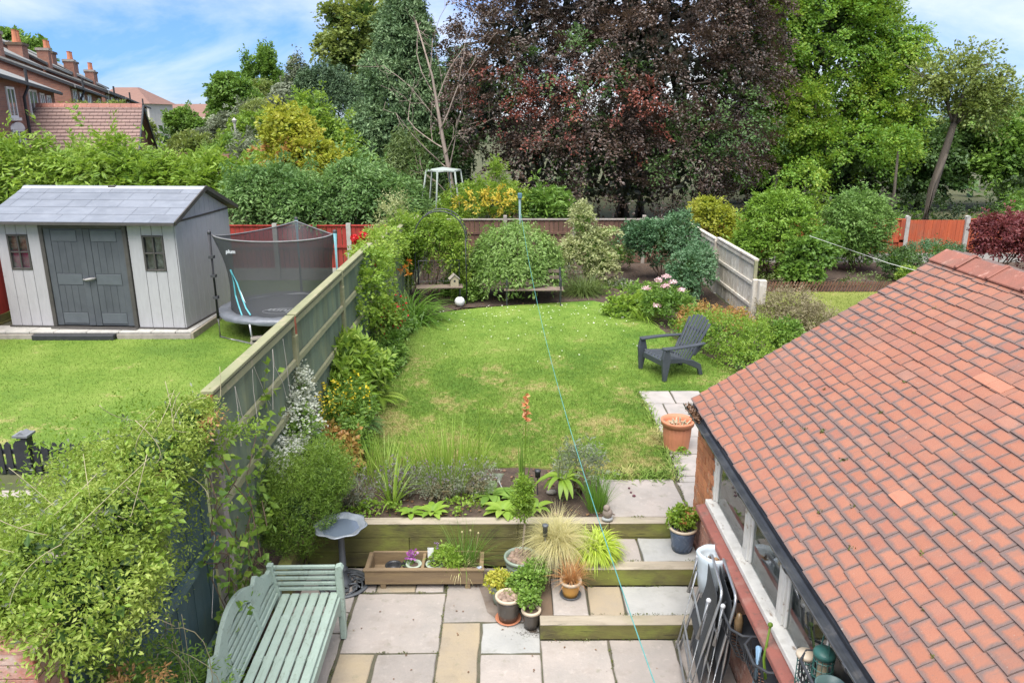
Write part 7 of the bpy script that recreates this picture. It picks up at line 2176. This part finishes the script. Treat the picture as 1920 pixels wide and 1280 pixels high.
MB().tube([(-.012, -.042, .15), (-.014, -.062, .146)], [.008, .002], 6).build('beak', m_orn, t)
MB().bar((.03, .02, .07), (.075, .05, .045), .03, .012).build('tail', m_orn, t)
t = thing('shell_ornament', 'white calla lily shaped ornament on a stake in the raised bed', 'ornament', (-.10, 7.72, .47))
m_wht = M('white_glaze', (.78, .78, .76), (.7, .7, .69), 6, .35)
MB().tube([(.04, 0, 0), (0, 0, .10)], .008, 6).build('stake', m_wht, t)
b_ = MB()
vs = []
for i in range(10):
    for k in range(7):
        a = -1.9 + 3.8 * i / 9; f = k / 6
        r_ = .012 + .062 * f ** 1.3 * (1 + .5 * math.cos(a))
        vs.append((r_ * math.sin(a) * .8, -r_ * math.cos(a) * .5 + .01, .09 + .12 * f * (.75 + .3 * math.cos(a))))
b_.add(vs, [(i * 7 + k, i * 7 + k + 1, (i + 1) * 7 + k + 1, (i + 1) * 7 + k) for i in range(9) for k in range(6)]).build('flower', m_wht, t, smooth=True)
t = thing('solar_light', 'black solar stake light in the raised bed behind the standard tree', 'garden light', (.32, 7.62, .47))
MB().tube([(0, 0, 0), (.0, 0, .2)], .008, 6).build('stake', m_black_paint, t)
MB().lathe([(.028, .2), (.03, .26), (.036, .265), (.030, .285), (.001, .29)], 12).build('lamp_head', m_dark_metal, t, smooth=True)
tag(MB().ball((0, 0, .02), .05, 9, 6, (1.2, .8, .55)).build('stone', m_slab_pink, None, (.47, 7.62, .47), smooth=True), 'pale pink stone lying on the soil of the raised bed', 'stone')
for i, (x, y) in enumerate(((1.35, 7.5), (1.325, 7.68), (1.33, 7.58))):
    o = tag(MB().ball((0, 0, .008), .014 if i else .02, 7, 5, (1, .9, .7)).build('fallen_plum', M('plum_skin', (.10, .015, .03), (.05, .012, .02), 20, .4) if i == 0 else bpy.data.materials['plum_skin'], None, (x, y, .497), smooth=True), ('largest dark red fallen plum on the landing slab', 'dark fallen plum farthest back on the landing slab', 'small dark fallen plum between two others on the landing slab')[i], 'plum')

# ================================================================== TERRACOTTA TUB ON THE PATH
t = thing('plant_pot', 'big terracotta coloured plastic tub on the path by the outbuilding corner', 'plant pot', (2.08, 8.82, .49), .3)
flute = lambda a: .010 * abs(math.sin(9 * a))
MB().lathe([(.150, 0), (.152, .03), (.165, .15), (.172, .29)], 108, wob=lambda a: .035 * abs(math.sin(10 * a)) ** .5 - .02).build('body', m_terra, t, smooth=False)
MB().lathe([(.172, .29), (.198, .30), (.205, .34), (.208, .355), (.20, .36), (.178, .352), (.165, .31), (.16, .25)], 48, cap=False).build('rim', m_terra, t, smooth=True)
MB().lathe([(.166, .28), (.001, .285)], 24, cap=False).build('compost', m_soil, t)
mb = MB()
for k in range(26):
    a = rng.uniform(0, 6.28); q = rng.uniform(.01, .11)
    mb.tube([(q * math.cos(a), q * math.sin(a), .27), (q * 1.2 * math.cos(a) + rng.normal() * .03, q * 1.2 * math.sin(a) + rng.normal() * .03, .30 + rng.uniform(0, .05))], .010, 5)
mb.build('dead_stalks', M('stalk', (.44, .39, .27), (.27, .23, .15), 26, .9), t, kind='stuff')
t = plant('weed', 'little bright weed growing at the foot of the terracotta tub', 'plant', (2.12, 8.62, .49))
fol(t, crown([(2.12, 8.62, .53, .07, .05, .045)], 16, 9, (.06, .05, .02)), .03, .02, 'bright')

# ================================================================== ADIRONDACK CHAIR
m_resin = M('charcoal_resin', (.048, .056, .066), (.062, .07, .08), 7, .42, .15, 60)
ad = thing('garden_chair', 'charcoal plastic Adirondack style garden chair on the right of the lawn', 'chair', (2.62, 11.72, .49), R(-158))
ad.scale = (.92, .92, .92)
# local: +x is the front, y across
for i in range(6):
    y = -.235 + i * .094
    b_ = MB().prism([(.40, .335), (.36, .375), (.10, .345), (-.20, .245), (-.20, .22), (.10, .318), (.38, .345)], 'y', y - .038, y + .038)
    b_.build('seat_slat', m_resin, ad, bevel=.006)
MB().box(.385, .412, -.29, .29, .24, .345).build('front_apron', m_resin, ad, bevel=.01)
for i in range(7):
    f = (i - 3) / 3.0
    y0, y1 = f * .21, f * .285
    top = .97 - .08 * f * f
    p0 = np.array((-.17, y0, .235)); p1 = np.array((-.17 - (top - .235) * .52, y1, top))
    b_ = MB().bar(p0, p1, .048, .022, (1, 0, .5), .070, .022)
    b_.build('back_slat', m_resin, ad, bevel=.008)
for z, wd_ in ((.42, .50), (.72, .56)):
    x = -.17 - (z - .235) * .52 - .022
    MB().box(x - .015, x + .008, -wd_ / 2, wd_ / 2, z - .03, z + .03).build('back_brace', m_resin, ad, bevel=.006)
mb = MB()
for s in (-1, 1):
    # arm with a rounded, widened front and a curve into the back
    ar = MB().prism([(.44, s * .30), (.45, s * .38), (.42, s * .43), (.10, s * .425), (-.20, s * .40), (-.42, s * .34), (-.42, s * .27), (-.15, s * .31), (.1, s * .32)], 'z', .545, .58)
    ar.build('arm', m_resin, ad, bevel=.012, seg=2)
    MB().prism([(.44, .544), (.34, .544), (.30, .38), (.37, 0), (.43, 0), (.47, .40)], 'y', s * .375 - .03, s * .375 + .03).build('leg', m_resin, ad, bevel=.012, seg=2)
    MB().prism([(.38, .38), (.38, .28), (.0, .26), (-.30, .12), (-.34, 0), (-.42, 0), (-.36, .20), (-.20, .29), (.05, .345)], 'y', s * .30 - .025, s * .30 + .025).build('leg', m_resin, ad, bevel=.010)
    MB().bar((-.36, s * .31, .545), (-.24, s * .26, .36), .05, .05).build('arm_support', m_resin, ad, bevel=.01)

# ================================================================== BALL, SEATS AND FRAMES AT THE FAR END
fb = thing('football', 'white football lying at the edge of the lawn beneath the bird house', 'ball', (-1.04, 16.33, .46))
MB().ball((0, 0, .11), .11, 20, 14).build('skin', M('ball_white', (.72, .72, .71), (.62, .62, .61), 9, .5, extra=[((.25, .26, .27), 14, .60, .63, .7)]), fb, smooth=True)
MB().lathe([(.035, 0), (.001, .003)], 5, (0, 0, .219), cap=False).build('patch', m_black_paint, fb)
m_bench_wood = M('old_bench_wood', (.20, .15, .115), (.14, .105, .085), 7, .85, .4, 50, stretch=(.4, 2, 2))
sb = thing('arch_bench', 'narrow wooden seat with a wire back under the climber arch', 'bench', (-1.48, 16.45, .46), R(6))
for k in range(3):
    MB().box(-.50, .50, -.16 + k * .11, -.06 + k * .11, .40, .43).build('seat_board', m_bench_wood, sb, bevel=.005)
for x in (-.44, .44):
    MB().tube([(x, -.12, 0), (x, -.12, .40)], .018, 6).tube([(x, .17, 0), (x, .2, .95)], .016, 6).build('leg', m_dark_metal, sb)
mb = MB()
for i in range(11):
    x = -.44 + i * .088
    mb.tube([(x, .18, .46), (x * .98 + .03 * (i % 2), .2, .95)], .006, 5)
mb.tube([(-.44, .2, .95), (.44, .2, .95)], .010, 6).tube([(-.44, .18, .5), (.44, .18, .5)], .010, 6)
mb.build('wire_back', m_dark_metal, sb)
bh = thing('bird_house', 'small wooden bird house standing on the right of the seat under the arch', 'bird house', (-1.16, 16.45, .892), R(12))
m_bh = M('bird_house_wood', (.42, .36, .24), (.34, .29, .2), 9, .8)
MB().box(-.085, .085, -.07, .07, 0, .17).prism([(-.085, .17), (.085, .17), (0, .25)], 'y', -.07, .07).build('box', m_bh, bh)
MB().bar((-.115, 0, .155), (.006, 0, .268), .19, .014, (0, 0, 1)).bar((.115, 0, .155), (-.006, 0, .262), .19, .014, (0, 0, 1)).build('roof', m_grey_timber, bh)
MB().lathe([(.024, 0), (.024, .004)], 12, (0, 0, 0)).build('entrance', m_black_paint, bh)
bpy.data.objects['entrance'].location = (0, -.071, .12); bpy.data.objects['entrance'].rotation_euler = (R(90), 0, 0)
ga = thing('garden_arch', 'thin dark metal hoop arch with the climber growing through it', 'arch', (-1.45, 16.75, .46))
for j, y in enumerate((-.22, .22)):
    pts = [(-.55, y, 0), (-.55, y, 1.45)] + [(.55 * math.cos(a), y, 1.45 + .58 * math.sin(a)) for a in np.linspace(math.pi, 0, 15)] + [(.55, y, 1.45), (.55, y, 0)]
    MB().tube(pts, .014, 6).build('hoop', m_dark_metal, ga, smooth=True)
mb = MB()
for a in np.linspace(.2, math.pi - .2, 7):
    mb.tube([(.55 * math.cos(a), -.22, 1.45 + .58 * math.sin(a)), (.55 * math.cos(a), .22, 1.45 + .58 * math.sin(a))], .009, 5)
for s in (-.55, .55):
    for z in (.4, .8, 1.2):
        mb.tube([(s, -.22, z), (s, .22, z)], .009, 5)
mb.build('cross_rods', m_dark_metal, ga)
wb = thing('garden_bench', 'dark metal ended bench half hidden under the weeping willow dome', 'bench', (.6, 16.45, .46))
for k in range(4):
    MB().box(-.68, .60, -.2 + k * .10, -.12 + k * .10, .36, .385).build('seat_slat', m_bench_wood, wb, bevel=.004)
for x in (-.62, .54):
    MB().tube([(x, -.18, 0), (x, -.15, .2), (x, -.18, .36), (x, -.2, .58), (x, .1, .6)], .022, 6).tube([(x, .16, 0), (x, .14, .36), (x, .22, .8)], .022, 6).build('end_frame', m_dark_metal, wb)
for z in (.55, .68):
    MB().box(-.64, .56, .17 + (z - .5) * .2, .19 + (z - .5) * .2, z, z + .07).build('back_slat', m_bench_wood, wb)
pf_ = thing('obelisk', 'white metal obelisk frame rising above the climber arch', 'frame', (-1.87, 23, .43))
m_whm = M('white_metal', (.34, .385, .345), (.29, .33, .30), 9, .5)
hexa = [(math.cos(R(60 * k + 15)), math.sin(R(60 * k + 15))) for k in range(6)]
for k, (x, y) in enumerate(hexa):
    MB().tube([(x * .92, y * .92, 0), (x * .50, y * .50, 2.48)], .032, 6).build('leg', m_whm, pf_, smooth=True)
    x2, y2 = hexa[(k + 1) % 6]
    MB().tube([(x * .50, y * .50, 2.48), (x2 * .50, y2 * .50, 2.48)], .035, 6).build('top_rail', m_whm, pf_)
    MB().add([(x * .53, y * .53, 2.51), (x2 * .53, y2 * .53, 2.51), (0, 0, 2.585)], [(0, 1, 2)]).build('roof_panel', m_whm, pf_)
lp = thing('line_post', 'pale teal washing line post behind the weeping willow', 'post', (.28, 17.9, .46))
MB().tube([(0, 0, 0), (0, 0, 2.2)], .032, 10).build('shaft', M('teal_enamel', (.24, .33, .33), (.2, .28, .28), 6, .5), lp, smooth=True)
MB().box(-.05, .05, -.05, .05, 2.16, 2.28).build('pulley', M('teal_cap', (.08, .17, .22), (.06, .14, .18), 6, .5), lp, bevel=.012)
wl = MB()
yy = np.linspace(17.85, .9, 60)
wl.tube([(.28 + .47 * (17.5 - y) / 15.5, y, 1.5 + .0105 * (y - 8) ** 2 - (.0 if y < 17.2 else .0)) for y in yy], .0032, 5)
tag(wl.build('washing_line', M('teal_line', (.075, .27, .25), (.10, .30, .28), 8, .5), None), 'long teal washing line sagging from the far post towards the house', 'washing line')
tag(MB().tube([(6.9, 17.6, 1.80), (8.0, 16.0, 1.46), (8.6, 14.8, 1.36), (9.3, 12.0, 1.45)], .0055, 5).build('cable', M('white_line', (.66, .66, .62), (.6, .6, .57), 8, .6), None), 'white line running from the dark shrub to the far edge of the tiled roof', 'line')

# ================================================================== FOLDING CHAIRS BY THE WALL
m_mesh = M('chair_fabric', (.038, .042, .048), (.055, .06, .066), 60, .7, .3, 120)
m_alu = M('chair_tube', (.50, .515, .53), (.42, .43, .44), 18, .33, .1, 60, metal=.75)


def folding_chair(label, loc, rz, tilt):
    t = thing('folding_chair', label, 'chair', loc, rz, 'folded garden chairs')
    t.rotation_euler = (0, tilt, rz)
    # local: y along the wall, z up, x thickness of the folded chair
    hw = .29
    def U(x0, x1, z0, z1, w_, r_=.012, low=False):
        pts = [(x0, -w_, z0), (x0 + (x1 - x0) * .5, -w_, (z0 + z1) / 2), (x1, -w_, z1 - .06), (x1, -w_ + .02, z1 - .015), (x1, -w_ + .06, z1), (x1, w_ - .06, z1), (x1, w_ - .02, z1 - .015), (x1, w_, z1 - .06), (x0 + (x1 - x0) * .5, w_, (z0 + z1) / 2), (x0, w_, z0)]
        return MB().tube(pts, r_, 8)
    U(-.03, .02, 0, .98, hw).build('back_frame', m_alu, t, smooth=True)
    U(.05, .035, .04, .70, hw - .035).build('seat_frame', m_alu, t, smooth=True)
    MB().tube([(-.06, -hw + .01, .02), (-.055, -hw + .01, .78)], .012, 8).build('leg', m_alu, t, smooth=True)
    MB().tube([(-.06, hw - .01, .02), (-.055, hw - .01, .78)], .012, 8).build('leg', m_alu, t, smooth=True)
    for z, x in ((.06, -.055), (.16, -.03), (.30, -.058), (.62, -.055)):
        MB().tube([(x, -hw + .012, z), (x, hw - .012, z)], .009, 6).build('cross_tube', m_alu, t)
    for x, z0, z1, w_ in ((-.012, .36, .94, hw - .012), (.043, .12, .68, hw - .05)):
        b_ = MB(); n_ = 8
        vs = []
        for i in range(n_ + 1):
            f = i / n_
            xx = x + .035 * math.sin(math.pi * f)
            vs += [(xx, -w_, z0 + (z1 - z0) * f), (xx, w_, z0 + (z1 - z0) * f), (xx + .004, -w_, z0 + (z1 - z0) * f), (xx + .004, w_, z0 + (z1 - z0) * f)]
        fs = []
        for i in range(n_):
            a = i * 4
            fs += [(a, a + 1, a + 5, a + 4), (a + 2, a + 6, a + 7, a + 3), (a, a + 4, a + 6, a + 2), (a + 1, a + 3, a + 7, a + 5)]
        fs += [(0, 2, 3, 1), (n_ * 4, n_ * 4 + 1, n_ * 4 + 3, n_ * 4 + 2)]
        b_.add(vs, fs).build('fabric_panel', m_mesh, t)
    for s in (-1, 1):
        MB().tube([(-.075, s * (hw + .015), .56), (-.07, s * (hw + .015), .90)], .016, 8).build('arm', m_alu, t, smooth=True)
        MB().ball((-.07, s * (hw + .015), .905), .02, 8, 6).build('end_cap', M('cap_grey', (.55, .56, .57), (.48, .49, .5), 8, .5) if 'cap_grey' not in bpy.data.materials else bpy.data.materials['cap_grey'], t, smooth=True)
    return t


folding_chair('outer folded silver and black garden chair leaning by the outbuilding wall', (1.47, 5.36, .0), R(-6), R(9))
folding_chair('inner folded silver and black garden chair closest to the outbuilding wall', (1.60, 5.28, .0), R(-5), R(6))

# ================================================================== WALL BASKETS
m_liner = M('black_liner', (.016, .017, .02), (.026, .027, .03), 6, .45, .4, 14)


def basket(label, y, z, ln=.42, dp=.24, h=.30):
    t = thing('wall_basket', label, 'wall basket', (1.868, y, z), 0, 'hay rack baskets on the wall')
    rim = [(0, -ln / 2, 0), (-dp * .72, -ln / 2, 0), (-dp, -ln / 2 + .08, 0), (-dp, ln / 2 - .08, 0), (-dp * .72, ln / 2, 0), (0, ln / 2, 0)]
    MB().tube(rim, .011, 6).build('rim', m_dark_metal, t, smooth=True)
    mb = MB()
    for k in range(9):
        yy = -ln / 2 + .03 + (ln - .06) * k / 8
        x = -dp if .05 < (k / 8) < .95 else -dp * .85
        mb.tube([(x, yy, 0), (x * 1.0, yy, -.10), (x * .72, yy * .95, -h * .78), (-.02, yy * .9, -h)], .006, 5)
    for s in (-1, 1):
        mb.tube([(-dp * .5, s * ln / 2, 0), (-dp * .4, s * ln / 2, -.14), (-.02, s * ln * .45, -h)], .006, 5)
    mb.build('bars', m_dark_metal, t)
    MB().box(-.016, -.004, -ln / 2, ln / 2, -h, .02).prism([(-.02, -h + .01), (-.02, -.10), (-dp * .62, -.16), (-dp * .5, -h * .72)], 'y', -ln / 2 + .02, ln / 2 - .02).build('liner', m_liner, t)
    return t


basket('black wall basket behind the folded chairs holding the pale bag', 5.72, .80)
basket('black wall basket just past the folded chairs with a dark liner', 4.98, .80)
basket('black wall basket below the window at the bottom edge', 4.42, .92, .36)
tag(MB().lathe([(.02, -.30), (.10, -.28), (.125, -.1), (.13, .03), (.142, .09), (.125, .11), (.108, .06), (.10, .0), (.001, -.01)], 22, wob=lambda a: .05 * math.sin(3 * a) + .03 * math.sin(7 * a + 1)).build('compost_bag', M('bag_plastic', (.56, .62, .68), (.48, .56, .58), 5, .4, .7, 14, extra=[((.30, .42, .33), 5, .60, .70, .5)]), None, (1.70, 5.62, .86), smooth=True), 'pale blue white plastic bag of bulbs slumped in the first wall basket', 'bag')
t = thing('bulbs', 'brown onion like bulbs inside the pale plastic bag', 'bulbs', (1.70, 5.62, .87))
for k in range(8):
    a = k * 2.4
    MB().ball((0, 0, 0), .028, 8, 6, (1, 1, .9)).build('bulb', M('bulb_skin', (.42, .26, .13), (.33, .19, .1), 14, .6) if 'bulb_skin' not in bpy.data.materials else bpy.data.materials['bulb_skin'], t, (.06 * math.cos(a) * (k / 8) ** .5, .06 * math.sin(a) * (k / 8) ** .5, rng.uniform(.0, .02)), smooth=True)
tag(MB().lathe([(.001, 0), (.032, .01), (.034, .10), (.026, .13), (.015, .16), (.001, .165)], 14).build('jar', M('brown_jar', (.22, .14, .07), (.15, .1, .05), 12, .25), None, (1.73, 4.98, .68), smooth=True), 'small brown bottle in the dark liner of the second basket', 'jar')
b4 = basket('black wall basket on the brick pier under the gutter with bird feeders', 3.56, 1.46, .40, .22, .3)
t = thing('bird_feeder', 'teal green wire bird feeder in the basket on the brick pier', 'bird feeder', (1.76, 3.64, 1.30))
m_tgreen = M('feeder_green', (.035, .13, .11), (.03, .11, .09), 8, .45)
MB().lathe([(.06, .22), (.062, .245), (.05, .26), (.001, .27)], 18).build('lid', m_tgreen, t, smooth=True)
mb = MB()
for k in range(12):
    a = k * math.pi / 6
    mb.tube([(.055 * math.cos(a), .055 * math.sin(a), 0), (.055 * math.cos(a), .055 * math.sin(a), .225)], .003, 4)
for z in (0.0, .05, .10, .15, .20):
    mb.tube([(.055 * math.cos(a), .055 * math.sin(a), z) for a in np.linspace(0, 2 * math.pi, 16)[:-1]], .003, 4, closed=True)
mb.tube([(.0, -.055, .24), (0, -.03, .36), (0, .03, .36), (0, .055, .24)], .004, 5)
mb.build('wire_cage', m_tgreen, t)
MB().lathe([(.03, 0), (.03, .2)], 10).build('seed_tube', M('seed', (.5, .42, .28), (.3, .24, .15), 40, .6), t)
t = thing('bird_feeder', 'second wire feeder with a pale round lid in the same basket', 'bird feeder', (1.70, 3.74, 1.24))
MB().lathe([(.05, .2), (.055, .21), (.05, .225), (.001, .23)], 16).build('lid', m_cream_rim, t, smooth=True)
mb = MB()
for k in range(10):
    a = k * math.pi / 5
    mb.tube([(.042 * math.cos(a), .042 * math.sin(a), 0), (.042 * math.cos(a), .042 * math.sin(a), .2)], .003, 4)
for z in (0.0, .06, .12, .18):
    mb.tube([(.042 * math.cos(a), .042 * math.sin(a), z) for a in np.linspace(0, 2 * math.pi, 14)[:-1]], .003, 4, closed=True)
mb.build('wire_cage', m_tgreen, t)
tag(MB().lathe([(.055, 0), (.07, .10), (.078, .19), (.082, .20), (.074, .20), (.062, .1), (.05, .02), (.001, .015)], 22, cap=False).build('watering_pot', M('dull_teal', (.10, .17, .16), (.085, .14, .135), 7, .4), None, (1.72, 3.44, 1.30), smooth=True), 'dull teal open topped pot in the basket on the brick pier', 'pot')
t = plant('onion_stem', 'tall green flower stem with a round bud rising from the lower basket', 'plant', (1.74, 4.35, .7))
MB().tube([(0, 0, 0), (-.02, .05, .2), (.02, .10, .42)], [.011, .010, .007], 6).ball((.02, .10, .43), .018, 8, 6).build('stem', GR['iris'], t, smooth=True)
tag(MB().tube([(0, 0, -.3), (0, 0, 0)], .022, 10).build('tool_handle', M('blue_handle', (.26, .42, .58), (.22, .36, .5), 6, .45), None, (1.70, 4.45, .95), smooth=True), 'pale blue handle standing up in the lower wall basket', 'tool')

# inside the outbuilding windows
t = thing('spray_bottle', 'purple spray bottle with a white trigger behind the nearest window', 'spray bottle', (2.06, 4.28, .94))
MB().lathe([(.034, 0), (.038, .02), (.038, .13), (.02, .17), (.014, .19)], 14).build('body', M('purple_liquid', (.16, .07, .34), (.13, .055, .28), 6, .3), t, smooth=True)
MB().box(-.018, .018, -.03, .045, .19, .235).bar((0, -.02, .20), (0, -.05, .12), .014, .014).build('trigger', m_wht, t, bevel=.006)
t = thing('water_jug', 'white plastic jug standing on the shelf behind the middle window', 'jug', (2.07, 5.18, .94))
MB().lathe([(.05, 0), (.055, .02), (.055, .16), (.03, .2), (.022, .24), (.001, .245)], 16).build('body', m_wht, t, smooth=True)
t = thing('glass_jar', 'clear glass jar standing beside the white jug behind the middle window', 'jar', (2.08, 4.86, .94))
MB().lathe([(.035, 0), (.04, .02), (.04, .1), (.03, .12), (.032, .14)], 14).build('body', m_gl, t, smooth=True)
t = plant('houseplant', 'green plant on the shelf behind the nearest window', 'plant', (2.2, 4.02, .94))
fol(t, crown([(2.2, 4.02, 1.10, .10, .10, .12)], 40, 10, (.1, .06, .03)), .05, .025, 'mid')
MB().lathe([(.05, 0), (.06, .09)], 12).build('pot', m_terra, t)

# fallen leaves and litter on the patio edges and beds
n = 1600
P = np.concatenate([np.stack([rng.uniform(-2.3, 4.8, n), rng.uniform(15.9, 21.4, n), np.full(n, .475)], 1), np.stack([rng.uniform(-2.25, -1.8, 500), rng.uniform(7.2, 15.5, 500), np.full(500, .475)], 1), np.stack([rng.uniform(-1.9, 1.0, 300), rng.uniform(7.1, 8.2, 300), np.full(300, .475)], 1), np.stack([rng.uniform(-2.3, -2.0, 160), rng.uniform(3, 6.9, 160), np.full(160, .12)], 1)])
n = len(P)
leaves('leaf_litter', (P + rng.normal(size=P.shape) * np.array((.02, .02, .008)), rdir(n) * np.array((1, 1, .2)), unit(rdir(n) * .5 + np.array((0, 0, 1.)))), .05, .03, m_dead, None)
n = 70
P = np.stack([rng.uniform(-1.9, 1.7, n), rng.uniform(4.8, 6.9, n), np.full(n, .006)], 1)
leaves('leaf_litter', (P, unit(rdir(n) * np.array((1, 1, .1))), np.tile((0, 0, 1.), (n, 1))), .022, .014, m_dead, None, fold=.2)
# low undergrowth in the far beds so that little bare soil shows
for i, (c, lobes, key, n_, lab) in enumerate((
        ((2.6, 18.0, .46), [(2.7, 18.2, .52, .7, .5, .12), (1.2, 19.5, .55, .6, .5, .2)], 'grey', 110, 'grey green seedlings in the bare bed between the two tall shrubs'),
        ((-.6, 19.5, .46), [(-.9, 19.6, .7, .7, .6, .4), (.4, 20.2, .7, .6, .5, .4)], 'dark', 240, 'dark leafy plants behind the weeping willow under the end fence'),
        ((-1.0, 17.0, .46), [(-.85, 16.9, .62, .3, .3, .25), (-1.3, 17.4, .6, .5, .3, .3)], 'mid', 160, 'low green plants between the arch and the willow dome'),
        ((3.2, 17.2, .46), [(3.1, 17.2, .6, .35, .4, .2), (3.3, 16.1, .62, .3, .4, .24)], 'mid', 150, 'low plants at the foot of the shrub before the white fence'),
        ((5.6, 20.4, .47), [(6.0, 20.6, .7, .7, .5, .4), (7.9, 20.6, .7, .8, .4, .4)], 'dark', 220, 'shaded low growth behind the round shrubs'))):
    shrub('undergrowth', lab, c, lobes, key, n_, 14, (.16, .1, .05), (.055, .03), rag=.3, cat_='plants')
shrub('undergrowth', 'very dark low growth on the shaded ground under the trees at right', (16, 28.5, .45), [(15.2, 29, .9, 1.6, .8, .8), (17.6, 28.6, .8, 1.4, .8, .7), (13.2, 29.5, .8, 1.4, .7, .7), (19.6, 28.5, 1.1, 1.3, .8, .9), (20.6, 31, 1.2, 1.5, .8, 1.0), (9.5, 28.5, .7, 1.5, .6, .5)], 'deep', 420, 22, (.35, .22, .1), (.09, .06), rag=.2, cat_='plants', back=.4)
# moss and seedlings in the paving joints and along the foot of the sleepers, soil spilt by the pots
jl = [((-1.46, 5.0), (-1.46, 6.9)), ((-1.45, 6.5), (-.6, 6.5)), ((-2.0, 6.92), (.3, 6.92)), ((.28, 5.775), (1.85, 5.775)), ((-.6, 5.1), (-.6, 6.9)), ((-1.45, 5.625), (-.6, 5.625)), ((.29, 5.93), (1.8, 5.925)), ((.7, 6.36), (1.8, 6.36)), ((.875, 5.0), (.875, 5.77)), ((.8, 6.51), (1.84, 6.51)), ((1.1, 7.06), (1.8, 7.06)), ((1.86, 7.1), (1.9, 7.9))]
zz = [0, 0, .004, .004, 0, 0, .155, .157, 0, .336, .497, .49]
PJ = []
for (a, c), z in zip(jl, zz):
    n = int(60 * math.hypot(c[0] - a[0], c[1] - a[1]))
    cl = rng.random(max(3, n // 12)); f = np.clip(cl[rng.integers(len(cl), size=n)] + rng.normal(size=n) * .03, 0, 1)
    PJ.append(np.stack([a[0] + (c[0] - a[0]) * f + rng.normal(size=n) * .006, a[1] + (c[1] - a[1]) * f + rng.normal(size=n) * .006, np.full(n, z) + rng.random(n) * .006], 1))
PJ = np.concatenate(PJ); n = len(PJ)
leaves('joint_moss', (PJ, rdir(n), unit(rdir(n) + np.array((0, 0, .8)))), .015, .009, mossm, None)
n = 900
a = rng.uniform(0, 6.28, n); q = np.abs(rng.normal(size=n)) * .09
P = np.concatenate([np.stack([.23 + q[:450] * np.cos(a[:450]), 5.9 + .6 * q[:450] * np.sin(a[:450]), np.full(450, .004)], 1), np.stack([-.12 + 1.2 * q[450:] * np.cos(a[450:]), 6.75 + q[450:] * np.sin(a[450:]), np.full(450, .004)], 1)])
leaves('spilt_soil', (P, rdir(n) * np.array((1, 1, .2)), np.tile((0, 0, 1.), (n, 1))), .009, .006, LM('soil_crumb', (.03, .02, .015), (.05, .035, .025), (.08, .06, .04), .02), None)
pts = [(-.30, 6.86), (-.26, 6.6), (-.22, 6.4), (-.19, 6.2), (-.12, 6.1), (-.05, 6.12), (-.02, 6.3), (-.04, 6.55), (.0, 6.86)]
pts = [(x + rng.normal() * .012, y + rng.normal() * .012) for x, y in pts]
sheet('damp_patch', pts, .0035, M('damp_stone', (.15, .115, .09), (.20, .165, .14), 7, .5, .3, 40))
